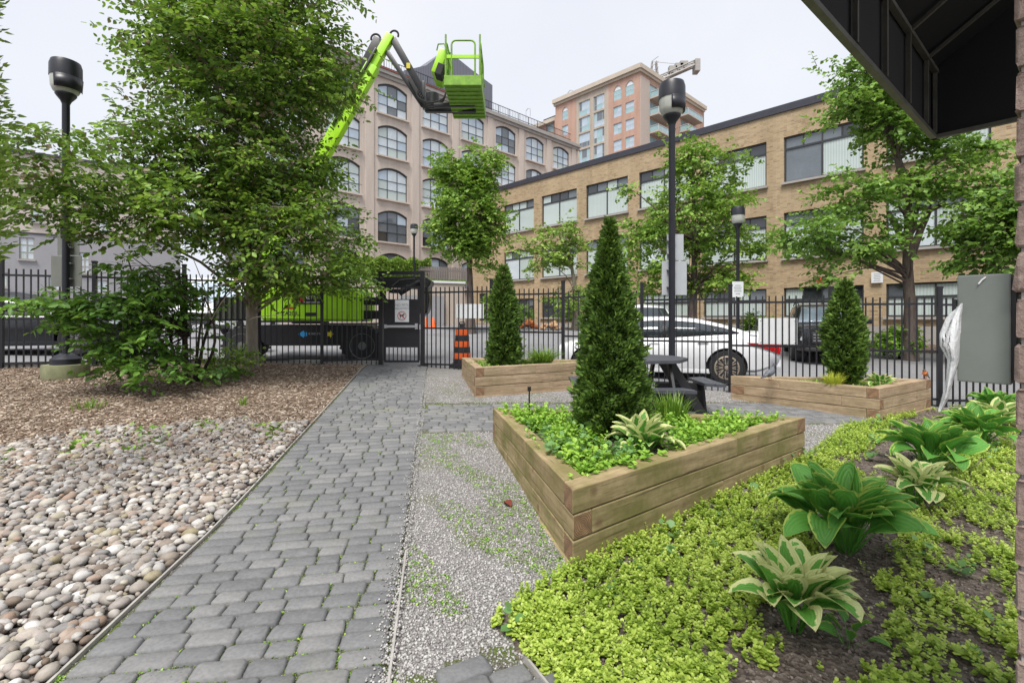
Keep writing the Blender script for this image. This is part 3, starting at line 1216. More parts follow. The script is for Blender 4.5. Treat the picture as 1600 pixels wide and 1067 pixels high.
bits('gravel_chips', 7, 42000, (-1.6, 5.5, 1.7, 9.0), (0.0045, 0.0105), 'gravel_bits', 0.8, GROUND[7], 1.9, (PL_A, PL_B, PL_C))
bits('joint_grit', 1, 16000, (-3.2, 0.0, 1.5, 7.0), (0.002, 0.006), 'gravel_bits', 0.8, GROUND[1], 1.8)
bits('patch_grit', 6, 1800, (-0.5, 0.6, 1.6, 2.15), (0.003, 0.008), 'gravel_bits', 0.8, GROUND[6], 1.0)
bits('cross_grit', 5, 9000, (-1.3, 5.0, 5.2, 8.2), (0.004, 0.009), 'gravel_bits', 0.8, GROUND[5], 1.0, (PL_A,))
c8 = np.array([[-1, -1, 0], [1, -1, 0], [1, 1, 0], [-1, 1, 0], [-0.9, -0.8, 1], [0.8, -0.9, 1], [0.9, 0.8, 1], [-0.7, 0.9, 1]], float)
cf = np.array([(0, 1, 5, 4), (1, 2, 6, 5), (2, 3, 7, 6), (3, 0, 4, 7), (4, 5, 6, 7), (3, 2, 1, 0)])
bits('mulch_chips', 3, 26000, (-9.5, -1.6, 4.2, 10.4), (0.012, 0.034), 'chips', 0.3, GROUND[3], 1.25, (), c8, cf, 0.15, (1.0, 0.26, 0.16))
bits('stone_bed_litter', 2, 2600, (-6.5, -1.8, 3.8, 6.0), (0.01, 0.025), 'chips', 0.35, GROUND[2], 0.6, (), c8, cf, 2.0, (1.0, 0.25, 0.15))
bits('soil_clods', 4, 15000, (0.2, 8.0, 1.3, 7.6), (0.003, 0.013), 'clods', 0.8, GROUND[4], 1.8)
bits('street_bed_litter', 8, 6000, (2, 20, 12, 30), (0.02, 0.06), 'chips', 0.3, GROUND[8], 1.0, (), c8, cf, 0.3, (1.0, 0.4, 0.2))

def spill(name, n, parent):
    t = RG.random(n)
    y = 1.6 + 8.0 * t ** 1.5
    a_ = AR + np.abs(RG.normal(0, 0.045, n)) * -1 + 0.03
    x = a_ - SK * y
    s = RG.uniform(0.003, 0.009, n)
    P = np.stack([x, y, gz(x, y) + 0.02 + s * 0.3], 1)
    tag(scatter(name, o8, f8, rand_rot(n, 0.8) * s[:, None, None], P, RG.random(n), 'gravel_bits', parent), kind='stuff')


spill('spilled_gravel', 3200, GROUND[1])

# small weeds in the paving joints and on the gravel
kite = np.array([[0, 0, 0], [0.34, 0.45, 0.1], [0, 1, 0.02], [-0.34, 0.45, 0.1]], float)
kf = np.array([(0, 1, 2), (0, 2, 3)])


def weeds(name, rid, nt_, box, size, parent, ypow, thresh=0.05, mat='bed_leaf', avoid=()):
    x, y = sample_region(nt_, rid, *box, ypow, avoid)
    pat = np.sin(x * 3.1 + 1.3) * np.sin(y * 2.3 + x) + 0.6 * np.sin(x * 9 + y * 7)
    k = pat > thresh
    x, y = x[k], y[k]
    n = 6
    x = np.repeat(x, n) + RG.normal(0, 0.01, len(x) * n)
    y = np.repeat(y, n) + RG.normal(0, 0.01, len(y) * n)
    N = len(x)
    a = RG.uniform(0, 6.28, N)
    el = RG.uniform(0.1, 0.9, N)
    d = np.stack([np.cos(a) * np.cos(el), np.sin(a) * np.cos(el), np.sin(el)], 1)
    up = np.tile([0, 0, 1.0], (N, 1)) + RG.normal(0, 0.3, (N, 3))
    s = RG.uniform(size[0], size[1], N)
    P = np.stack([x, y, gz(x, y) + 0.006], 1)
    return tag(scatter(name, kite, kf, frames(d, up, s), P, RG.random(N), mat, parent), kind='stuff')


weeds('joint_weeds', 1, 3600, (-3.2, 0.0, 1.5, 6.5), (0.006, 0.017), GROUND[1], 1.5, 0.0)
weeds('joint_moss', 1, 12000, (-3.2, 0.0, 1.5, 7.5), (0.003, 0.008), GROUND[1], 1.6, -0.35, 'moss')
weeds('gravel_moss', 7, 9000, (-1.4, 2.6, 1.7, 8.0), (0.003, 0.008), GROUND[7], 1.7, 0.0, 'moss', (PL_A, PL_B, PL_C))
weeds('gravel_weeds', 7, 2200, (-1.4, 2.6, 1.7, 7.0), (0.006, 0.018), GROUND[7], 1.6, 0.1, 'bed_leaf', (PL_A, PL_B, PL_C))
weeds('stone_bed_weeds', 2, 500, (-6.4, -2.5, 4.2, 5.9), (0.03, 0.09), GROUND[2], 0.5, 0.3, 'bed_leaf')


# ================================================================ LARGE STRUCTURE
# ---------------------------------------------------------------- building helpers
def facade(mb, x0, x1, z0, z1, holes, depth=0.14, y=0.0):
    """outer face in the plane y with real openings; holes (xa, xb, za, zb, arch rise)"""
    xs = sorted({x0, x1, *[h[0] for h in holes], *[h[1] for h in holes]})
    zs = sorted({z0, z1, *[h[2] for h in holes], *[h[3] for h in holes]})
    xs = [x for x in xs if x0 <= x <= x1]
    zs = [z for z in zs if z0 <= z <= z1]
    for xa, xb in zip(xs, xs[1:]):
        for za, zb in zip(zs, zs[1:]):
            xm, zm = (xa + xb) / 2, (za + zb) / 2
            if any(h[0] < xm < h[1] and h[2] < zm < h[3] for h in holes):
                continue
            mb.poly([(xa, y, za), (xb, y, za), (xb, y, zb), (xa, y, zb)])
    for xa, xb, za, zb, rise in holes:
        if rise:
            n = 8
            arc = [(xa + (xb - xa) * i / n, zb - rise * (2 * i / n - 1) ** 2) for i in range(n + 1)]
            for (ax, az), (bx_, bz) in zip(arc, arc[1:]):
                mb.poly([(ax, y, az), (bx_, y, bz), (bx_, y, zb), (ax, y, zb)] if max(zb - az, zb - bz) > 1e-4 and min(zb - az, zb - bz) > 1e-4 else
                        ([(ax, y, az), (bx_, y, bz), (bx_, y, zb)] if zb - az < 1e-4 else [(ax, y, az), (bx_, y, bz), (ax, y, zb)]))
                mb.poly([(ax, y, az), (ax, y + depth, az), (bx_, y + depth, bz), (bx_, y, bz)])
            zt = zb - rise
        else:
            mb.poly([(xa, y, zb), (xa, y + depth, zb), (xb, y + depth, zb), (xb, y, zb)])
            zt = zb
        mb.poly([(xa, y, za), (xb, y, za), (xb, y + depth, za), (xa, y + depth, za)])
        mb.poly([(xa, y, za), (xa, y + depth, za), (xa, y + depth, zt), (xa, y, zt)])
        mb.poly([(xb, y, za), (xb, y, zt), (xb, y + depth, zt), (xb, y + depth, za)])


def grid_window(w, h, cols, rows, fr=0.06, bar=0.04, d=0.06, arch=0.0, colfr=None):
    """frame mesh plus pane quads; origin bottom left, faces -y"""
    mb = MB()
    n = 8

    def top(x):
        return h - arch * (2 * x / w - 1) ** 2
    if arch:
        arc = [(w * i / n, top(w * i / n)) for i in range(n + 1)]
        for (ax, az), (bx_, bz) in zip(arc, arc[1:]):
            mb.prism([(ax, 0, az - 0.16), (bx_, 0, bz - 0.16), (bx_, 0, bz), (ax, 0, az)], (0, d, 0))
    else:
        mb.box((w / 2, d / 2, h - fr / 2), (w, d, fr))
    mb.box((w / 2, d / 2, fr / 2), (w, d, fr))
    hs = top(0)
    for x in (fr / 2, w - fr / 2):
        mb.box((x, d / 2, (fr + hs - (0.05 if arch else fr)) / 2 + fr * 0), (fr, d - 0.004, hs - fr - (0.02 if arch else fr)))
    panes = []
    for x in cols:
        mb.box((x, d / 2, (h) / 2), (bar, d - 0.012, (top(x) - 0.1) if arch else h - 2 * fr))
    for z in rows:
        mb.box((w / 2, d / 2 + 0.003, z), (w - 2 * fr, d - 0.02, bar))
    xs = [fr] + list(cols) + [w - fr]
    zs = [fr] + list(rows) + [None]
    for xa, xb in zip(xs, xs[1:]):
        for za, zb in zip(zs, zs[1:]):
            if zb is None:
                if arch:
                    pts = [(xa, za), (xb, za)] + [(xb + (xa - xb) * i / 4, top(xb + (xa - xb) * i / 4) - 0.1) for i in range(5)]
                else:
                    pts = [(xa, za), (xb, za), (xb, h - fr), (xa, h - fr)]
            else:
                pts = [(xa, za), (xb, za), (xb, zb), (xa, zb)]
            panes.append(pts)
    return mb, panes


class WindowKind:
    """one kind of window: frame part with its panes as sub-parts, copied to every opening"""

    def __init__(self, w, h, cols, rows, frame_mat, pane_mats, **kw):
        mb, panes = grid_window(w, h, cols, rows, **kw)
        self.me = mb.mesh('window', frame_mat)
        self.panes = []
        d = kw.get('d', 0.06)
        for pts in panes:
            ms = {}
            cxp = sum(p[0] for p in pts) / len(pts)
            czp = sum(p[1] for p in pts) / len(pts)
            for m in pane_mats:
                q = MB().prism([(px - cxp, 0, pz - czp) for px, pz in pts], (0, 0.012, 0))
                ms[m] = q.mesh('pane', m)
            self.panes.append((Vector((cxp, d * 0.6, czp)), ms))

    def place(self, parent, x, y, z, pick, tilt=0.004):
        f = inst('window', self.me, parent, (x, y, z))
        for i, (c, ms) in enumerate(self.panes):
            inst('pane', ms[pick(i)], f, c, (random.gauss(0, tilt), 0, random.gauss(0, tilt)))
        return f


# ---------------------------------------------------------------- tan brick building along the street
bb = thing('brick_building', 'three storey tan brick building with wide dark framed windows', 'building', (FAC0[0], FAC0[1], 0.0), math.atan2(FACD[1], FACD[0]))
ww = 3.1
lefts = [-11.64 + 3.86 * i for i in range(10)]
holes = []
levels = [(7.73, 9.86), (4.2, 6.32), (1.45, 2.81)]
for x in lefts:
    for za, zb in levels:
        if za < 2 and -13 < x < -10.0:
            holes.append((x, x + ww, za, zb, 0))
        else:
            holes.append((x, x + ww, za, zb, 0))
door = (-14.55, -13.55, 1.2, 3.35, 0)
mb = MB()
facade(mb, -15.6, 28, -0.3, 11.05, holes + [door], 0.16)
mb.build('wall', 'tan_brick', bb)
mb = MB()
mb.box((6.2, 5.0, 5.6), (43.2, 9.5, 10.6))
mb.build('core', 'roofing', bb)
mb = MB().box((-15.6 + 0.15, 5.1, 5.37), (0.29, 10.0, 11.3))
mb.build('end_wall', 'tan_brick', bb)
mb = MB().box((6.2, 0.17, 11.22), (43.9, 0.5, 0.34))
mb.build('coping', 'coping', bb)
MB().box((6.2, -0.03, 0.62), (43.6, 0.07, 0.9)).build('plinth', 'stone_trim', bb)
MB().box((-14.05, 0.12, 2.27), (0.98, 0.08, 2.1)).build('door', 'win_frame', bb)
tall = WindowKind(ww, 2.12, [0.775, 1.55, 2.325], [], 'win_frame', ['blind_glass'], d=0.07)


def brick_window(h):
    """four small lights over two large ones"""
    mb = MB()
    fr, d, zt = 0.07, 0.07, h - 0.56
    mb.box((ww / 2, d / 2, h - fr / 2), (ww, d, fr)).box((ww / 2, d / 2, fr / 2), (ww, d, fr))
    for x in (fr / 2, ww - fr / 2):
        mb.box((x, d / 2, h / 2), (fr, d - 0.004, h - 2 * fr))
    mb.box((ww / 2, d / 2 - 0.003, zt), (ww - 2 * fr, d, 0.09))
    mb.box((ww / 2, d / 2, (zt - 0.045 + fr) / 2), (0.075, d - 0.006, zt - 0.045 - fr))
    for x in (0.8, ww / 2, ww - 0.8):
        mb.box((x, d / 2, (zt + 0.045 + h - fr) / 2), (0.05, d - 0.008, h - fr - zt - 0.045))
    mats = ['blind_glass', 'glass_dark', 'glass_mid', 'glass_pale']
    W_ = WindowKind.__new__(WindowKind)
    W_.me = mb.mesh('window', 'win_frame')
    W_.panes = []
    xs = [fr, 0.8, ww / 2, ww - 0.8, ww - fr]
    rects = [(fr, ww / 2, fr, zt), (ww / 2, ww - fr, fr, zt)] + [(a, b, zt, h - fr) for a, b in zip(xs, xs[1:])]
    for xa, xb, za, zb in rects:
        ms = {m: MB().box((0, 0.006, 0), (xb - xa, 0.012, zb - za)).mesh('pane', m) for m in mats}
        W_.panes.append((Vector(((xa + xb) / 2, d * 0.6, (za + zb) / 2)), ms))
    return W_


kinds = {h: brick_window(h) for h in (2.13, 2.12, 1.36)}
sill_me = MB().box((ww / 2, -0.02, -0.055), (ww + 0.16, 0.26, 0.1)).mesh('sill', 'stone_trim')
for i, x in enumerate(lefts):
    for (za, zb), h in zip(levels, (2.13, 2.12, 1.36)):
        low = [random.random() for _ in range(2)]

        def pick(k, low=low, za=za, i=i):
            if k < 2:
                if za > 7:
                    return 'blind_glass' if not (i == 5 and k == 0) else 'glass_mid'
                if za > 4:
                    return 'blind_glass' if low[k] < 0.72 else 'glass_pale'
                return 'glass_dark' if i < 2 else ('blind_glass' if low[k] < 0.8 else 'glass_mid')
            return random.choice(['glass_dark', 'glass_mid', 'glass_mid', 'blind_glass'])
        wd = kinds[h].place(bb, x, 0.09, za, pick)
        inst('sill', sill_me, bb, (x, 0, za))


# ---------------------------------------------------------------- beige warehouse with arched windows
BX0, BY0 = -10.9, 41.7
bg_ = thing('warehouse_building', 'five storey pinkish beige warehouse with rows of arched multi pane windows', 'building', (BX0, BY0, 0), math.atan2(0.6911, 0.7228))
aw, ah, ar = 2.85, 2.75, 0.42
bays = [0.85 + 4.45 * i for i in range(-2, 6)]
rows_z = [18.76, 15.2, 11.55, 7.9, 4.25]
hl = [(b - aw / 2, b + aw / 2, z, z + ah, ar) for b in bays for z in rows_z]
mb = MB()
facade(mb, -10.5, 26.2, 0.0, 22.1, hl, 0.2)
mb.build('wall', 'painted_beige', bg_)
MB().box((7.85, 3.6, 11.0), (36.4, 6.6, 21.8)).build('core', 'roofing', bg_)
MB().box((26.2 - 0.15, 6.2, 11), (0.29, 11.9, 22.1)).build('end_wall', 'painted_beige', bg_)
pil = MB().box((0, -0.06, 11.0), (0.75, 0.118, 22.0)).mesh('pilaster', 'painted_beige')
for b in bays:
    inst('pilaster', pil, bg_, (b + 2.225, 0, 0))
mb = MB()
mb.box((7.85, -0.12, 22.25), (37.1, 0.5, 0.3)).box((7.85, -0.05, 21.95), (36.9, 0.3, 0.28)).box((7.85, 0.3, 22.55), (36.8, 0.5, 0.3))
mb.build('cornice', 'stone_trim', bg_)
MB().box((0, -0.16, 22.47), (21.4, 0.55, 0.12)).build('flashing', 'copper_edge', bg_)
awin = WindowKind(aw, ah, [aw / 3, 2 * aw / 3], [0.85, 1.62], 'win_frame', ['glass_pale', 'glass_blue', 'glass_mid', 'glass_dark', 'blind_glass'], arch=ar, d=0.08)
asill = MB().box((0, -0.08, -0.07), (aw + 0.3, 0.3, 0.13)).mesh('sill', 'painted_beige')
for b in bays:
    for ri, z in enumerate(rows_z):
        dark = ri >= 3
        tone = random.random()

        def pick(k, dark=dark, tone=tone):
            if dark:
                return random.choice(['glass_dark', 'glass_mid', 'glass_mid', 'glass_blue'])
            return random.choice(['glass_pale', 'blind_glass', 'glass_pale', 'glass_pale', 'glass_blue'] if tone < 0.75 else ['glass_blue', 'glass_mid', 'glass_pale'])
        wd = awin.place(bg_, b - aw / 2, 0.1, z, pick)
        inst('sill', asill, bg_, (b, 0, z))
# roof railing, penthouse
mb = MB()
for x in np.arange(-10, 26, 1.5):
    mb.box((x, 0.9, 23.35), (0.06, 0.06, 1.3))
for z in (23.3, 24.0):
    mb.box((8, 0.9, z), (36, 0.05, 0.05))
for x in np.arange(-10, 26, 0.25):
    mb.box((x, 0.9, 23.4), (0.02, 0.02, 1.2))
mb.build('roof_railing', 'win_frame', bg_)
mb = MB()
mb.prism([(3.6, 2.6, 22.0), (14.6, 2.6, 22.0), (14.6, 2.6, 26.9), (11.6, 2.6, 27.6), (8.4, 2.6, 28.5), (6.0, 2.6, 26.0), (3.6, 2.6, 24.7)], (0, 7, 0))
mb.build('penthouse', 'ribbed_metal', bg_)
mb = MB().lathe([(0.22, 26.9), (0.22, 28.3), (0.38, 28.3), (0.42, 28.55), (0.1, 28.75)], (11.8, 4.5, 0), 12)
mb.build('roof_vent', 'steel', bg_, smooth=True)

# ---------------------------------------------------------------- pale and grey building at far left
LX, LY = -33.6, 33.6
lb = thing('side_building', 'low building with pale upper wall and grey lower wall behind the left fence', 'building', (LX, LY, 0), math.radians(36))


def ls(u):
    r = (u - 800) / F
    return (r * LY - LX) / (0.809 - r * 0.588)


def lz(v):
    return 1.4 + (HZ - v) * LY * 1.01 / F


LH = [(ls(ua), ls(ub), lz(vb), lz(va), 0) for ua, ub, va, vb in
      ((30, 54, 372, 406), (124, 140, 390, 424), (-40, -14, 370, 404), (48, 70, 328, 347), (150, 172, 336, 354), (76, 96, 430, 452), (-5, 12, 428, 450), (150, 168, 434, 455))]
mb = MB()
facade(mb, -9, 9, 7.3, 12.7, [h for h in LH if h[2] > 7.2], 0.12)
mb.build('upper_wall', 'render_pale', lb)
mb = MB()
facade(mb, -9, 9, 0, 7.2, [h for h in LH if h[2] < 7.2], 0.12, -0.03)
mb.build('lower_wall', 'render_grey', lb)
MB().box((0, -0.02, 7.25), (18.1, 0.12, 0.095)).build('band', 'win_frame', lb)
MB().box((0, 4.7, 6.2), (17.9, 9.0, 12.4)).build('core', 'roofing', lb)
MB().box((0, 0.1, 12.78), (18.3, 0.5, 0.16)).build('coping', 'coping', lb)
lsill = MB().box((0.5, -0.08, -0.06), (1.2, 0.16, 0.1)).mesh('sill', 'stone_trim')
for xa, xb, za, zb, _ in LH:
    w_, h_ = xb - xa, zb - za
    wk = WindowKind(w_, h_, [w_ / 2], [h_ / 3, 2 * h_ / 3] if h_ > 1.1 else [], 'stone_trim', ['blind_glass', 'glass_pale', 'glass_mid'], fr=0.06, bar=0.055)
    wk.place(lb, xa, 0.03, za, lambda k: random.choice(['blind_glass', 'glass_pale', 'glass_pale']))
    inst('sill', lsill, lb, (xa, 0, za), scale=(w_, 1, 1))

# ---------------------------------------------------------------- salmon brick apartment tower far behind
TX, TY = 20.13, 77.0
tw = thing('apartment_tower', 'tall salmon brick apartment block with teal balconies under the crane', 'building', (TX, TY, 0), math.atan2(-0.7225, 0.6914))
TOP = 40.4
# left-hand face lies along local -x (corner at x = 0)
holes = []
pan = []
for k in range(9):
    z = 37.05 - 2.78 * k
    for xa, xb in ((-2.65, -1.05), (-4.95, -3.4)):
        holes.append((xa, xb, z, z + (2.35 if k == 0 else 1.75), 0.7 if k == 0 else 0))
    for xa, xb in ((-16.0, -14.6),):
        holes.append((xa, xb, z, z + (2.3 if k == 0 else 1.75), 0.7 if k == 0 else 0))
mb = MB()
facade(mb, -5.95, 0, 0, 40.15, [h for h in holes if h[0] > -6], 0.2)
facade(mb, -17.6, -12.8, 0, 40.15, [h for h in holes if -17.6 < h[0] < -12], 0.2)
mb.build('brick_face', 'pink_brick', tw)
h2 = []
for k in range(9):
    z = 36.6 - 2.78 * k
    for xa, xb in ((-9.0, -6.8), (-12.2, -9.75)):
        h2.append((xa, xb, z, z + 2.45, 0))
mb = MB()
facade(mb, -12.8, -5.95, 0, 40.15, h2, 0.25, 0.02)
mb.build('buff_bay', 'buff_brick', tw)
h3 = []
for k in range(9):
    z = 36.6 - 2.78 * k
    for xa in (-21.0, -25.2):
        h3.append((xa, xa + 1.5, z, z + (2.2 if k == 0 else 1.7), 0.6 if k == 0 else 0))
mb = MB()
facade(mb, -30, -17.6, 0, 38.2, h3, 0.2, 1.6)
mb.box((-17.7, 0.8, 19), (0.2, 1.59, 38.2))
mb.build('set_back_face', 'pink_brick', tw)
mb = MB()
mb.box((-8.75, -0.22, 40.85), (18.3, 0.8, 0.7)).box((-8.75, -0.1, 40.3), (18.1, 0.4, 0.4)).box((-23.8, 1.3, 38.5), (12.6, 0.8, 0.7))
mb.box((0.12, 11.0, 40.85), (0.8, 22.9, 0.692)).box((0.08, 10.9, 40.3), (0.4, 22.5, 0.394))
mb.build('cornice', 'buff_trim', tw)
MB().box((-8.7, 10.5, 20.2), (17.0, 20.2, 40.2)).box((-23.8, 11.5, 18.8), (12.2, 19, 37.5)).build('core', 'roofing', tw)
MB().box((-20.5, 3.6, 39.3), (4.5, 2.5, 1.1)).build('roof_unit', 'coping', tw)
mb = MB()
for x in (-14.6, -25.2):
    mb.tube([(x - 0.6, 0.6, 40.6), (x - 0.6, 0.6, 42.0), (x, 0.6, 42.3), (x + 0.6, 0.6, 42.0), (x + 0.6, 0.6, 40.6)], 0.06, 5)
mb.build('roof_ladder', 'steel', tw)
# right-hand face: plane x = 0, running along +y
mb = MB()
hr = []
for k in range(9):
    z = 36.9 - 2.78 * k
    hr += [(2.9, 6.4, z, z + 2.3, 0), (13.2, 16.0, z, z + 2.3, 0), (9.2, 10.6, z + 0.5, z + 2.1, 0), (18.4, 19.8, z + 0.5, z + 2.1, 0)]
facade(mb, 0, 22.3, 0, 40.15, hr, 0.2)
bmesh.ops.rotate(mb.bm, verts=mb.bm.verts, cent=(0, 0, 0), matrix=Matrix.Rotation(math.radians(90), 3, 'Z'))
mb.build('right_face', 'pink_brick', tw)
MB().box((0.06, 1.4, 19.8), (0.1, 2.7, 39.5)).build('corner_pier', 'soffit', tw)
kw1 = WindowKind(1.58, 1.75, [0.79], [0.9], 'pale_frame', ['glass_blue', 'glass_teal', 'glass_mid'])
kwa = WindowKind(1.58, 2.35, [0.79], [0.9, 1.62], 'pale_frame', ['glass_blue', 'glass_teal', 'white_paint'], arch=0.7)
kwt = WindowKind(2.3, 2.45, [0.6, 1.7], [0.95], 'pale_frame', ['glass_blue', 'glass_teal', 'glass_mid'])
kwb = WindowKind(3.2, 2.3, [1.1, 2.1], [], 'pale_frame', ['glass_mid', 'glass_teal'])
kws = WindowKind(1.4, 1.6, [0.7], [], 'pale_frame', ['glass_blue', 'glass_teal'])
pk = lambda k: random.choice(['glass_blue', 'glass_teal', 'glass_blue'])
for xa, xb, za, zb, r in holes:
    if za < 22:
        continue
    if r:
        kwa.place(tw, xa - 0.02, 0.1, za, lambda k: 'white_paint' if k in (2, 5) else 'glass_teal')
    else:
        kw1.place(tw, xa - 0.02, 0.1, za, pk)
for xa, xb, za, zb, r in h2:
    if za > 16:
        kwt.place(tw, xa, 0.14, za, lambda k: random.choice(['glass_blue', 'glass_teal', 'glass_mid']))
for xa, xb, za, zb, r in h3:
    if za > 22:
        (kwa if r else kw1).place(tw, xa - 0.04, 1.7, za, lambda k: 'glass_teal')
bal = MB()
bal.box((0.8, 0, 0), (1.6, 5.6, 0.22))
bal_me = bal.mesh('balcony', 'soffit')
rail = MB()
rail.box((1.56, 0, 1.05), (0.07, 5.6, 0.07)).box((0.8, -2.76, 1.05), (1.5, 0.07, 0.07)).box((0.8, 2.76, 1.05), (1.5, 0.07, 0.07))
for yy in (-2.75, -1.4, 0, 1.4, 2.75):
    rail.box((1.56, yy, 0.56), (0.06, 0.06, 0.9))
rail_me = rail.mesh('balcony_rail', 'pale_frame')
gl = MB()
gl.box((1.53, 0, 0.56), (0.02, 5.4, 0.86)).box((0.8, -2.72, 0.56), (1.4, 0.02, 0.86)).box((0.8, 2.72, 0.56), (1.4, 0.02, 0.86))
gl_me = gl.mesh('balcony_glass', 'glass_teal')
for k in range(5):
    z = 36.75 - 2.78 * k
    for y in (5.6, 15.6):
        b_ = inst('balcony', bal_me, tw, (0.02, y, z))
        inst('balcony_rail', rail_me, b_, (0, 0, 0))
        inst('balcony_glass', gl_me, b_, (0, 0, 0))
    for y, K in ((2.9, kwb), (13.2, kwb), (9.2, kws), (18.4, kws)):
        f = K.place(tw, 0, 0, z + (0.2 if K is kwb else 0.65), lambda k: 'glass_teal')
        f.location = (-0.12, y, z + (0.15 if K is kwb else 0.65))
        f.rotation_euler = (0, 0, math.radians(90))

# ---------------------------------------------------------------- tower crane beyond the tower
cr = thing('tower_crane', 'grey tower crane arm with counterweight showing above the apartment block', 'crane', (38.5, 115, 0))
mb = MB()
A, B = at(1022, 131, 115), at(1086, 103, 115)
d = (B - A)
up = Vector((0, 0, 1))
for s in (-0.6, 0.6):
    o = Vector((0, s, 0))
    mb.tube([A + o, B + o], 0.28, 5)
    mb.tube([A + o + up * 1.1, B + o + up * 1.1], 0.16, 5)
for i in range(11):
    p = A + d * i / 11
    q = A + d * (i + 0.5) / 11
    mb.tube([p - Vector((0, 0.6, 0)), q + Vector((0, -0.6, 1.1))], 0.1, 4)
    mb.tube([p + Vector((0, 0.6, 0)), q + Vector((0, 0.6, 1.1))], 0.1, 4)
for t in (0.45, 0.6, 0.72):
    mb.box(A + d * t + up * 1.3, (1.8, 1.2, 1.5))
mb.build('counter_jib', 'stone_trim', cr, world=True)
MB().box(at(1088, 104.5, 115), (1.2, 2.2, 2.9), bev=0.15).build('counterweight', 'stone_trim', cr, world=True)
mb = MB()
for s in (-0.9, 0.9):
    for y in (-0.7, 0.7):
        mb.tube([at(1022, 131, 115) + Vector((s, y, -60)), at(1022, 131, 115) + Vector((s, y, 0)), at(1022, 97, 115) + Vector((s * 0.5, y * 0.5, 0))], 0.17, 5)
for k in range(10):
    z = at(1022, 131, 115).z - 6 + k * 1.2
    c = Vector((at(1022, 0, 115).x, 115, z))
    mb.tube([c + Vector((-0.8, -0.7, 0)), c + Vector((0.8, -0.7, 1.2))], 0.09, 4)
mb.build('mast', 'stone_trim', cr, world=True)
mb = MB()
mb.tube([at(1022, 97, 115), at(1084, 103, 115)], 0.05, 4)
mb.build('tie_cable', 'stone_trim', cr, world=True)

# ---------------------------------------------------------------- terrace wall, wood fence and hedge before the warehouse
tw0, tw1 = at(520, 443, 24.5), at(726, 441, 27.5)
rw = thing('terrace_wall', 'plain beige retaining wall with pale cap beside the street', 'wall', (tw0.x, tw0.y, 0))
d = Vector((tw1.x - tw0.x, tw1.y - tw0.y, 0))
an = math.atan2(d.y, d.x)
n_ = Vector((-math.sin(an), math.cos(an), 0))
c = (tw0 + tw1) / 2
ztop = 3.32
MB().box((c.x + n_.x * 2.5, c.y + n_.y * 2.5, ztop / 2), (d.length, 5.0, ztop), rot=an).build('wall_body', 'soffit', rw, world=True)
MB().box((c.x + n_.x * 0.1, c.y + n_.y * 0.1, ztop + 0.06), (d.length + 0.06, 0.34, 0.12), rot=an).build('cap', 'white_paint', rw, world=True)
MB().box((c.x - n_.x * 0.02 + 1.0, c.y - n_.y * 0.02 + 0.25, 1.5), (2.4, 0.03, 2.2), rot=an).build('painted_patch', 'render_grey', rw, world=True)
fa, fb = at(655, 430, 27.6), at(728, 430, 28.6)
wf = thing('picket_fence', 'weathered grey wooden board fence on top of the terrace wall', 'fence', (fa.x, fa.y, ztop))
pm = plain('grey_wood', (0.2, 0.17, 0.16), 0.9, var=0.25)
M['grey_wood'] = pm
d = Vector((fb.x - fa.x, fb.y - fa.y, 0))
bd = MB().box((0, 0, 0.5), (0.105, 0.03, 1.0)).mesh('board', 'grey_wood')
nb = int(d.length / 0.125)
for i in range(nb + 1):
    p = d * i / nb
    inst('board', bd, wf, (p.x, p.y, random.uniform(-0.02, 0.02)), (0, 0, an))
MB().box((d.x / 2, d.y / 2 + 0.04, 0.25), (d.length, 0.04, 0.09), rot=an).box((d.x / 2, d.y / 2 + 0.04, 0.8), (d.length, 0.04, 0.09), rot=an).build('rail', 'grey_wood', wf)


# ---------------------------------------------------------------- brick pier of the doorway, utility box and awning
e1 = Vector((-0.767, -0.642, 0))
e2 = Vector((0.642, -0.767, 0))
Qp = Vector((0.99, 0.965, 0))
pier = thing('brick_pier', 'rough brown brick doorway pier close at the right edge', 'wall', Qp)
CH = 0.089
pr = math.atan2(e2.y, e2.x)
Rp = Matrix.Rotation(pr, 3, 'Z')
bmm = []
for k in range(6):
    m_ = MB().box((0.095, 0, 0), (0.19, 0.09, CH - 0.013), bev=0.006)
    for v in m_.bm.verts:
        v.co += Vector((random.gauss(0, 0.0022), random.gauss(0, 0.002), random.gauss(0, 0.002)))
    bmm.append(m_.mesh('brick', 'old_brick'))
MB().box(Qp + e2 * 0.4 - e1 * 0.085 + Vector((0, 0, 1.75)), (0.782, 0.15, 3.5), rot=pr).build('mortar_core', 'stone_trim', pier, world=True)
for r in range(40):
    z = 0.02 + CH * r + CH / 2
    for k in range(4):
        t = k * 0.203 - (0.1 if r % 2 else 0.0)
        p = e2 * (t + 0.003 + (0.1 if (k == 0 and r % 2) else 0)) - e1 * 0.045
        o = inst('brick', bmm[random.randrange(6)], pier, (p.x, p.y, z), (0, 0, pr))
        if k == 0 and r % 2:
            o.scale = (0.47, 1, 1)
MB().box(Qp + e2 * 0.45 - e1 * 0.36 + Vector((0, 0, 1.75)), (0.78, 0.38, 3.5), rot=pr).build('wall_behind', 'stone_trim', pier, world=True)

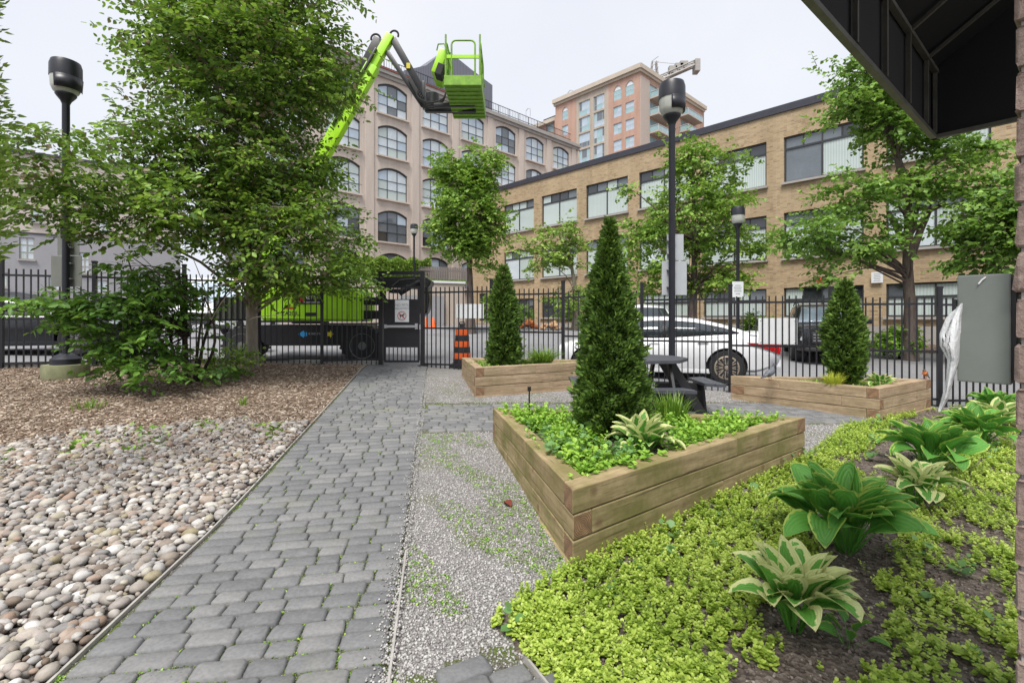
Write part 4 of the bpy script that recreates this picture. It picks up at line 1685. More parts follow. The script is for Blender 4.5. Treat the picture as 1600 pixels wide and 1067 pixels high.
bx = thing('utility_box', 'grey metal utility box fixed to the brick pier', 'box', Qp - e1 * 0.1 + Vector((0, 0, 1.25)))
a0 = Qp - e1 * 0.035 - e2 * 0.006
zb_, zt_ = E - 104 / F * 1.0, E + 70 / F * 1.0
ctr = a0 - e1 * 0.055 - e2 * 0.042
mb = MB().box((ctr.x, ctr.y, (zb_ + zt_) / 2), (0.082, 0.11, zt_ - zb_), rot=pr, bev=0.003)
mb.build('case', 'grey_box', bx, world=True)
MB().box(ctr - e2 * 0.0445 + Vector((0, 0, (zb_ + zt_) / 2 - 0.008)), (0.006, 0.125, (zt_ - zb_) * 0.62), rot=pr).build('door', 'black_paint', bx, world=True)
MB().box(ctr + e2 * 0.044 + Vector((0, 0, (zb_ + zt_) / 2)), (0.008, 0.1, (zt_ - zb_) * 0.9), rot=pr).build('gap_shade_strip', 'black_paint', bx, world=True)  # black strip standing in for the shaded gap between case and wall
mk = ctr + e1 * 0.0565
mb = MB().tube([(mk.x - 0.006, mk.y + 0.004, zt_ - 0.02), (mk.x - 0.002, mk.y + 0.001, zt_ - 0.012), (mk.x + 0.003, mk.y - 0.0025, zt_ - 0.006)], 0.0018, 5)
mb.build('scuff', 'white_ink', bx, world=True)

# plastic sheet hanging beside the box
pb = thing('plastic_bag', 'crumpled clear plastic sheet hanging beside the grey utility box', 'plastic bag', at(1490, 560, 1.16))
mb = MB()
cols_ = 10
prof = [(475, 1506, 1512), (495, 1484, 1512), (520, 1474, 1512), (540, 1474, 1510), (562, 1486, 1506), (590, 1484, 1497), (620, 1478, 1490), (642, 1471, 1477)]
rows_ = []
for v, ua, ub in prof:
    row = []
    for k in range(cols_):
        t = k / (cols_ - 1)
        u = ua + (ub - ua) * t
        row.append(at(u - 6, v + random.uniform(-2, 2), 1.06 - 0.03 * math.sin(math.pi * t) + random.gauss(0, 0.004)))
    rows_.append(row)
pts = [p for r in rows_ for p in r]
mb.poly(pts, [(i * cols_ + k, i * cols_ + k + 1, (i + 1) * cols_ + k + 1, (i + 1) * cols_ + k) for i in range(len(prof) - 1) for k in range(cols_ - 1)])
mb.build('sheet', 'clear_plastic', pb, smooth='all', world=True)

# awning over the doorway: frame of bars inside a black fabric skin
h_ = 1.02
K = Vector((2.34 * h_, 2.73 * h_, E + h_))
aw_ = thing('awning', 'black fabric awning with metal frame over the doorway', 'awning', K)
LEN, DEP, UP = 3.4, 0.62 * h_ + 0.35, 0.378 * h_
UPV = Vector((0, 0, UP))


def P_(s, t, z=0):
    return K + e1 * s + e2 * t + Vector((0, 0, z))


RISE = 0.66
mb = MB()
th = -e2 * 0.006
mb.prism([P_(0, 0), P_(LEN, 0), P_(LEN, 0, UP), P_(0, 0, UP)], th)
mb.build('front_skin', 'awning', aw_, world=True)
mb = MB()
mb.prism([P_(0, 0, UP), P_(LEN, 0, UP), P_(LEN, DEP, UP + RISE * DEP), P_(0, DEP, UP + RISE * DEP)], (0, 0, 0.006))
mb.build('roof_skin', 'awning', aw_, world=True)
mb = MB()
mb.prism([P_(0, 0), P_(0, DEP), P_(0, DEP, UP + RISE * DEP), P_(0, 0, UP)], -e1 * 0.006)
mb.build('end_skin', 'awning', aw_, world=True)
b = 0.021 * h_
ins = 0.012
for nm, pts in (('front_bar', [P_(0, ins), P_(LEN, ins)]), ('end_bar', [P_(ins, 0), P_(ins, DEP)]), ('ridge_bar', [P_(0, ins * 1.5, UP - 0.014), P_(LEN, ins * 1.5, UP - 0.014)])):
    d = pts[1] - pts[0]
    q = d.to_track_quat('X', 'Z').to_matrix()
    MB().box((pts[0] + pts[1]) / 2, (d.length, b * 1.2, b), rot=q).build(nm, 'awning_bar', aw_, world=True)
for s in (ins, 0.22 * h_, 0.6 * h_, 1.0 * h_, 1.4 * h_):
    MB().box(P_(s, ins * 1.4, UP / 2), (b * 0.8, b * 0.8, UP - 2 * b), rot=math.atan2(e1.y, e1.x)).build('upright', 'awning_bar', aw_, world=True)
    if s > 0.05:
        a_, c_ = P_(s, ins * 2, UP - 0.012), P_(s, DEP, UP + RISE * DEP - 0.012)
        d = c_ - a_
        MB().box((a_ + c_) / 2, (d.length, b * 0.8, b * 0.7), rot=d.to_track_quat('X', 'Z').to_matrix()).build('rafter', 'awning_bar', aw_, world=True)
# corner brace from the corner of the ridge to the wall


# ================================================================ OBJECTS
# ---------------------------------------------------------------- fence
def ray_on(u, p, q):
    """point where the sight line of column u crosses the plan line p-q"""
    r = (u - 800) / F
    dx, dy = q[0] - p[0], q[1] - p[1]
    t = (r * p[1] - p[0]) / (dx - r * dy)
    return (p[0] + t * dx, p[1] + t * dy)


GL_, GR_ = (-2.80, 10.46), (-1.90, 10.42)
left_posts = [GL_] + [ray_on(u, GL_, (-8.47, 8.47)) for u in (503, 405, 288, 148, 2, -190)]
right_posts = [GR_] + [ray_on(u, GR_, (6.83, 7.75)) for u in (768, 880, 1003, 1141, 1298, 1468)] + [(8.95, 7.68), (11.0, 7.6)]
fl = thing('fence', 'black metal picket fence left of the gate before the dark car', 'fence', (*GL_, 0))
fr_ = thing('fence', 'black metal picket fence right of the gate in front of the white car', 'fence', (*GR_, 0))
pk_me = MB().box((0, 0, 0.83), (0.019, 0.019, 1.76)).mesh('picket', 'black_metal')
post_me = MB().box((0, 0, 0.92), (0.062, 0.062, 1.9)).box((0, 0, 1.885), (0.074, 0.074, 0.03)).box((0, 0, 0.005), (0.15, 0.15, 0.02)).mesh('post', 'black_metal')
for root, posts in ((fl, left_posts), (fr_, right_posts)):
    ox, oy = root.location.x, root.location.y
    for i, p in enumerate(posts):
        b = g(p[0], p[1] - 0.08)
        if i:
            inst('post', post_me, root, (p[0] - ox, p[1] - oy, b), (0, 0, 0.3 if root is fl else -0.3))
        if i + 1 < len(posts):
            q = posts[i + 1]
            dx, dy = q[0] - p[0], q[1] - p[1]
            ln = math.hypot(dx, dy)
            an = math.atan2(dy, dx)
            base = 0.5 * (b + g(q[0], q[1] - 0.08)) + 0.01
            n = max(1, int(round(ln / 0.101)))
            for k in range(1, n):
                t = k / n
                inst('picket', pk_me, root, (p[0] + dx * t - ox, p[1] + dy * t - oy, base), (0, 0, an))
            for zz in (0.085, 0.845, 1.6):
                o = MB().box((0, 0, 0), (ln - 0.06, 0.034, 0.034), rot=0).build('rail', 'black_metal', root)
                o.location = ((p[0] + q[0]) / 2 - ox, (p[1] + q[1]) / 2 - oy, base + zz)
                o.rotation_euler = (0, 0, an)

# kerb below the left fence
sheet_strip('kerb', [(x - 0.05, y + 0.08) for x, y in reversed(left_posts)], 0.16, 0.07, 'concrete', 'low concrete kerb under the left fence', 'kerb')

# ---------------------------------------------------------------- gate
gb = 0.38
gt = thing('gate', 'black metal gate with solid panels and a white push bar', 'gate', (*GL_, gb))
gt.rotation_euler = (0, 0, math.atan2(GR_[1] - GL_[1], GR_[0] - GL_[0]))
GW = math.hypot(GR_[0] - GL_[0], GR_[1] - GL_[1])
for x in (0, GW):
    MB().box((x, 0, 1.0), (0.085, 0.085, 2.04)).box((x, 0, 0.012), (0.2, 0.16, 0.024)).build('post', 'black_metal', gt)
MB().box((GW / 2, 0, 1.98), (GW - 0.085, 0.08, 0.075)).build('header', 'black_metal', gt)
mb = MB()
for z in (0.1, 1.68):
    mb.box((GW / 2, 0, z), (GW - 0.15, 0.04, 0.045))
for x in (0.085, GW - 0.085):
    mb.box((x, 0, 0.89), (0.045, 0.042, 1.55))
mb.build('leaf_frame', 'black_metal', gt)
gpk = MB().box((0, 0, 0), (0.018, 0.018, 0.28)).mesh('picket', 'black_metal')
for k in range(1, 8):
    inst('picket', gpk, gt, (0.085 + (GW - 0.17) * k / 8, 0, 0.25))
    inst('picket', gpk, gt, (0.085 + (GW - 0.17) * k / 8, 0, 1.54), scale=(1, 1, 0.9))
MB().box((GW / 2, -0.006, 1.14), (GW - 0.215, 0.03, 0.56)).build('upper_panel', 'black_metal', gt)
MB().box((GW / 2, -0.006, 0.62), (GW - 0.215, 0.03, 0.45)).build('lower_panel', 'black_metal', gt)
mb = MB().box((GW / 2 + 0.0, -0.075, 0.845), (GW - 0.2, 0.04, 0.05)).box((0.12, -0.045, 0.845), (0.05, 0.06, 0.08)).box((GW - 0.12, -0.045, 0.845), (0.06, 0.06, 0.12))
mb.build('push_bar', 'steel', gt)
MB().box((GW - 0.045, -0.05, 0.83), (0.03, 0.03, 0.1)).build('latch', 'steel', gt)


def lettering(txt, parent, loc, size, mat, rot=(math.pi / 2, 0, 0), align='CENTER', ext=0.0008):
    cu = bpy.data.curves.new('lettering', 'FONT')
    cu.body = txt
    cu.size = size
    cu.align_x = align
    cu.align_y = 'CENTER'
    cu.extrude = ext
    cu.materials.append(M[mat])
    o = bpy.data.objects.new('lettering', cu)
    COL.objects.link(o)
    bpy.context.view_layer.update()
    nm = bpy.data.meshes.new_from_object(o.evaluated_get(bpy.context.evaluated_depsgraph_get()))
    bpy.data.objects.remove(o)
    o = link(bpy.data.objects.new('lettering', nm), parent)
    o.location = loc
    o.rotation_euler = rot
    return o


sg = thing('gate_sign', 'white no pets allowed sign with crossed out dog on the gate', 'sign', (GL_[0] + 0.46, GL_[1] - 0.04, gb + 1.17))
SW, SH = 0.3, 0.47
MB().box((0, -0.005, 0), (SW, 0.008, SH), bev=0.003).build('plate', 'white_sign', sg)
lettering('NO PETS', sg, (0, -0.0105, 0.125), 0.072, 'grey_ink')
lettering('ALLOWED', sg, (0, -0.0105, 0.055), 0.062, 'grey_ink')
mb = MB()
pts = [(0.088 * math.cos(a), -0.0115, -0.1 + 0.088 * math.sin(a)) for a in np.linspace(0, 2 * math.pi, 28, endpoint=False)]
mb.tube(pts, 0.0065, 4, closed=True)
mb.tube([(-0.062, -0.0125, -0.038), (0.062, -0.0125, -0.162)], 0.006, 4)
mb.build('red_ring', 'red', sg)
dog = [(-0.052, -0.082), (-0.058, -0.062), (-0.05, -0.072), (-0.035, -0.082), (0.018, -0.078), (0.028, -0.06), (0.036, -0.05), (0.044, -0.058), (0.062, -0.066), (0.06, -0.076), (0.04, -0.08),
       (0.034, -0.1), (0.034, -0.15), (0.024, -0.15), (0.02, -0.112), (-0.026, -0.11), (-0.03, -0.15), (-0.042, -0.15), (-0.044, -0.11)]
MB().prism([(x, -0.0095, z) for x, z in dog], (0, -0.0008, 0)).build('dog_mark', 'black_ink', sg)

# ---------------------------------------------------------------- plates fixed to the street side of the fence


def fence_plate(u0, u1, v0, v1, line, mat, label, off=0.03):
    p, q = line
    um = (u0 + u1) / 2
    a = ray_on(u0, p, q)
    b = ray_on(u1, p, q)
    c = ray_on(um, p, q)
    an = math.atan2(b[1] - a[1], b[0] - a[0])
    w = math.hypot(b[0] - a[0], b[1] - a[1])
    z0, z1 = at(um, v1, c[1]).z, at(um, v0, c[1]).z
    n = Vector((-math.sin(an), math.cos(an), 0))
    t = thing('fence_plate', label, 'plate', (c[0] + n.x * off, c[1] + n.y * off, (z0 + z1) / 2), an)
    MB().box((0, 0, 0), (w, 0.006, z1 - z0), bev=0.0015).build('plate', mat, t)
    for sx in (-1, 1):
        for sz in (-1, 1):
            MB().lathe([(0.012, 0), (0.012, 0.004), (0.006, 0.007)], (sx * w * 0.44, -0.003, sz * (z1 - z0) * 0.42), 8, Matrix.Rotation(math.pi / 2, 3, 'X')).build('bolt', 'steel', t)
    return t


RL = (GR_, (6.83, 7.75))
LL = (GL_, (-8.47, 8.47))
fence_plate(712, 755, 475, 497.5, RL, 'white_sign', 'small blank white plate on the fence above the striped barrel', 0.025)
fence_plate(1185, 1246, 497, 538, RL, 'white_sign', 'large blank white plate on the fence behind the white car trunk', 0.025)
fence_plate(335, 388, 464, 500, LL, 'sign_back_dark', 'dull grey plate on the left fence beside the tree trunk', 0.025)


# ---------------------------------------------------------------- raised planters
def isect(p, d, q, e):
    k = d[0] * e[1] - d[1] * e[0]
    t = ((q[0] - p[0]) * e[1] - (q[1] - p[1]) * e[0]) / k
    return (p[0] + d[0] * t, p[1] + d[1] * t)


def planter(name, label, poly, ztop, mat, splits, flip=0):
    n = len(poly)
    cx_, cy_ = sum(p[0] for p in poly) / n, sum(p[1] for p in poly) / n
    root = thing(name, label, 'planter', (cx_, cy_, ztop - 0.44), group='timber planters')
    TH, RH = 0.14, 0.146
    dirs, nin = [], []
    for i in range(n):
        p, q = poly[i], poly[(i + 1) % n]
        l = math.hypot(q[0] - p[0], q[1] - p[1])
        d = ((q[0] - p[0]) / l, (q[1] - p[1]) / l)
        m = (-d[1], d[0])
        if (cx_ - p[0]) * m[0] + (cy_ - p[1]) * m[1] < 0:
            m = (d[1], -d[0])
        dirs.append(d)
        nin.append(m)

    def line(i, off):
        i %= n
        return (poly[i][0] + nin[i][0] * off, poly[i][1] + nin[i][1] * off), dirs[i]
    for r in range(4):
        h = RH - 0.007 if r < 3 else 0.14
        z0 = ztop - RH * (r + 1) + (0.0 if r < 3 else 0.006)
        for i in range(n):
            through0 = (r + i + flip) % 2 == 0 if i else (r + flip) % 2 == 0
            # at corner i the board of edge i runs through when the row parity says so; the neighbour then stops short

            def thr(edge, corner):
                return ((r + flip) % 2 == 0) == (edge == corner)
            s_thr = thr(i, i)
            e_thr = thr(i, (i + 1) % n)
            out = 0.0 if r < 3 else 0.018
            o, d = line(i, -out)
            inn, _ = line(i, TH)
            ps, ds = line(i - 1, 0 if s_thr else TH + 0.003)
            pe, de = line(i + 1, 0 if e_thr else TH + 0.003)
            quad = [isect(o, d, ps, ds), isect(o, d, pe, de), isect(inn, d, pe, de), isect(inn, d, ps, ds)]
            sp = splits.get((i, r), [])
            cuts = [0.0] + sp + [1.0]
            for ca, cb in zip(cuts, cuts[1:]):
                f = lambda a, b, t: (a[0] + (b[0] - a[0]) * t, a[1] + (b[1] - a[1]) * t)
                ga, gb2 = (0.0, 0.0)
                q4 = [f(quad[0], quad[1], ca + (0.0006 if ca else 0)), f(quad[0], quad[1], cb - (0.0006 if cb < 1 else 0)), f(quad[3], quad[2], cb), f(quad[3], quad[2], ca)]
                mx_, my_ = sum(p[0] for p in q4) / 4, sum(p[1] for p in q4) / 4
                ang = math.atan2(d[1], d[0])
                c_, s_ = math.cos(-ang), math.sin(-ang)
                loc = [((p[0] - mx_) * c_ - (p[1] - my_) * s_, (p[0] - mx_) * s_ + (p[1] - my_) * c_) for p in q4]
                mb = MB().prism([(x, y, -h / 2) for x, y in loc], (0, 0, h))
                bmesh.ops.bevel(mb.bm, geom=list(mb.bm.edges), offset=0.007, segments=2, profile=0.6, affect='EDGES')
                me = mb.mesh('timber', mat)
                me.materials.append(M['end_grain'])
                for pl in me.polygons:
                    if abs(pl.normal.x) > 0.55 and pl.area > 0.005:
                        pl.material_index = 1
                ob = inst('timber', me, root, (mx_ - cx_, my_ - cy_, z0 + h / 2 - (ztop - 0.44)), (random.gauss(0, 0.003), 0, ang + random.gauss(0, 0.0012)))
    # soil
    inner = []
    for i in range(n):
        a, da = line(i - 1, TH * 0.7)
        b, db = line(i, TH * 0.7)
        inner.append(isect(a, da, b, db))
    mb = MB()
    cc = (cx_ - cx_, cy_ - cy_, 0.36)
    rim = []
    for i in range(n):
        p, q = inner[i], inner[(i + 1) % n]
        for k in range(10):
            rim.append((p[0] + (q[0] - p[0]) * k / 10 - cx_, p[1] + (q[1] - p[1]) * k / 10 - cy_))
    rings = []
    for t in (1.0, 0.8, 0.6, 0.4, 0.2):
        rings.append([mb.bm.verts.new((x * t, y * t, 0.35 + 0.03 * (1 - t) + random.uniform(-0.012, 0.012))) for x, y in rim])
    m_ = len(rim)
    for a, b in zip(rings, rings[1:]):
        for k in range(m_):
            mb.bm.faces.new((a[k], a[(k + 1) % m_], b[(k + 1) % m_], b[k]))
    mb.bm.faces.new(rings[-1])
    mb.build('soil', 'soil', root, smooth='all')
    return root, inner


pa, inA = planter('planter', 'large mossy timber planter nearest the cobbles with striped hosta and conifer', PL_A, 0.446, 'timber_green', {(2, 1): [0.42], (2, 0): [0.6], (2, 2): [0.3], (0, 2): [0.55], (0, 0): [0.62], (2, 3): [0.5]}, 0)
pb_, inB = planter('planter', 'pale timber planter near the gate holding a narrow conifer and grass', PL_B, 0.655, 'timber_pale', {(0, 0): [0.35], (0, 1): [0.7], (0, 2): [0.45]}, 1)
pc_, inC = planter('planter', 'pale timber planter with pigeon on its edge before the white car', PL_C, 0.475, 'timber_pale', {(2, 0): [0.4], (2, 1): [0.75], (2, 2): [0.3]}, 0)
st_ = thing('drip_stake', 'thin black irrigation stake in the near planter soil', 'stake', at(827, 640, 4.9))
MB().tube([(0, 0, -0.1), (0, 0, 0.2)], 0.008, 6).box((0, 0, 0.21), (0.035, 0.035, 0.04)).build('stake', 'black_metal', st_)


# ---------------------------------------------------------------- lamp posts
def lamp(label, x, y, zb, ztop, foot=0.0, group='street lamps', shield=True, rz=0.0):
    t = thing('street_lamp', label, 'street lamp', (x, y, zb), rz, group)
    H = ztop - zb
    z0 = foot
    mb = MB().lathe([(0.052, z0), (0.052, H - 0.72), (0.058, H - 0.7), (0.075, H - 0.66), (0.12, H - 0.6), (0.14, H - 0.57), (0.14, H - 0.55)], n=20)
    mb.build('post', 'post_paint', t, smooth=True)
    if foot:
        MB().lathe([(0.3, -0.12), (0.31, foot * 0.55), (0.3, foot)], n=28).build('concrete_foot', 'mossy_concrete', t, smooth=True)
        MB().lathe([(0.2, foot), (0.2, foot + 0.09), (0.13, foot + 0.15), (0.07, foot + 0.18)], n=24).build('base_cover', 'post_paint', t, smooth=True)
    else:
        MB().lathe([(0.13, 0), (0.13, 0.06), (0.07, 0.12)], n=20).build('base_cover', 'post_paint', t, smooth=True)
    mb = MB().lathe([(0.13, H - 0.55), (0.165, H - 0.52), (0.195, H - 0.45), (0.205, H - 0.26)], n=28)
    mb.build('lamp_bowl', 'lamp_glass', t, smooth=True)
    mb = MB().lathe([(0.212, H - 0.29), (0.21, H - 0.1), (0.19, H - 0.03), (0.12, H)], n=28)
    mb.build('hood', 'post_paint', t, smooth=True)
    if shield:
        mb = MB()
        n = 12
        ra, rb = [], []
        for k in range(n + 1):
            a = math.radians(-75 + 130 * k / n)
            ra.append((0.213 * math.cos(a), 0.213 * math.sin(a), H - 0.29))
            rb.append((0.2 * math.cos(a), 0.2 * math.sin(a), H - 0.5))
        mb.poly(ra + rb, [(k, k + 1, n + 2 + k, n + 1 + k) for k in range(n)])
        o = mb.build('shield', 'post_paint', t, smooth='all')
        md = o.modifiers.new('thick', 'SOLIDIFY')
        md.thickness = 0.006
    return t


xr, yr = at(1047, 500, 8.0).x, 8.0
lamp('tall black street lamp standing behind the picnic table', xr + 0.03, yr, g(xr, yr) - 0.01, at(1055, 128, 8.0).z, rz=-0.6)
xl, yl = at(103, 500, 8.0).x, 8.0
lamp('tall black street lamp on round concrete foot among the left branches', xl, yl, at(103, 581, 8.0).z, at(110, 95, 8.0).z, foot=0.125, rz=-0.3)
p = at(1153, 500, 15.8)
lamp('slim black street lamp before the brick building between two trees', p.x, p.y, g(p.x, p.y), at(1154, 323, 15.8).z, shield=False)
p = at(647, 500, 27.0)
lamp('small distant street lamp in front of the beige warehouse', p.x, p.y, 3.3, at(648, 350, 27).z, shield=False)


def post_sign(label, plates, Y, off, mat, name='post_sign'):
    u0, u1, v0, v1 = plates[0]
    c = at((u0 + u1) / 2, (v0 + v1) / 2, Y + off)
    t = thing(name, label, 'sign', c)
    for u0, u1, v0, v1 in plates:
        a, b = at(u0, v1, Y + off), at(u1, v0, Y + off)
        q = (a + b) / 2 - c
        MB().box(q, (b.x - a.x, 0.006, b.z - a.z), bev=0.002).build('plate', mat, t)
    for u0, u1, v0, v1 in plates:
        for v in (v0 + (v1 - v0) * 0.25, v0 + (v1 - v0) * 0.75):
            z = at(u0, v, Y + off).z - c.z
            MB().box(((xr if Y < 9 and c.x > 0 else xl) + (0.03 if c.x > 0 else 0) - c.x, -off * 0.55, z), (0.14, off * 0.8, 0.02)).build('bracket', 'steel', t)
    return t


post_sign('two blank sign backs stacked on the tall lamp behind the table', [(1042, 1068, 366, 407), (1034, 1073, 408, 461)], 8.0, 0.075, 'sign_back')
post_sign('two dull sign backs on the left lamp among the leaves', [(90, 124, 352, 399), (80, 128, 400, 448)], 8.0, 0.075, 'sign_back_dark')


def notice(label, u0, u1, v0, v1, Y, rz, lines):
    c = at((u0 + u1) / 2, (v0 + v1) / 2, Y)
    w, h = (u1 - u0) / F * Y, (v1 - v0) / F * Y
    t = thing('notice_sign', label, 'sign', c, rz)
    MB().box((0, 0, 0), (w, 0.012, h), bev=0.003).build('plate', 'white_sign', t)
    mb = MB()
    for z, k in lines:
        mb.box((0, -0.0075, h * z), (w * k, 0.002, h * 0.045))
    mb.build('print', 'grey_ink', t)
    return t


notice('small white notice on the slim lamp before the brick building', 1144, 1161.5, 440, 464.5, 15.66, 0, [(0.25, 0.5), (0.12, 0.7), (0.0, 0.6), (-0.12, 0.65), (-0.28, 0.4)])
r_ = (1370.5 - 800) / F
s_ = (r_ * FAC0[1] - FAC0[0]) / (FACD[0] - r_ * FACD[1])
yw = FAC0[1] + s_ * FACD[1] - 0.1
notice('white parking notice fixed to the tan brick wall beside the maple', 1363, 1378, 425, 442, yw, math.atan2(FACD[1], FACD[0]), [(0.3, 0.6), (0.15, 0.5), (0.0, 0.6), (-0.15, 0.5), (-0.3, 0.6)])
r_ = (1282 - 800) / F
s_ = (r_ * FAC0[1] - FAC0[0]) / (FACD[0] - r_ * FACD[1])
yw = FAC0[1] + s_ * FACD[1] - 0.12
al = thing('alarm_bell', 'small red alarm bell on the tan brick wall under leaves', 'bell', at(1281, 439, yw), math.atan2(FACD[1], FACD[0]))
MB().lathe([(0.02, 0.12), (0.1, 0.1), (0.13, 0.03), (0.12, 0.0)], (0, 0.02, 0), 16, Matrix.Rotation(math.pi / 2, 3, 'X')).build('gong', 'red', al, smooth=True)
MB().box((0, 0.05, 0), (0.1, 0.06, 0.1)).build('mount', 'red', al)

# ---------------------------------------------------------------- picnic table, six-sided with fixed benches
tx, ty = 1.74, 6.55
tz = g(tx, ty)
pt = thing('picnic_table', 'dark grey picnic table with attached benches behind the near planter', 'picnic table', (tx, ty, tz), math.radians(12))
pt.scale = (0.83, 0.83, 1.0)


def ngon(r, n, rot=0.0, z=0.0):
    return [(r * math.cos(2 * math.pi * k / n + rot), r * math.sin(2 * math.pi * k / n + rot), z) for k in range(n)]


for k in range(8):
    # boards across the top, clipped to the octagon
    R_, y0, y1 = 0.72, -0.68 + k * 0.17, -0.68 + (k + 1) * 0.17 - 0.008

    def half(y):
        a = R_ * math.cos(math.pi / 8)
        return min(a, a * math.sqrt(2) - abs(y))
    MB().prism([(-half(y0), y0, 0.735), (half(y0), y0, 0.735), (half(y1), y1, 0.735), (-half(y1), y1, 0.735)], (0, 0, 0.038)).build('table_board', 'table_dark', pt)
for k in range(4):
    a = math.radians(90 * k - 14)
    Rm = Matrix.Rotation(a, 3, 'Z')
    s = Rm @ Vector((0.98, 0, 0))
    t_ = Rm @ Vector((0, 1, 0))
    o_v = Rm @ Vector((1, 0, 0))
    for j in (0, 1):
        r0, r1 = 0.86 + j * 0.145, 0.86 + j * 0.145 + 0.138
        w0, w1 = 0.38 + j * 0.08, 0.45 + j * 0.04
        q = [o_v * r0 - t_ * w0, o_v * r0 + t_ * w0, o_v * r1 + t_ * w1, o_v * r1 - t_ * w1]
        MB().prism([(p.x, p.y, 0.43) for p in q], (0, 0, 0.036)).build('bench_board', 'table_dark', pt)
    # leg: slanted plank from under the top to the ground outside, with an upright under the bench
    for sd_ in (-1, 1):
        w = t_ * (0.3 * sd_)
        th_ = t_ * 0.04
        P0 = [o_v * 0.3 + w + Vector((0, 0, 0.73)), o_v * 0.44 + w + Vector((0, 0, 0.73)), o_v * 0.98 + w, o_v * 0.82 + w]
        MB().prism(P0, th_).build('leg', 'table_leg', pt)
    MB().prism([o_v * 0.88 - t_ * 0.22 + Vector((0, 0, 0.43)), o_v * 0.88 + t_ * 0.22 + Vector((0, 0, 0.43)), o_v * 0.95 + t_ * 0.16, o_v * 0.95 - t_ * 0.16], o_v * 0.035).build('bench_panel', 'table_leg', pt)
    MB().box(o_v * 0.6 + Vector((0, 0, 0.38)), (0.78, 0.04, 0.09), rot=a).build('brace', 'table_leg', pt)
MB().lathe([(0.07, 0.0), (0.07, 0.7)], n=10).build('centre_post', 'table_leg', pt)

# ---------------------------------------------------------------- traffic barrel and cones
p = at(722, 500, 10.95)
tb = thing('traffic_barrel', 'orange and black striped traffic barrel behind the fence', 'traffic barrel', (p.x, p.y, g(p.x, p.y)))
prof = [(0.2, 0.1), (0.2, 0.21), (0.195, 0.22), (0.19, 0.34), (0.185, 0.35), (0.178, 0.47), (0.173, 0.48), (0.166, 0.6), (0.161, 0.61), (0.155, 0.73), (0.15, 0.74), (0.145, 0.86)]
for k in range(6):
    a, b = prof[2 * k], prof[2 * k + 1]
    MB().lathe([(a[0] * 0.99, a[1]), a, (b[0], b[1] - 0.001), (b[0] * 0.985, b[1] + 0.008)], n=24).build('stripe', 'orange' if k % 2 else 'black_ink', tb, smooth=True)
MB().box((0, 0, 0.05), (0.52, 0.52, 0.1), bev=0.02).build('rubber_base', 'dark_rubber', tb)
MB().lathe([(0.14, 0.86), (0.1, 0.9), (0.06, 0.92), (0.06, 0.99), (0.03, 1.0)], n=16).tube([(-0.06, 0, 0.97), (-0.05, 0, 1.03), (0.05, 0, 1.03), (0.06, 0, 0.97)], 0.012, 6).build('handle', 'black_ink', tb, smooth=True)
for u, lab in ((665, 'orange traffic cone half hidden by the gate post'), (677, 'orange traffic cone by the beige terrace wall')):
    p = at(u, 500, 24.2)
    c = thing('traffic_cone', lab, 'traffic cone', (p.x, p.y, g(p.x, p.y) - 0.01), group='orange traffic cones')
    MB().lathe([(0.15, 0.035), (0.03, 0.55), (0.02, 0.56)], n=18).build('cone', 'orange', c, smooth=True)
    MB().box((0, 0, 0.018), (0.38, 0.38, 0.036), bev=0.01).build('base', 'orange', c)

# blue and orange things behind the left fence
p = at(131, 470, 14)
bn = thing('blue_bin', 'bright blue plastic bin glimpsed between leaves behind the fence', 'bin', (p.x, p.y, g(p.x, p.y)))
MB().prism([(-0.24, -0.25, 0.12), (0.24, -0.25, 0.12), (0.24, 0.25, 0.12), (-0.24, 0.25, 0.12)], (0, 0, 0.9)).build('body', 'blue', bn)
MB().box((0, 0, 1.06), (0.6, 0.62, 0.07), bev=0.02).build('lid', 'blue', bn)
for s in (-0.2, 0.2):
    MB().lathe([(0.1, -0.03), (0.1, 0.03)], (s, 0.24, 0.1), 14, Matrix.Rotation(math.pi / 2, 3, 'Y')).build('wheel', 'dark_rubber', bn)
p = at(163, 480, 14)
bo = thing('traffic_barrel', 'orange plastic barrel glimpsed through the shrub by the white van', 'traffic barrel', (p.x, p.y, g(p.x, p.y)))
MB().lathe([(0.26, 0.06), (0.24, 0.5), (0.2, 0.95), (0.1, 1.0)], n=20).build('drum', 'orange', bo, smooth=True)
MB().lathe([(0.244, 0.5), (0.222, 0.68)], n=20).build('band', 'yellow', bo, smooth=True)
MB().lathe([(0.36, 0.0), (0.36, 0.06)], n=20).build('base', 'dark_rubber', bo)

# dry leaf on the gravel
p = at(793, 790, 3.62)
dl = thing('dry_leaf', 'curled reddish brown leaf on the gravel beside the mossy planter', 'leaf', (p.x, p.y, 0.012), 0.6)
mb = MB()
pts = []
for i in range(7):
    t = i / 6
    w = 0.032 * math.sin(math.pi * min(1, t * 0.9 + 0.08))
    for k in (-1, 0, 1):
        pts.append((k * w, (t - 0.5) * 0.085, 0.022 * abs(k) + 0.02 * math.sin(3 * t)))
mb.poly(pts, [(3 * i + k, 3 * i + k + 1, 3 * i + k + 4, 3 * i + k + 3) for i in range(6) for k in (0, 1)])
M['rust_leaf'] = plain('rust_leaf', (0.16, 0.035, 0.018), 0.7, var=0.4, scale=30)
o = mb.build('blade', 'rust_leaf', dl, smooth='all')
md = o.modifiers.new('thick', 'SOLIDIFY')
md.thickness = 0.0015


# ---------------------------------------------------------------- vehicles
def interp(x, pts):
    xs = [p[0] for p in pts]
    ys = [p[1] for p in pts]
    return float(np.interp(x, xs, ys))


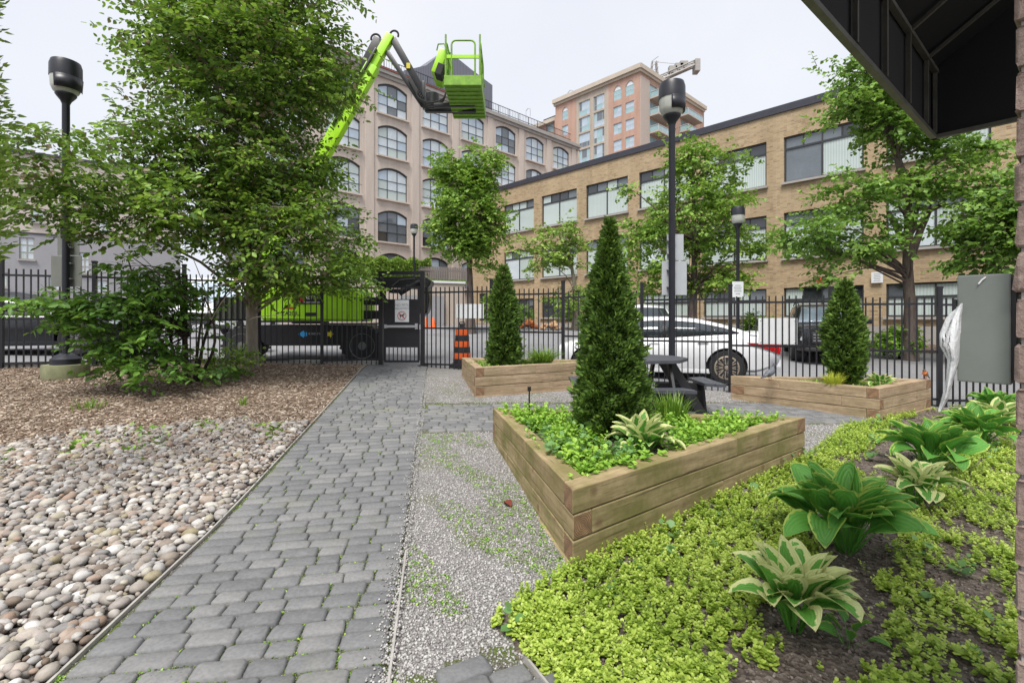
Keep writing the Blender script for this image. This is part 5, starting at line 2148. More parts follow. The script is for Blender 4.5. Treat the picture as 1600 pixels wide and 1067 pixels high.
def car_body(mb, L, zb, top, half, n=34, taper=0.0):
    """lofted lower body; x from rear 0 to nose L; top(x) shoulder height, half(x) half width"""
    rings = []
    for i in range(n + 1):
        x = L * (1 - math.cos(math.pi * i / n)) / 2
        w, zt = half(x), top(x)
        b = zb(x)
        m = b + (zt - b) * 0.55
        sec = [(0, b), (w * 0.8, b), (w * 0.95, b + 0.06), (w * 1.0, m - 0.08), (w * 1.0, m + 0.06), (w * 0.975, zt - 0.075), (w * 0.93, zt - 0.02), (w * 0.8, zt + 0.005), (w * 0.4, zt + 0.03), (0, zt + 0.036)]
        full = [(-y, z) for y, z in sec[:0:-1][:-1]]
        ring = sec + [(-y, z) for y, z in sec[-2:0:-1]]
        rings.append([mb.bm.verts.new((x, y, z)) for y, z in ring])
    k = len(rings[0])
    for a, b in zip(rings, rings[1:]):
        for j in range(k):
            mb.bm.faces.new((a[j], a[(j + 1) % k], b[(j + 1) % k], b[j]))
    mb.bm.faces.new(rings[0])
    mb.bm.faces.new(rings[-1][::-1])


def wheel(parent, x, y, r, side, w=0.21, rim='rim', spokes=10):
    o = thing_part = link(bpy.data.objects.new('wheel', MB().lathe(
        [(r * 0.66, -w / 2), (r * 0.95, -w / 2), (r, -w * 0.36), (r, w * 0.36), (r * 0.95, w / 2), (r * 0.66, w / 2)], (0, 0, 0), 30, Matrix.Rotation(math.pi / 2, 3, 'X')).mesh('wheel', 'dark_rubber', 35)), parent)
    o.location = (x, y, r)
    mb = MB()
    s = side
    mb.lathe([(r * 0.66, 0), (r * 0.7, 0.012), (r * 0.62, 0.02), (r * 0.6, 0.0)], (0, s * (w / 2 - 0.012), 0), 30, Matrix.Rotation(-s * math.pi / 2, 3, 'X'), caps=False)
    for k in range(spokes):
        a = 2 * math.pi * k / spokes
        for da in (-0.13, 0.13):
            p0 = Vector((math.cos(a) * r * 0.12, s * (w / 2 - 0.01), math.sin(a) * r * 0.12))
            p1 = Vector((math.cos(a + da) * r * 0.64, s * (w / 2 - 0.005), math.sin(a + da) * r * 0.64))
            mb.tube([p0, p1], 0.013, 4)
    mb.lathe([(r * 0.15, 0), (r * 0.13, 0.02), (0.01, 0.024)], (0, s * (w / 2 - 0.015), 0), 14, Matrix.Rotation(-s * math.pi / 2, 3, 'X'))
    mb.build('rim', rim, o, smooth=True)
    MB().lathe([(r * 0.655, -0.01), (r * 0.655, 0.01)], (0, s * 0.04, 0), 24, Matrix.Rotation(math.pi / 2, 3, 'X')).build('brake_disc', 'black_ink', o)
    return o


def car(label, cat, loc, rz, paint, L=4.7, Wd=1.8, suv=False, rim='rim', group=None, name='parked_car', glass='car_glass'):
    t = thing(name, label, cat, loc, rz, group)
    hw = Wd / 2
    if suv:
        tp = [(0, 0.86), (0.1, 1.0), (0.5, 1.02), (3.2, 1.05), (3.6, 1.06), (4.3, 0.98), (4.6, 0.86), (L, 0.7)]
        zb = [(0, 0.45), (0.4, 0.26), (L - 0.5, 0.24), (L, 0.36)]
        roof = [(0.22, 1.04), (0.5, 1.5), (1.0, 1.62), (2.4, 1.65), (2.9, 1.6), (3.75, 1.05)]
        wr, xw = 0.36, (0.86, 3.68)
    else:
        tp = [(0, 0.9), (0.05, 0.98), (0.3, 1.02), (0.9, 0.96), (2.2, 0.875), (3.2, 0.86), (3.5, 0.855), (4.2, 0.78), (4.55, 0.66), (L, 0.5)]
        zb = [(0, 0.4), (0.4, 0.24), (L - 0.5, 0.2), (L, 0.26)]
        roof = [(0.42, 0.99), (1.0, 1.19), (1.5, 1.3), (2.1, 1.345), (2.6, 1.335), (3.0, 1.25), (3.85, 0.9)]
        wr, xw = 0.335, (0.98, 3.72)
    half = lambda x: hw * interp(x, [(0, 0.8), (0.12, 0.9), (0.6, 0.98), (1.2, 1), (3.6, 1), (4.2, 0.95), (L - 0.15, 0.82), (L, 0.66)])
    mb = MB()
    car_body(mb, L, lambda x: interp(x, zb), lambda x: interp(x, tp), half)
    body = mb.build('body', paint, t, smooth=50)
    # wheel arches cut through the flanks
    cut = MB()
    for x in xw:
        for s in (-1, 1):
            cut.lathe([(wr + 0.055, -0.28), (wr + 0.055, 0.28)], (x, s * (hw - 0.05), wr), 26, Matrix.Rotation(math.pi / 2, 3, 'X'))
    cm = cut.mesh('cutter', 'black_ink')
    co = link(bpy.data.objects.new('cutter', cm))
    co.parent = t
    md = body.modifiers.new('cut', 'BOOLEAN')
    md.object = co
    md.solver = 'EXACT'
    bpy.context.view_layer.update()
    dg = bpy.context.evaluated_depsgraph_get()
    nm = bpy.data.meshes.new_from_object(body.evaluated_get(dg))
    body.modifiers.clear()
    body.data = nm
    bpy.data.objects.remove(co)
    # cabin
    n = 22
    x0, x1 = roof[0][0], roof[-1][0]
    mb = MB()
    rows = []
    for i in range(n + 1):
        x = x0 + (x1 - x0) * i / n
        z = interp(x, roof)
        bz = interp(x, tp) - 0.03
        f = max(0.0, min(1.0, (z - bz) / 0.5))
        wb = half(x) * 0.93
        wt = hw * (0.93 - 0.2 * f)
        rows.append([mb.bm.verts.new(p) for p in ((x, wb, bz), (x, wt, max(bz + 0.002, z - 0.05)), (x, wt - 0.1, max(bz + 0.004, z - 0.005)), (x, 0, max(bz + 0.006, z + 0.012)),
                                                  (x, -wt + 0.1, max(bz + 0.004, z - 0.005)), (x, -wt, max(bz + 0.002, z - 0.05)), (x, -wb, bz))])
    for a, b in zip(rows, rows[1:]):
        for k in range(6):
            mb.bm.faces.new((a[k], a[k + 1], b[k + 1], b[k]))
    mb.build('cabin', paint, t, smooth=50)

    def side_pt(x, z, s, off):
        zr, bz = interp(x, roof), interp(x, tp) - 0.03
        f = max(0.0, min(1.0, (zr - bz) / 0.5))
        wb, wt = half(x) * 0.93, hw * (0.93 - 0.2 * f)
        k = max(0.0, min(1.0, (z - bz) / max(0.05, zr - 0.05 - bz)))
        return (x, s * (wb + (wt - wb) * k + off), z)

    def side_pane(nm_, xa, xb, mat, inset, s, off):
        N = 10
        lo, hi = [], []
        for i in range(N + 1):
            x = xa + (xb - xa) * i / N
            zl = interp(x, tp) + 0.045 - inset * 0.0
            zh = interp(x, roof) - 0.085 - inset
            if zh < zl + 0.004:
                zh = zl + 0.004
            lo.append(side_pt(x, zl + inset, s, off))
            hi.append(side_pt(x, max(zh, zl + inset + 0.003), s, off))
        m = MB()
        m.poly(lo + hi, [(i, i + 1, N + 2 + i, N + 1 + i) for i in range(N)])
        o = m.build(nm_, mat, t, smooth='all')
        sm = o.modifiers.new('thick', 'SOLIDIFY')
        sm.thickness = 0.004
        return o
    if suv:
        spans = [(0.62, 1.25), (1.32, 2.2), (2.28, 3.25)]
        trim = (0.5, 3.5)
    else:
        spans = [(0.92, 1.22), (1.26, 2.12), (2.2, 3.2)]
        trim = (0.74, 3.5)
    for s in (-1, 1):
        side_pane('window_trim', trim[0], trim[1], 'black_ink', -0.012, s, 0.003)
        for xa, xb in spans:
            side_pane('side_window', xa, xb, 'car_glass', 0.012, s, 0.008)

    def cross_pane(nm_, xa, xb, k=0.86):
        N, P_ = 6, []
        for i in range(N + 1):
            x = xa + (xb - xa) * i / N
            z = interp(x, roof)
            bz = interp(x, tp) - 0.03
            f = max(0.0, min(1.0, (z - bz) / 0.5))
            w = hw * (0.93 - 0.2 * f) * k
            P_.append([(x, -w, z + 0.004), (x, -w * 0.5, z + 0.014), (x, 0, z + 0.02), (x, w * 0.5, z + 0.014), (x, w, z + 0.004)])
        m = MB()
        m.poly([p for r in P_ for p in r], [(5 * i + j, 5 * i + j + 1, 5 * i + j + 6, 5 * i + j + 5) for i in range(N) for j in range(4)])
        o = m.build(nm_, glass, t, smooth='all')
        sm = o.modifiers.new('thick', 'SOLIDIFY')
        sm.thickness = 0.005
    if suv:
        cross_pane('windscreen', 2.98, 3.68)
        cross_pane('rear_window', 0.28, 0.5)
    else:
        cross_pane('windscreen', 3.06, 3.78)
        cross_pane('rear_window', 0.52, 1.2)
    for x in xw:
        for s in (-1, 1):
            wheel(t, x, s * (hw - 0.115), wr, s, rim=rim)
            m = MB().lathe([(wr + 0.05, -0.12), (wr + 0.05, 0.1)], (x, s * (hw - 0.24), wr), 22, Matrix.Rotation(math.pi / 2, 3, 'X'))
            m.build('wheel_arch', 'black_ink', t)
    for s in (-1, 1):
        zl = interp(0.1, tp)
        m = MB()
        hx = lambda x: half(x) + 0.006
        if suv:
            m.prism([(0.02, s * hw * 0.78, 0.8), (0.3, s * hx(0.3), 0.92), (0.34, s * hx(0.3), 1.0), (0.06, s * hw * 0.8, 1.0)], (-0.01, s * 0.012, 0))
        else:
            N = 6
            up_ = [(x, s * (hx(x) + 0.016), 0.82 + 0.02 * x) for x in np.linspace(0.02, 0.62, N)]
            dn = [(x, s * (hx(x) + 0.016), 0.6 + 0.22 * (x / 0.62) ** 0.8) for x in np.linspace(0.0, 0.62, N)]
            m.poly(up_ + dn, [(i, i + 1, N + i + 1, N + i) for i in range(N - 1)])
            m.prism([(-0.004, s * hw * 0.3, 0.72), (-0.004, s * hw * 0.81, 0.66), (-0.004, s * hw * 0.81, 0.86), (-0.004, s * hw * 0.35, 0.86)], (-0.012, 0, 0))
        o = m.build('tail_light', 'tail_light', t)
        m = MB().prism([(L - 0.42, s * hw * 0.93, 0.66), (L - 0.1, s * hw * 0.74, 0.6), (L - 0.12, s * hw * 0.74, 0.7), (L - 0.5, s * hw * 0.94, 0.78)], (0.04, s * 0.02, 0))
        m.build('headlight', 'glass_pale', t)
        MB().box((interp(0, [(0, 3.3)]), s * (hw + 0.1), 0.98 if not suv else 1.12), (0.1, 0.2, 0.13), bev=0.03).build('mirror', paint, t)
        for x in (1.3, 2.25):
            MB().box((x + 0.12, s * (hw + 0.004), 0.84 if not suv else 0.92), (0.2, 0.02, 0.03), bev=0.006).build('door_handle', paint, t)
        for x in ((1.22, 2.16, 3.28) if not suv else (1.3, 2.24, 3.3)):
            MB().box((x, s * (hw * 1.0 + 0.0005), 0.6), (0.007, 0.006, 0.5)).build('door_gap', 'black_ink', t)
        MB().box((2.3, s * (hw * 0.9), 0.25 if not suv else 0.32), (2.3, 0.1, 0.09), bev=0.02).build('sill_trim', 'black_ink' if suv else paint, t)
    MB().box((-0.012, 0, 0.5 if not suv else 0.62), (0.02, 0.5, 0.13), bev=0.004).build('number_plate', 'white_sign', t)
    zg = 0.52 if not suv else 0.66
    MB().box((L - 0.02, 0, zg + 0.02), (0.09, hw * 1.05, 0.3), bev=0.03).build('grille', 'black_ink', t)
    for z in (-0.08, 0.0, 0.08):
        MB().box((L + 0.028, 0, zg + 0.03 + z), (0.012, hw * 0.98, 0.022)).build('grille_bar', 'chrome', t)
    MB().box((L + 0.035, 0, zg - 0.13), (0.02, 0.34, 0.13), bev=0.004).build('number_plate', 'white_sign', t)
    MB().box((L - 0.04, 0, 0.3 if not suv else 0.38), (0.16, hw * 1.4, 0.13), bev=0.04).build('bumper', 'black_ink' if suv else paint, t)
    MB().box((0.03, 0, 0.42), (0.12, hw * 1.55, 0.2), bev=0.05).build('bumper', 'black_ink' if suv else paint, t)
    if suv:
        for s in (-1, 1):
            MB().tube([(0.9, s * hw * 0.68, 1.63), (1.2, s * hw * 0.68, 1.7), (2.3, s * hw * 0.68, 1.71), (2.6, s * hw * 0.68, 1.63)], 0.018, 6).build('roof_rail', 'black_ink', t, smooth=True)
    return t


def car_at(rear_xy, heading, **kw):
    return kw, rear_xy, heading


# white sedan: tail to the right, nose to the left behind the conifer
hd = math.atan2(0.285, -0.958)
W2 = 0.9
rear_near = Vector((5.18, 9.38, 0))
left_n = Vector((-math.sin(hd), math.cos(hd), 0))       # car's left
# near flank is on the car's left when it heads left-away from us
ctr = rear_near - left_n * W2 if (rear_near - left_n * W2).length > (rear_near + left_n * W2).length else rear_near + left_n * W2
car('white sedan parked with its red tail light towards the right', 'car', (ctr.x, ctr.y, g(4, 9.6) - 0.02), hd, 'car_white', L=4.4)
# black SUV facing us behind the white plate
p = at(1300, 500, 13.2)
hd2 = math.atan2(-0.9, -0.43)
car('black suv facing the camera beyond the white plate and conifer', 'car', (p.x - math.cos(hd2) * 4.4, p.y - math.sin(hd2) * 4.4, g(p.x, 15) - 0.02), hd2, 'car_black', L=4.6, Wd=1.86, suv=True, rim='grey_rim', name='parked_suv', glass='glass_blue')  # bright sky reflection on the windscreen is put into its glass colour
p = at(1040, 500, 14.0)
car('white suv seen above the roof of the white sedan', 'car', (p.x, p.y + 0.9, g(p.x, 14) - 0.03), math.radians(103), 'car_white', L=4.6, Wd=1.86, suv=True, name='parked_suv')
p = at(215, 500, 11.4)
car('dark grey sedan parked behind the left fence', 'car', (p.x - 4.5 * math.cos(0.33), p.y - 4.5 * math.sin(0.33), g(p.x - 2, 11) - 0.03), 0.33, 'car_grey', L=4.7, Wd=1.82, rim='grey_rim')

# white van facing us behind the shrub
p = at(312, 500, 17.0)
vn = thing('white_van', 'white van facing the camera beyond the shrub, dark grille showing', 'van', (p.x, p.y, g(p.x, p.y)), math.radians(8))
mb = MB()
prof = [(0.0, 0.35), (0.0, 1.0), (0.15, 1.12), (0.75, 1.25), (1.35, 2.05), (1.6, 2.25), (5.2, 2.3), (5.3, 0.35)]
mb.prism([(-1.0, y, z) for y, z in prof], (2.0, 0, 0))
bmesh.ops.bevel(mb.bm, geom=list(mb.bm.edges), offset=0.06, segments=2, affect='EDGES')
mb.build('body', 'car_white', vn, smooth=40)
MB().prism([(-0.86, 0.78, 1.31), (0.86, 0.78, 1.31), (0.78, 1.32, 2.03), (-0.78, 1.32, 2.03)], (0, -0.012, 0.012)).build('windscreen', 'glass_blue', vn)
for z in (0.62, 0.82):
    MB().box((0, -0.02, z), (1.0, 0.05, 0.16), bev=0.02).build('grille', 'black_ink', vn)
for s in (-1, 1):
    MB().box((s * 0.78, -0.015, 0.76), (0.3, 0.06, 0.26), bev=0.04).build('headlight', 'glass_pale', vn)
    MB().prism([(s * 1.004, 1.15, 1.3), (s * 1.004, 2.3, 1.3), (s * 1.004, 2.3, 2.0), (s * 1.004, 1.55, 2.0)], (s * 0.008, 0, 0)).build('side_window', 'car_glass', vn)
    MB().box((s * 1.14, 1.05, 1.45), (0.2, 0.1, 0.34), bev=0.04).build('mirror', 'black_ink', vn)
    for y in (0.85, 4.3):
        w_ = link(bpy.data.objects.new('wheel', MB().lathe([(0.2, -0.11), (0.34, -0.11), (0.36, -0.07), (0.36, 0.07), (0.34, 0.11), (0.2, 0.11)], (0, 0, 0), 26, Matrix.Rotation(math.pi / 2, 3, 'Y')).mesh('wheel', 'dark_rubber', 35)), vn)
        w_.location = (s * 0.9, y, 0.36)
MB().box((0, -0.02, 0.42), (1.95, 0.16, 0.16), bev=0.04).build('bumper', 'black_ink', vn)
MB().box((0, -0.11, 0.44), (0.36, 0.02, 0.12)).build('number_plate', 'white_sign', vn)

# ---------------------------------------------------------------- boom lift
BYL = 11.45
lz_ = at(500, 571, 11.2).z
p = at(480, 500, BYL)
lf = thing('boom_lift', 'lime green boom lift on black wheeled chassis with raised basket', 'boom lift', (p.x, p.y, lz_))


def U(u, Y=BYL):
    return at(u, 500, Y).x


def V_(v, Y=BYL):
    return at(800, v, Y).z


mb = MB()
yN, yF = 11.05, 12.35
mb.prism([(U(404, yN), yN, V_(501, yN)), (U(404, yN), yN, V_(462, yN)), (U(416, yN), yN, V_(446, yN)), (U(546, yN), yN, V_(446, yN)), (U(562, yN), yN, V_(456, yN)), (U(562, yN), yN, V_(503, yN))], (0, yF - yN, 0))
bmesh.ops.bevel(mb.bm, geom=list(mb.bm.edges), offset=0.06, segments=3, affect='EDGES')
mb.build('engine_cover', 'lime_paint', lf, smooth=40, world=True)
for u in (418, 545):
    MB().box((U(u, yN - 0.012), yN - 0.002, (V_(455, yN) + V_(500, yN)) / 2), (0.014, 0.01, 0.56)).build('panel_seam', 'lime_worn', lf, world=True)
lp = MB().box(((U(461, yN) + U(503, yN)) / 2, yN - 0.008, V_(466.5, yN)), (U(503, yN) - U(461, yN), 0.012, V_(458, yN) - V_(475, yN))).build('name_plate', 'black_ink', lf, world=True)
c = Vector((0, 0, 0)) + lf.location


def lett(txt, u, v, Y, size, mat):
    q = at(u, v, Y) - lf.location
    return lettering(txt, lf, q, size, mat)


lett('ALTRA', 487, 465, yN - 0.017, 0.11, 'white_ink')
MB().box(at(487, 472.5, yN - 0.016), (0.36, 0.004, 0.012)).build('print_line', 'white_ink', lf, world=True)
tri = [at(u, v, yN - 0.0165) for u, v in ((466, 472), (471.5, 460), (477, 472), (473.5, 472), (471.5, 467), (469.5, 472))]
MB().prism(tri, (0, -0.002, 0)).build('red_mark', 'red', lf, world=True)
lett('ZA20JU', 454, 490, yN - 0.005, 0.13, 'black_ink')
MB().box(at(454, 481, yN - 0.004), (0.22, 0.006, 0.04)).build('red_decal', 'red', lf, world=True)
MB().box(at(486, 491, yN - 0.004), (0.26, 0.012, 0.08), bev=0.004).build('vent', 'black_ink', lf, world=True)
# chassis
mb = MB()
a, b = U(392, 11.15), U(566, 11.15)
zt_c, zb_c = V_(508, 11.15), V_(540, 11.15)
mb.prism([(a, 11.12, zt_c), (b, 11.12, zt_c), (b + 0.1, 11.12, zt_c - 0.12), (b - 0.35, 11.12, zb_c), (a + 0.35, 11.12, zb_c), (a - 0.1, 11.12, zt_c - 0.12)], (0, 1.4, 0))
bmesh.ops.bevel(mb.bm, geom=list(mb.bm.edges), offset=0.03, segments=2, affect='EDGES')
mb.build('chassis', 'black_paint', lf, smooth=40, world=True)
MB().lathe([(0.42, 0), (0.42, 0.1)], (U(484, 11.7), 11.75, V_(506, 11.4)), 24).build('turntable', 'black_paint', lf, world=True)
lett('electric', 492, 521, 11.1, 0.1, 'grey_ink')
MB().prism([at(u, v, 11.117) for u, v in ((511, 519), (516, 519), (516, 516), (521, 522), (516, 528), (516, 525), (511, 525))], (0, -0.004, 0)).build('arrow', 'yellow', lf, world=True)
MB().prism([at(u, v, 11.117) for u, v in ((480, 519), (475, 519), (475, 516), (466, 522), (475, 528), (475, 525), (480, 525))], (0, -0.004, 0)).build('arrow', 'blue', lf, world=True)
for u, y in ((382, 11.25), (569, 11.25), (392, 12.75), (560, 12.75)):
    R_ = 0.45
    x = U(u, y)
    o = link(bpy.data.objects.new('wheel', MB().lathe([(0.27, -0.15), (0.42, -0.15), (R_, -0.1), (R_, 0.1), (0.42, 0.15), (0.27, 0.15)], (0, 0, 0), 32, Matrix.Rotation(math.pi / 2, 3, 'X')).mesh('wheel', 'dark_rubber', 35)), lf)
    o.location = Vector((x, y, lz_ + R_)) - lf.location
    MB().lathe([(0.28, 0.0), (0.29, 0.02), (0.22, 0.0), (0.1, -0.03), (0.09, 0.03), (0.02, 0.035)], (0, -0.135, 0), 24, Matrix.Rotation(math.pi / 2, 3, 'X')).build('rim', 'grey_rim', o, smooth=True)
    mb = MB()
    for k in range(20):
        an = 2 * math.pi * k / 20
        for s in (-1, 1):
            mb.box((math.cos(an) * R_, s * 0.075, math.sin(an) * R_), (0.03, 0.14, 0.06), rot=Matrix.Rotation(-an, 3, 'Y'))
    tag(mb.build('tread', 'dark_rubber', o), kind='stuff')
# rear counterweight arm and folded riser right of the body
MB().box(at(583, 471, 11.6), (0.55, 0.5, 0.17), bev=0.02).build('rear_beam', 'black_paint', lf, world=True)
MB().box(at(583, 492, 11.6), (0.6, 0.5, 0.2), bev=0.02).build('rear_beam', 'black_paint', lf, world=True)
MB().box(at(566, 484, 11.6), (0.14, 0.4, 0.56), bev=0.02).build('rear_post', 'black_paint', lf, world=True)
mb = MB()
mb.prism([at(u, v, 11.7) for u, v in ((580, 433), (662, 432), (674, 439), (671, 447), (664, 452), (580, 446))], (0, 0.55, 0))
bmesh.ops.bevel(mb.bm, geom=list(mb.bm.edges), offset=0.025, segments=2, affect='EDGES')
mb.build('riser_arm', 'black_paint', lf, smooth=40, world=True)
mb = MB()
mb.prism([at(u, v, 11.75) for u, v in ((652, 440), (668, 448), (671, 466), (668, 486), (662, 494), (655, 492))], (0, 0.45, 0))
bmesh.ops.bevel(mb.bm, geom=list(mb.bm.edges), offset=0.03, segments=2, affect='EDGES')
mb.build('riser_end', 'black_paint', lf, smooth=40, world=True)
MB().tube([at(624, 458, 11.62), at(640, 448, 11.62)], 0.075, 12).tube([at(640, 448, 11.62), at(656, 440, 11.62)], 0.05, 12).build('cylinder', 'dark_rubber', lf, smooth=True, world=True)
MB().box(at(620, 455, 11.68), (0.3, 0.3, 0.1), bev=0.02).build('rear_block', 'black_paint', lf, world=True)
for q in ([(570, 480), (560, 470), (575, 464), (590, 470)], [(655, 440), (668, 450), (668, 475), (660, 492)], [(604, 455), (625, 438), (648, 436)]):
    MB().tube([at(u, v, 11.55) for u, v in q], 0.022, 6).build('hose', 'dark_rubber', lf, smooth=True, world=True)


def beam(name, u0, v0, Y0, u1, v1, Y1, w, d, mat, w1=None):
    a, b = at(u0, v0, Y0), at(u1, v1, Y1)
    dr = (b - a)
    ln = dr.length
    q = dr.to_track_quat('Z', 'Y').to_matrix()
    mb = MB().box((0, 0, 0), (d, w, ln), bev=0.02)
    # long axis z; width seen by the camera lies in the picture plane
    side = dr.cross(Vector((0, 1, 0))).normalized()
    R3 = Matrix((side, Vector((0, 1, 0)) - dr.normalized() * dr.normalized().y, dr.normalized())).transposed()
    bmesh.ops.transform(mb.bm, matrix=Matrix.Translation((a + b) / 2) @ R3.to_4x4() @ Matrix.Rotation(math.pi / 2, 4, 'Z'), verts=mb.bm.verts)
    return mb.build(name, mat, lf, smooth=40, world=True)


beam('main_boom', 391, 445, 11.75, 583, 104, 11.75, 0.3, 0.24, 'lime_paint')
beam('fly_boom', 545, 172, 11.75, 611, 56, 11.75, 0.2, 0.2, 'lime_paint')
beam('boom_rail', 520, 196, 11.62, 588, 76, 11.62, 0.06, 0.07, 'black_paint')
beam('boom_sleeve', 568, 120, 11.78, 597, 64, 11.78, 0.36, 0.2, 'black_paint')
for (u, v, r) in ((587, 61, 0.11), (616, 55, 0.1)):
    pts = [at(u, v, 11.7) + Vector((r * math.cos(t), 0, r * math.sin(t))) for t in np.linspace(-0.5, math.pi + 0.3, 12)]
    MB().tube(pts, 0.025, 6).build('hose', 'dark_rubber', lf, smooth=True, world=True)
beam('jib_arm', 614, 62, 11.75, 662, 146, 11.75, 0.16, 0.14, 'black_paint')
beam('jib_arm', 605, 82, 11.75, 661, 166, 11.75, 0.11, 0.12, 'black_paint')
beam('jib_link', 662, 128, 11.72, 663, 170, 11.72, 0.09, 0.1, 'black_paint')
beam('jib_cylinder', 640, 124, 11.66, 660, 160, 11.66, 0.09, 0.09, 'dark_rubber')
MB().box(at(638, 103, 11.66), (0.09, 0.01, 0.13)).build('decal', 'yellow', lf, world=True)
MB().lathe([(0.11, -0.16), (0.16, -0.12), (0.16, 0.12), (0.11, 0.16)], at(676, 156, 11.6), 16).build('rotator', 'black_paint', lf, smooth=True, world=True)
for k in range(5):
    cq = at(676, 158, 11.5)
    pts = [cq + Vector((0.24 * math.cos(t) * (1 + 0.1 * k), -0.05 * k, 0.2 * math.sin(t) + 0.02 * k)) for t in np.linspace(2.6, 6.4, 12)]
    MB().tube(pts, 0.017, 6).build('hose', 'dark_rubber', lf, smooth=True, world=True)
# basket
yb0, yb1 = 10.15, 11.85
zf = at(700, 132, yb0).z
xa, xb = at(694, 132, yb0).x - 0.0, at(752, 132, yb0).x
BW = xb - xa
bm_ = (xa + xb) / 2
beam('basket_arm', 665, 172, 11.6, 742, 172, 11.35, 0.13, 0.12, 'black_paint')
beam('basket_arm', 678, 166, 11.2, 742, 163, 11.1, 0.1, 0.1, 'black_paint')
beam('basket_link', 741, 160, 11.1, 741, 176, 11.4, 0.09, 0.1, 'black_paint')
mb = MB()
mb.box((bm_, (yb0 + yb1) / 2, zf), (BW, yb1 - yb0, 0.05))
mb.box((bm_, yb0, zf + 0.08), (BW, 0.03, 0.2)).box((xa + 0.012, (yb0 + yb1) / 2, zf + 0.1), (0.03, yb1 - yb0 - 0.04, 0.2)).box((xb - 0.012, (yb0 + yb1) / 2, zf + 0.1), (0.03, yb1 - yb0 - 0.04, 0.2)).box((bm_, yb1, zf + 0.08), (BW, 0.03, 0.2))
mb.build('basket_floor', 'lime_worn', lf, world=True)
for k in range(9):
    MB().box((bm_, yb0 + 0.1 + (yb1 - yb0 - 0.2) * k / 8, zf - 0.035), (BW - 0.02, 0.05, 0.025)).build('floor_rib', 'lime_worn', lf, world=True)
zr = zf + 0.92
R_ = 0.02


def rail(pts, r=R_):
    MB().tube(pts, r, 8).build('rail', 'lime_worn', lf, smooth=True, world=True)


def hoop(p, q, z0, z1, rad=0.1):
    d = (q - p).normalized()
    a, b = p.copy(), q.copy()
    pts = [Vector((a.x, a.y, z0)), Vector((a.x, a.y, z1 - rad))]
    for t in (30, 60, 90):
        t = math.radians(t)
        pts.append(Vector((a.x, a.y, 0)) + d * rad * (1 - math.cos(t)) + Vector((0, 0, z1 - rad + rad * math.sin(t))))
    for t in (90, 60, 30):
        t = math.radians(t)
        pts.append(Vector((b.x, b.y, 0)) - d * rad * (1 - math.cos(t)) + Vector((0, 0, z1 - rad + rad * math.sin(t))))
    pts += [Vector((b.x, b.y, z1 - rad)), Vector((b.x, b.y, z0))]
    rail(pts)


X0, X1 = xa + 0.03, xb - 0.03
hoop(Vector((X0 + 0.12, yb0 + 0.02, 0)), Vector((X1 - 0.1, yb0 + 0.02, 0)), zf, zr, 0.09)
hoop(Vector((X0, yb0 + 0.1, 0)), Vector((X0, yb1 - 0.55, 0)), zf, zr + 0.02)
hoop(Vector((X1, yb0 + 0.1, 0)), Vector((X1, yb1 - 0.55, 0)), zf, zr + 0.02)
hoop(Vector((X0 + 0.05, yb1, 0)), Vector((X1 - 0.05, yb1, 0)), zf, zr - 0.1)
for x, y in ((X0, yb0 + 0.02), (X1, yb0 + 0.02)):
    rail([Vector((x, y, zf)), Vector((x, y, zr + 0.12))])
for z in (0.42, 0.74):
    rail([Vector((X0, yb1, zf + z)), Vector((X1, yb1, zf + z))], 0.015)
    for x in (X0, X1):
        rail([Vector((x, yb0, zf + z)), Vector((x, yb1, zf + z))], 0.015)
for y in (yb0 + 0.5, yb0 + 1.0):
    for x in (X0, X1):
        rail([Vector((x, y, zf)), Vector((x, y, zr))], 0.015)
MB().box((bm_, yb0 + 0.02, zf + 0.58), (BW - 0.1, 0.03, 0.07)).build('mid_bar', 'lime_paint', lf, world=True)
mb = MB().box((xa - 0.13, yb0 + 0.55, zf + 0.6), (0.2, 0.7, 0.55), rot=Matrix.Rotation(0.35, 3, 'Y'), bev=0.05)
mb.build('control_box', 'lime_paint', lf, smooth=40, world=True)
MB().box((xa - 0.12, yb0 + 0.3, zf + 0.4), (0.15, 0.3, 0.25), rot=Matrix.Rotation(0.35, 3, 'Y'), bev=0.02).build('control_panel', 'dark_rubber', lf, world=True)
MB().tube([(xa - 0.2, yb0 + 0.3, zf + 0.86), (xa - 0.16, yb0 + 0.25, zf + 0.97), (xa - 0.02, yb0 + 0.2, zf + 0.95), (xa + 0.02, yb0 + 0.2, zf + 0.8)], 0.016, 6).build('guard_hoop', 'lime_worn', lf, smooth=True, world=True)


# ---------------------------------------------------------------- skinned figures
def skin_mesh(name, joints, bones, subd=2):
    me = bpy.data.meshes.new(name)
    me.from_pydata([j[0] for j in joints], bones, [])
    o = bpy.data.objects.new(name, me)
    COL.objects.link(o)
    md = o.modifiers.new('skin', 'SKIN')
    for v, j in zip(me.skin_vertices[0].data, joints):
        r = j[1]
        v.radius = r if isinstance(r, tuple) else (r, r)
    me.skin_vertices[0].data[0].use_root = True
    sb = o.modifiers.new('sub', 'SUBSURF')
    sb.levels = sb.render_levels = subd
    bpy.context.view_layer.update()
    nm = bpy.data.meshes.new_from_object(o.evaluated_get(bpy.context.evaluated_depsgraph_get()))
    bpy.data.objects.remove(o)
    nm.polygons.foreach_set('use_smooth', [True] * len(nm.polygons))
    return nm


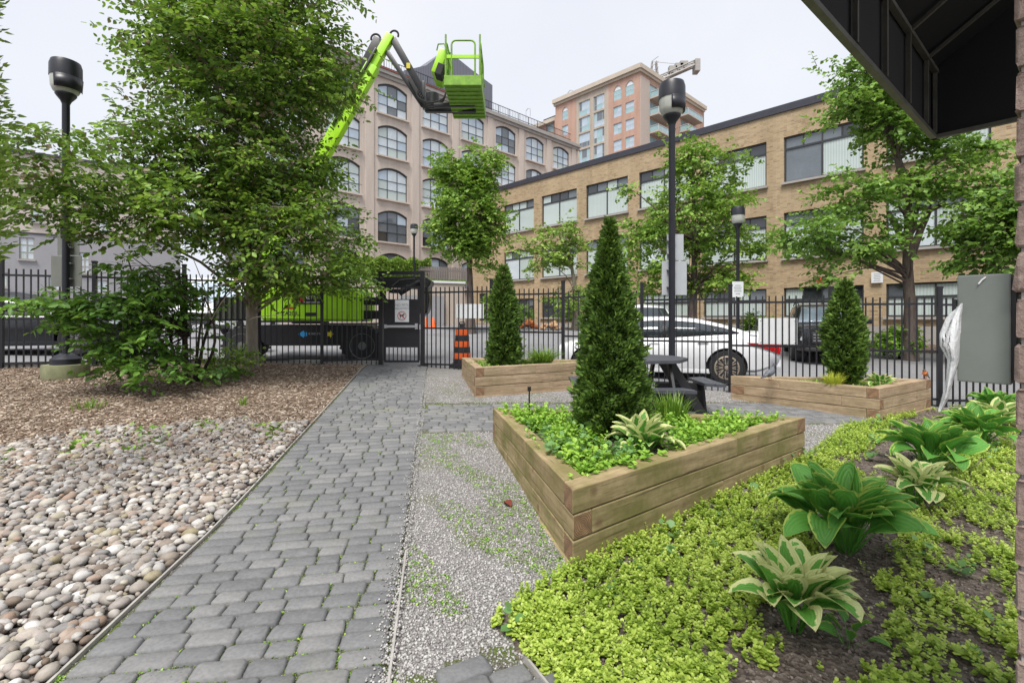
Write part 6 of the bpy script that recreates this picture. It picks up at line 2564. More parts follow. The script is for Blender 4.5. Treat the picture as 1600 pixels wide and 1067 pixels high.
def person(label, loc, rz, top_mat, leg_mat, arm='down', hair='black_ink', h=1.0):
    t = thing('person', label, 'person', loc, rz)
    J = [((0, 0, 0.95), (0.15, 0.11)), ((0, 0, 1.15), (0.14, 0.1)), ((0, 0, 1.36), (0.17, 0.11)), ((0, 0, 1.47), 0.06), ((0, 0.015, 1.56), 0.055), ((0, 0.02, 1.64), (0.078, 0.095)), ((0, 0.02, 1.72), (0.07, 0.085)),
         ((0.09, 0, 0.9), 0.09), ((0.1, 0.03, 0.5), 0.06), ((0.1, -0.02, 0.09), 0.042), ((0.1, 0.14, 0.04), 0.036),
         ((-0.09, 0, 0.9), 0.09), ((-0.1, 0.05, 0.5), 0.06), ((-0.1, 0.0, 0.09), 0.042), ((-0.1, 0.16, 0.04), 0.036),
         ((0.19, 0, 1.4), 0.06), ((0.25, -0.02, 1.13), 0.046), ((0.24, 0.1, 0.9), 0.034), ((0.23, 0.14, 0.82), 0.03),
         ((-0.19, 0, 1.4), 0.06), ((-0.25, -0.02, 1.13), 0.046), ((-0.24, 0.1, 0.9), 0.034), ((-0.23, 0.14, 0.82), 0.03)]
    if arm == 'forward':
        J[16] = ((0.24, 0.06, 1.16), 0.046)
        J[17] = ((0.2, 0.32, 1.18), 0.034)
        J[18] = ((0.19, 0.41, 1.2), 0.03)
    B = [(0, 1), (1, 2), (2, 3), (3, 4), (4, 5), (5, 6), (0, 7), (7, 8), (8, 9), (9, 10), (0, 11), (11, 12), (12, 13), (13, 14), (2, 15), (15, 16), (16, 17), (17, 18), (2, 19), (19, 20), (20, 21), (21, 22)]
    nm = skin_mesh('body', J, B)
    nm.materials.clear()
    for m in (top_mat, leg_mat, 'skin', 'black_ink'):
        nm.materials.append(M[m])
    for pl in nm.polygons:
        z = pl.center.z
        x, y = abs(pl.center.x), pl.center.y
        k = 0 if z > 0.93 else 1
        if z > 1.47:
            k = 2
        if z < 0.1 and x < 0.2:
            k = 3
        if x > 0.15 and z < 0.9:
            k = 2 if z < 0.86 else 0
        if arm == 'forward' and y > 0.36 and pl.center.x > 0.1:
            k = 2
        pl.material_index = k
    inst('body', nm, t)
    # fingers
    for s in (1, -1):
        w = Vector(J[18 if s > 0 else 22][0])
        fw = Vector((0, 0.9, 0.2)) if (arm == 'forward' and s > 0) else Vector((0, 0.35, -0.9))
        fw.normalize()
        mb = MB()
        for k, ln in enumerate((0.07, 0.08, 0.075, 0.06)):
            o = Vector((0, 0.012 * (k - 1.5), 0)) if not (arm == 'forward' and s > 0) else Vector((0.013 * (k - 1.5), 0, 0))
            a = w + o * 1.2
            mb.tube([a, a + fw * ln * 0.6, a + fw * ln + Vector((-s * 0.012, 0, 0))], [0.011, 0.009, 0.006], 6)
        mb.tube([w, w + fw * 0.03 + Vector((-s * 0.03, 0.012, 0))], [0.012, 0.008], 6)
        hn = mb.build('hand', 'skin', t, smooth=True)
    hm = MB()
    bmesh.ops.create_uvsphere(hm.bm, u_segments=14, v_segments=10, radius=1.0)
    for v in hm.bm.verts:
        v.co = Vector((v.co.x * 0.088, v.co.y * 0.1 - 0.012, v.co.z * 0.075 + 1.735))
    hm.build('hair', hair, t, smooth='all')
    fm = MB()
    for s in (-1, 1):
        fm.lathe([(0.002, -0.004), (0.01, 0), (0.002, 0.006)], (s * 0.03, 0.108, 1.665), 8, Matrix.Rotation(-math.pi / 2, 3, 'X'))
    fm.build('eyes', 'black_ink', t)
    MB().prism([(-0.012, 0.105, 1.625), (0.012, 0.105, 1.625), (0, 0.105, 1.665)], (0, 0.018, -0.006)).build('nose', 'skin', t)
    MB().box((0, 0.1, 1.6), (0.045, 0.02, 0.01), bev=0.003).build('mouth', 'tail_light', t)
    for s in (-1, 1):
        MB().box((s * 0.083, 0.015, 1.65), (0.015, 0.035, 0.055), bev=0.006).build('ear', 'skin', t)
    t.scale = (h, h, h)
    return t


M['cloth_green'] = plain('cloth_green', (0.2, 0.36, 0.29), 0.85, var=0.15, scale=4)
M['cloth_grey'] = plain('cloth_grey', (0.36, 0.34, 0.34), 0.85, var=0.15, scale=4)
M['cloth_dark'] = plain('cloth_dark', (0.07, 0.08, 0.08), 0.85, var=0.15, scale=4)
p = at(921, 500, 27)
person('person in pale green top standing beside the slim tree trunk', (p.x, p.y, g(p.x, p.y) - 0.3), math.radians(-70), 'cloth_green', 'cloth_dark', h=0.95)
p = at(931, 500, 27.4)
person('person in grey top with arm held forward by the brick building', (p.x, p.y, g(p.x, p.y) - 0.3), math.radians(-80), 'cloth_grey', 'cloth_green', 'forward', 'grey_ink', h=0.95)

# orange brick edging and litter of the planting bed by the building
p0, p1 = at(818, 500, 24.6), at(872, 500, 24.0)
for lab, ua, ub, mat, Y in (('low heap of orange brick rubble at the planting bed edge', 815, 838, 'orange_brick', 24.6), ('low heap of buff stone rubble at the planting bed edge', 846, 872, 'buff_rubble', 24.2)):
    M.setdefault('orange_brick', plain('orange_brick', (0.5, 0.17, 0.06), 0.9, var=0.35, scale=5))
    M.setdefault('buff_rubble', plain('buff_rubble', (0.55, 0.36, 0.22), 0.9, var=0.3, scale=5))
    a = at(ua, 500, Y)
    b = at(ub, 500, Y)
    t = thing('rubble_heap', lab, 'rubble', ((a.x + b.x) / 2, Y, g(a.x, Y)))
    bl = [MB().box((0, 0, 0), (0.26, 0.14, 0.1), bev=0.02).mesh('brick', mat) for _ in range(2)]
    n = 26
    for k in range(n):
        x = random.uniform(-1, 1)
        hgt = 0.42 * (1 - x * x)
        inst('brick', bl[k % 2], t, (x * (b.x - a.x) / 2, random.uniform(-0.3, 0.3), 0.05 + hgt * random.random()), (random.uniform(-0.5, 0.5), random.uniform(-0.5, 0.5), random.uniform(0, 3.1)), scale=(1.1, 1.1, 1.1))


# ---------------------------------------------------------------- birds
def bird(name, label, loc, rz, s, J, B, paint, legs, beak, eye):
    t = thing(name, label, 'bird', loc, rz)
    nm = skin_mesh('body', J, B)
    nm.materials.clear()
    mats, fn = paint
    for m in mats:
        nm.materials.append(M[m])
    for pl in nm.polygons:
        pl.material_index = fn(pl.center)
    inst('body', nm, t)
    for y in (-0.016, 0.016):
        MB().tube([(legs[0], y * 1.0, legs[1]), (legs[0] + 0.006, y, 0.006)], 0.004, 6).tube([(legs[0] + 0.03, y, 0.004), (legs[0] - 0.015, y, 0.004)], 0.0035, 5).build('leg', 'red_leg', t, smooth=True)
    MB().tube([beak[0], beak[1]], [0.007, 0.001], 8).build('beak', 'dark_rubber', t, smooth=True)
    mb = MB()
    for y in (-1, 1):
        mb.lathe([(0.001, -0.002), (0.004, 0), (0.001, 0.002)], (eye[0], y * eye[1], eye[2]), 8, Matrix.Rotation(math.pi / 2, 3, 'X'))
    mb.build('eyes', 'black_ink', t)
    t.scale = (s, s, s)
    return t


M['red_leg'] = plain('red_leg', (0.35, 0.1, 0.07), 0.7, var=0.2)
M['feather_grey'] = plain('feather_grey', (0.11, 0.117, 0.135), 0.7, var=0.3, scale=30)
M['feather_dark'] = plain('feather_dark', (0.05, 0.052, 0.06), 0.6, var=0.3, scale=30)
M['feather_brown'] = plain('feather_brown', (0.1, 0.08, 0.065), 0.7, var=0.3, scale=40)
M['feather_orange'] = plain('feather_orange', (0.42, 0.12, 0.025), 0.7, var=0.25, scale=40)
M['feather_white'] = plain('feather_white', (0.5, 0.47, 0.42), 0.7, var=0.15, scale=40)
PJ = [((-0.005, 0, 0.105), (0.055, 0.052)), ((-0.075, 0, 0.085), (0.036, 0.03)), ((-0.14, 0, 0.06), (0.026, 0.012)), ((-0.19, 0, 0.043), (0.022, 0.006)),
      ((0.045, 0, 0.135), (0.05, 0.046)), ((0.075, 0, 0.185), 0.027), ((0.088, 0, 0.22), 0.022), ((0.097, 0, 0.24), 0.023), ((0.115, 0, 0.24), 0.013)]
PB = [(0, 1), (1, 2), (2, 3), (0, 4), (4, 5), (5, 6), (6, 7), (7, 8)]


def pc(c):
    if c.x > 0.06 and c.z > 0.17:
        return 1
    if c.x < -0.12:
        return 1
    if abs(c.y) > 0.03 and -0.09 < c.x < -0.05:
        return 1
    return 0


p = at(1203, 577, 7.27)
bird('pigeon', 'grey pigeon perched on the edge of the planter before the white car', (p.x, p.y, 0.474), math.radians(25), 1.0, PJ, PB, (['feather_grey', 'feather_dark'], pc), (0.0, 0.07), ((0.118, 0, 0.238), (0.148, 0, 0.23)), (0.104, 0.0215, 0.244))
RJ = [((0, 0, 0.085), (0.04, 0.04)), ((-0.05, 0, 0.065), (0.022, 0.02)), ((-0.1, 0, 0.03), (0.012, 0.006)), ((-0.135, 0, 0.005), (0.012, 0.004)),
      ((0.02, 0, 0.115), (0.037, 0.037)), ((0.03, 0, 0.15), 0.029), ((0.036, 0, 0.172), 0.028), ((0.06, 0, 0.172), 0.012)]
RB = [(0, 1), (1, 2), (2, 3), (0, 4), (4, 5), (5, 6), (6, 7)]


def rc(c):
    if c.z > 0.075 and c.x > 0.0 and c.z < 0.152:
        return 1
    if c.z > 0.15:
        return 2 if c.x < 0.03 else 0
    if c.z < 0.07 and c.x > -0.03:
        return 3
    return 0


p = at(1446, 589, 7.42)
bird('robin', 'small robin with orange breast on the corner of the timber planter', (p.x, p.y, 0.477), math.radians(200), 0.8, RJ, RB, (['feather_brown', 'feather_orange', 'feather_dark', 'feather_white'], rc), (0.0, 0.05), ((0.064, 0, 0.17), (0.084, 0, 0.166)), (0.05, 0.025, 0.178))


# ================================================================ VEGETATION
leaf6 = np.array([[0, 0, 0], [0.27, 0.32, 0.07], [0.22, 0.7, 0.06], [0, 1, -0.04], [-0.22, 0.7, 0.06], [-0.27, 0.32, 0.07]], float)
lf6 = np.array([(0, 1, 2, 3), (0, 3, 4, 5)])
maple6 = np.array([[0, 0, 0], [0.46, 0.42, 0.1], [0.3, 0.75, 0.04], [0, 1, -0.12], [-0.3, 0.75, 0.04], [-0.46, 0.42, 0.1]], float)


def unit(a):
    return a / (np.linalg.norm(a, axis=1, keepdims=True) + 1e-9)


def ell(u, v, Y, ru, rv, ry):
    c = at(u, v, Y)
    return (np.array(c), np.array([ru / F * Y, ry, rv / F * Y]))


def crown_points(ells, n, shell=0.45):
    """cluster centres spread through the crown, denser toward its outside"""
    vol = np.array([e[1].prod() ** (2 / 3) for e in ells])
    pick = RG.choice(len(ells), n, p=vol / vol.sum())
    d = unit(RG.normal(0, 1, (n, 3)))
    r = (shell + (1 - shell) * RG.random(n)) ** 0.9
    C = np.array([ells[k][0] for k in pick])
    Rr = np.array([ells[k][1] for k in pick])
    return C + d * r[:, None] * Rr, d, pick


def limb(mb, a, b, r0, r1, sag=0.12, n=5, seg=6):
    a, b = Vector(a), Vector(b)
    ln = (b - a).length
    off = Vector((random.gauss(0, 1), random.gauss(0, 1), random.gauss(0, 0.6))) * ln * 0.07
    pts, rad = [], []
    for i in range(n + 1):
        t = i / n
        p = a.lerp(b, t) + off * math.sin(math.pi * t) + Vector((0, 0, ln * sag * math.sin(math.pi * t)))
        pts.append(p)
        rad.append(r0 + (r1 - r0) * t)
    mb.tube(pts, rad, seg)


def tree(name, label, base, ells, trunk, ncl, per, leaf, mat, bark, spread=0.3, tw=0.34, flat=0.35, T=leaf6, droop=-0.1, cat='tree', group=None, rtrunk=0.12, shell=0.45, keep=0, nl=9, tone=0.0, bare=0, wid=1.0, limbs=60, brown=0.02):
    """trunk: list of points; limbs run from the trunk to leaf clusters; leaves sit in rows along twigs"""
    t = thing(name, label, cat, base, group=group)
    C, D, pick = crown_points(ells, ncl, shell)
    mb = MB()
    tp = [Vector(p) for p in trunk]
    k = len(tp)
    mb.tube(tp, [rtrunk * (1.35 if i == 0 else 1.0 - 0.75 * i / (k - 1)) for i in range(k)], 12)
    top = tp[-1]
    sel = RG.permutation(ncl)[:limbs]
    for i in sel:
        c = Vector(C[i])
        # leave the trunk below the cluster
        best = min(range(2, k), key=lambda j: abs((tp[j].z) - (c.z - 0.35 * (c - Vector((tp[j].x, tp[j].y, c.z))).length)) + 0.3 * (tp[j] - c).length)
        fr_ = random.random() * 0.8
        a = tp[best].lerp(tp[max(0, best - 1)], fr_ * 0.6)
        limb(mb, a, c, rtrunk * random.uniform(0.16, 0.3), rtrunk * 0.05, 0.08)
    for i in range(bare):
        c = Vector(C[RG.integers(ncl)])
        e = c + Vector((random.gauss(0, 0.4), random.gauss(-0.2, 0.4), random.gauss(0, 0.25)))
        limb(mb, c, e, rtrunk * 0.07, rtrunk * 0.03, 0.0, 4, 4)
    # twigs
    n = ncl * per
    ci = np.repeat(np.arange(ncl), per)
    size = RG.uniform(0.6, 1.25, ncl)
    P0 = C[ci] + RG.normal(0, spread, (n, 3)) * size[ci][:, None] * np.array([1, 1, 0.62])
    out = D[ci] + RG.normal(0, 0.75, (n, 3))
    out[:, 2] = out[:, 2] * flat + droop
    out = unit(out)
    for i in RG.permutation(n)[:min(n, 420)]:
        p, d = Vector(P0[i]), Vector(out[i])
        mb.tube([p - d * tw * 0.35, p + d * tw * 0.95], [rtrunk * 0.045, rtrunk * 0.015], 4, cap=False)
    mb.build('trunk', bark, t, smooth=True, world=True)
    # leaves alternate along twigs
    N = n * nl
    ti = np.repeat(np.arange(n), nl)
    s = np.tile(np.linspace(0, 1, nl), n)
    side = np.tile(np.where(np.arange(nl) % 2 == 0, 1.0, -1.0), n)
    d = out[ti]
    up = unit(np.tile([0, 0, 1.0], (n, 1)) + RG.normal(0, 0.35, (n, 3)))[ti]
    lat = unit(np.cross(d, up)) * side[:, None]
    P = P0[ti] + d * (s * tw)[:, None] + RG.normal(0, 0.012, (N, 3))
    ld = unit(d * 0.65 + lat * 0.9 + np.array([0, 0, -0.25]) + RG.normal(0, 0.22, (N, 3)))
    lu = unit(up + RG.normal(0, 0.35, (N, 3)))
    sz = leaf * RG.uniform(0.6, 1.25, N)
    FR = frames(ld, lu, sz, sz * wid)
    tonec = RG.normal(0, 0.15, ncl)
    rnd = np.clip(0.5 + tonec[ci][ti] + RG.normal(0, 0.17, N) + tone + 0.22 * (s - 0.5), 0, 1)
    rnd = np.where(RG.random(N) < brown * (0.5 + RG.random(ncl)[ci][ti]), RG.uniform(0, 0.2, N), rnd)
    o = t.location
    if keep:
        dist = np.linalg.norm(P - np.array([0, 0, E]), axis=1)
        uu = 800 + F * P[:, 0] / P[:, 1]
        dist = np.where((uu < 0), 99, dist)
        near = np.argsort(dist)[:keep]
        mask = np.ones(N, bool)
        mask[near] = False
        mes = []
        for q in (0.15, 0.35, 0.55, 0.75, 0.9):
            mes.append(np_mesh('leaf', T, lf6, mat, np.full(len(T), q)))
        for i in near:
            mw = Matrix(FR[i].tolist()).to_4x4()
            mw.translation = Vector(P[i]) - o
            inst('leaf', mes[min(4, int(rnd[i] * 5))], t, mw=mw)
        P, FR, rnd = P[mask], FR[mask], rnd[mask]
    cr_ = scatter('crown', T, lf6, FR, P, rnd, mat, t, off=o[:])
    tag(cr_, kind='stuff')
    return t


# big leafy tree at left
bx_, by_ = at(392, 500, 9.2).x, 9.2
b0 = Vector((bx_, by_, g(bx_, by_) - 0.03))
trunkT = [b0, b0 + Vector((0.02, 0, 0.5)), b0 + Vector((0.03, -0.02, 1.4)), b0 + Vector((0.0, -0.1, 2.4)), b0 + Vector((-0.05, -0.3, 3.6)), b0 + Vector((-0.1, -0.5, 4.8)), b0 + Vector((0.05, -0.6, 6.2)), b0 + Vector((0.0, -0.6, 7.4))]
E0 = [ell(380, 120, 8.2, 130, 110, 1.3), ell(455, 60, 8.4, 75, 70, 1.1), ell(300, 60, 8.0, 70, 60, 0.9), ell(395, 250, 8.2, 105, 100, 1.3), ell(280, 235, 7.6, 55, 50, 0.8),
      ell(110, 262, 6.6, 58, 46, 0.8), ell(160, 225, 7.0, 50, 10, 0.3), ell(500, 120, 8.4, 34, 50, 0.6), ell(525, 360, 8.4, 34, 46, 0.7), ell(430, 370, 8.0, 95, 62, 1.2),
      ell(290, 325, 7.4, 80, 50, 0.9), ell(480, 435, 8.4, 70, 24, 0.7), ell(535, 430, 8.4, 32, 24, 0.6), ell(420, 435, 8.2, 50, 18, 0.6), ell(115, 325, 6.6, 40, 30, 0.6), ell(390, -60, 8.3, 150, 80, 1.2), ell(225, 365, 7.0, 50, 36, 0.5), ell(470, 290, 8.4, 40, 70, 0.8)]
tree('shade_tree', 'large leafy tree with grey trunk spreading over the left fence', b0, E0, trunkT, 510, 13, 0.09, 'beech', 'bark_grey', 0.22, 0.38, 0.3, tone=0.04, brown=0.15, rtrunk=0.118, keep=300, shell=0.35, nl=10, limbs=120, droop=-0.18)

# multi-stemmed shrub below it
sb = at(292, 592, 7.9)
sb = Vector((sb.x, sb.y, g(sb.x, sb.y)))
E1 = [ell(265, 465, 7.4, 45, 24, 0.5), ell(75, 480, 6.8, 24, 10, 0.3), ell(230, 500, 7.3, 75, 40, 0.7), ell(165, 480, 7.0, 45, 26, 0.5), ell(115, 475, 6.9, 34, 14, 0.4), ell(250, 560, 7.2, 85, 28, 0.6), ell(220, 580, 6.9, 60, 18, 0.4), ell(180, 525, 7.0, 70, 26, 0.5),
      ell(325, 580, 7.6, 30, 12, 0.4), ell(225, 425, 7.3, 45, 22, 0.5)]
sh = tree('shrub', 'many stemmed leafy shrub with bare twigs in the mulch bed', sb, E1, [sb, sb + Vector((0.05, -0.1, 0.4)), sb + Vector((0.1, -0.2, 1.0)), sb + Vector((0.2, -0.3, 1.7))], 92, 7, 0.1, 'shrub_leaf', 'bark_dark', 0.13, 0.3, 0.2, cat='shrub', rtrunk=0.05, shell=0.2, keep=150, nl=9, bare=10, limbs=60, droop=-0.12)
for k in range(7):
    mb = MB()
    a = sb + Vector((random.gauss(0, 0.12), random.gauss(0, 0.12), 0))
    e = Vector(at(random.choice([200, 240, 280, 320, 360]), random.uniform(400, 470), random.uniform(7.2, 8.0)))
    limb(mb, a, e, 0.028, 0.01, 0.02, 6, 7)
    mb.build('stem', 'bark_dark', sh, smooth=True, world=True)
mb = MB()
for (u0, v0, u1, v1) in ((300, 478, 215, 395), (330, 500, 300, 400), (300, 470, 200, 420), (385, 440, 300, 470), (380, 445, 330, 500), (380, 430, 410, 395), (390, 500, 440, 492), (310, 560, 230, 520), (250, 430, 190, 385), (330, 430, 370, 405)):
    limb(mb, at(u0, v0, 7.5), at(u1, v1, 7.2), 0.011, 0.004, 0.03, 6, 5)
tag(mb.build('bare_twigs', 'bare_twig', sh, smooth=True, world=True), kind='stuff')
p = at(368, 580, 8.4)
lb2 = Vector((p.x, p.y, g(p.x, p.y)))
tree('shrub', 'small yellow green seedling at the foot of the grey trunk', lb2, [ell(365, 563, 8.4, 32, 16, 0.3)], [lb2, lb2 + Vector((0, 0, 0.1)), lb2 + Vector((0.02, 0, 0.22))], 22, 5, 0.07, 'bright_leaf', 'bark_dark', 0.08, 0.2, 0.6, cat='shrub', rtrunk=0.02, nl=7, limbs=10)

# street trees
p = Vector((at(735, 500, 21).x, 21, 0))
p.z = g(p.x, p.y)
tree('street_tree', 'round bright green tree before the corner of the brick building', p, [ell(727, 330, 21, 46, 62, 1.5), ell(708, 265, 21, 20, 30, 0.8), ell(755, 265, 21, 18, 34, 0.8), ell(687, 360, 21, 18, 16, 0.7), ell(765, 350, 21, 22, 24, 0.8), ell(725, 385, 21, 40, 14, 1.0), ell(762, 418, 20.8, 18, 8, 0.5)],
     [p, p + Vector((0, 0, 1)), p + Vector((-0.02, 0, 2.4)), p + Vector((-0.1, 0, 4)), p + Vector((-0.2, 0, 6.5))], 230, 10, 0.14, 'street_leaf', 'bark', 0.26, 0.4, 0.5, maple6, -0.2, group='street trees', rtrunk=0.2, nl=7, limbs=60)
p = Vector((at(899, 500, 25).x, 25, 0))
p.z = g(p.x, p.y)
tree('street_tree', 'slender thin crowned young tree by the two standing people', p, [ell(850, 400, 25, 46, 26, 1.2), ell(870, 375, 25, 26, 40, 0.9), ell(900, 395, 25, 26, 18, 0.9), ell(880, 350, 25, 24, 16, 0.5), ell(890, 470, 25, 40, 18, 1.0), ell(935, 470, 25.4, 26, 16, 0.8), ell(805, 385, 25, 14, 10, 0.4)],
     [p, p + Vector((0, 0, 1)), p + Vector((-0.05, 0, 2.4)), p + Vector((-0.25, 0, 3.6)), p + Vector((-0.6, 0, 5.0))], 95, 7, 0.15, 'bright_leaf', 'bark_grey', 0.24, 0.4, 0.5, maple6, -0.1, group='street trees', rtrunk=0.17, nl=7, limbs=40)
p = Vector((at(1082, 500, 18.6).x, 18.6, 0))
p.z = g(p.x, p.y)
tree('street_tree', 'dense green tree behind the tall lamp and the white sedan', p, [ell(1085, 340, 18.6, 74, 66, 2.0), ell(1078, 245, 18.6, 26, 34, 1.0), ell(1135, 255, 18.6, 30, 14, 0.8), ell(1000, 298, 18.6, 26, 8, 0.5), ell(1005, 370, 18.6, 32, 24, 0.9), ell(1165, 380, 18.6, 32, 24, 1.0), ell(1015, 430, 18.6, 34, 28, 1.0), ell(1110, 430, 18.6, 56, 24, 1.4), ell(1135, 300, 18.6, 28, 28, 1.0)],
     [p, p + Vector((0, 0, 1.2)), p + Vector((0.05, 0, 2.4)), p + Vector((0.1, 0, 4)), p + Vector((0.0, 0, 6.5))], 230, 10, 0.13, 'street_leaf', 'bark', 0.27, 0.4, 0.5, maple6, -0.2, group='street trees', rtrunk=0.2, nl=7, limbs=70)
p = Vector((at(1422, 500, 14.3).x, 14.3, 0))
p.z = g(p.x, p.y)
q = lambda u, v, Y=14.3: at(u, v, Y)
tm = tree('street_tree', 'large spreading maple with forked trunk before the brick facade', p, [ell(1370, 130, 14.3, 42, 36, 1.2), ell(1325, 165, 14.2, 26, 20, 0.8), ell(1395, 205, 14.3, 46, 34, 1.3), ell(1485, 240, 14.2, 52, 20, 1.0), ell(1340, 300, 14.0, 50, 26, 1.1), ell(1270, 362, 13.8, 42, 18, 0.8), ell(1330, 380, 13.9, 50, 24, 1.0), ell(1300, 430, 13.7, 24, 10, 0.5), ell(1450, 285, 14.2, 46, 22, 1.2), ell(1535, 240, 14.2, 20, 12, 0.5), ell(1310, 110, 14.2, 14, 14, 0.5), ell(1435, 160, 14.6, 40, 40, 1.2), ell(1370, 340, 14, 30, 20, 0.9)],
          [p, q(1422, 480), q(1418, 420), q(1420, 340), q(1414, 280), q(1400, 240), q(1380, 180), q(1372, 120)], 235, 10, 0.125, 'maple_leaf', 'bark', 0.24, 0.4, 0.5, maple6, -0.22, group='street trees', rtrunk=0.165, nl=7, limbs=60, tone=0.06)
mb = MB()
for pts, r0, r1 in (([q(1420, 400), (q(1408, 370)), q(1395, 345), q(1388, 330)], 0.1, 0.05), ([q(1424, 400), q(1438, 360), q(1452, 330), q(1476, 318)], 0.11, 0.05), ([q(1426, 360), q(1432, 330), q(1440, 300)], 0.08, 0.04),
                    ([q(1414, 290), q(1402, 250), q(1398, 215)], 0.1, 0.05), ([q(1416, 300), q(1436, 265), q(1446, 240)], 0.08, 0.04), ([q(1402, 245), q(1385, 215), q(1380, 180)], 0.08, 0.04)):
    mb.tube(pts, [r0 + (r1 - r0) * i / (len(pts) - 1) for i in range(len(pts))], 10)
mb.build('fork', 'bark', tm, smooth=True, world=True)
p = Vector((at(1640, 500, 12.5).x, 12.5, 0))
p.z = g(p.x, p.y)
tree('street_tree', 'leafy tree partly hidden by the brick pier at the right edge', p, [ell(1575, 350, 12.5, 62, 48, 1.2), ell(1545, 390, 12.5, 42, 32, 0.9), ell(1610, 300, 12.5, 70, 40, 1.2), ell(1560, 330, 12.4, 50, 30, 0.8)],
     [p, p + Vector((0, 0, 1)), p + Vector((-0.2, 0, 2.2)), p + Vector((-0.6, 0, 3.4)), p + Vector((-0.7, 0, 4.4))], 130, 11, 0.12, 'maple_leaf', 'bark', 0.24, 0.38, 0.5, maple6, -0.22, group='street trees', rtrunk=0.16, nl=7, limbs=40)
# low shrubs of the bed by the brick building
for lab, u, v, Y, ru, rv, mat in (('low leafy shrub at the foot of the large maple', 1405, 532, 14.6, 24, 12, 'bed_leaf'), ('small dark bush under the window left of the people', 812, 492, 29, 20, 14, 'maple_leaf'), ('dark rounded bush under the window right of the people', 903, 490, 28, 26, 14, 'maple_leaf'),
                                  ('green bush below the window behind the white plate', 1178, 520, 18.5, 14, 30, 'street_leaf'), ('bush beside the small white fence plate', 768, 480, 27, 12, 22, 'street_leaf')):
    c = at(u, v + rv, Y)
    c = Vector((c.x, c.y, g(c.x, c.y)))
    tree('bush', lab, c, [ell(u, v, Y, ru, rv, ru / F * Y)], [c, c + Vector((0, 0, 0.15)), c + Vector((0, 0, 0.4))], 40, 7, 0.12, mat, 'bark_dark', 0.12, 0.25, 0.6, cat='bush', rtrunk=0.03, nl=7, limbs=15)
# hedge on the terrace
h0, h1 = at(505, 420, 25.2), at(668, 420, 27.4)
hv = thing('hedge', 'clipped green hedge on top of the beige terrace wall', 'hedge', ((h0.x + h1.x) / 2, (h0.y + h1.y) / 2, 3.4))
n = 26000
a = RG.random(n)
P = np.stack([h0.x + (h1.x - h0.x) * a, h0.y + (h1.y - h0.y) * a + 0.9 + RG.uniform(-0.5, 0.5, n), 3.35 + 1.35 * RG.random(n) ** 0.7 + 0.1 * np.sin(a * 40)], 1)
d = unit(RG.normal(0, 1, (n, 3)) + np.array([0, -0.6, 0.3]))
scatter('hedge_leaves', leaf6, lf6, frames(d, unit(RG.normal(0, 1, (n, 3)) + np.array([0, 0, 1.5])), RG.uniform(0.07, 0.14, n)), P, RG.random(n), 'bright_leaf', hv, off=hv.location[:])
hv.children[0]['kind'] = 'stuff'
n = 5000
a = RG.random(n)
P = np.stack([tw0.x + (tw1.x - tw0.x) * a, tw0.y + (tw1.y - tw0.y) * a + RG.uniform(0.25, 0.9, n), np.full(n, 3.33)], 1)
d = unit(RG.normal(0, 0.4, (n, 3)) + np.array([0, 0, 1]))
tag(scatter('terrace_grass', kite, kf, frames(d, unit(RG.normal(0, 1, (n, 3))), RG.uniform(0.12, 0.3, n), RG.uniform(0.03, 0.06, n)), P, RG.random(n), 'grass_blade'), 'strip of long grass along the top of the terrace wall', 'grass', kind='stuff')


# ---------------------------------------------------------------- columnar conifers
spray = np.array([[0, 0, 0], [0.2, 0.3, 0.03], [0.13, 0.62, -0.02], [0, 1, 0.02], [-0.13, 0.62, -0.02], [-0.2, 0.3, 0.03]], float)


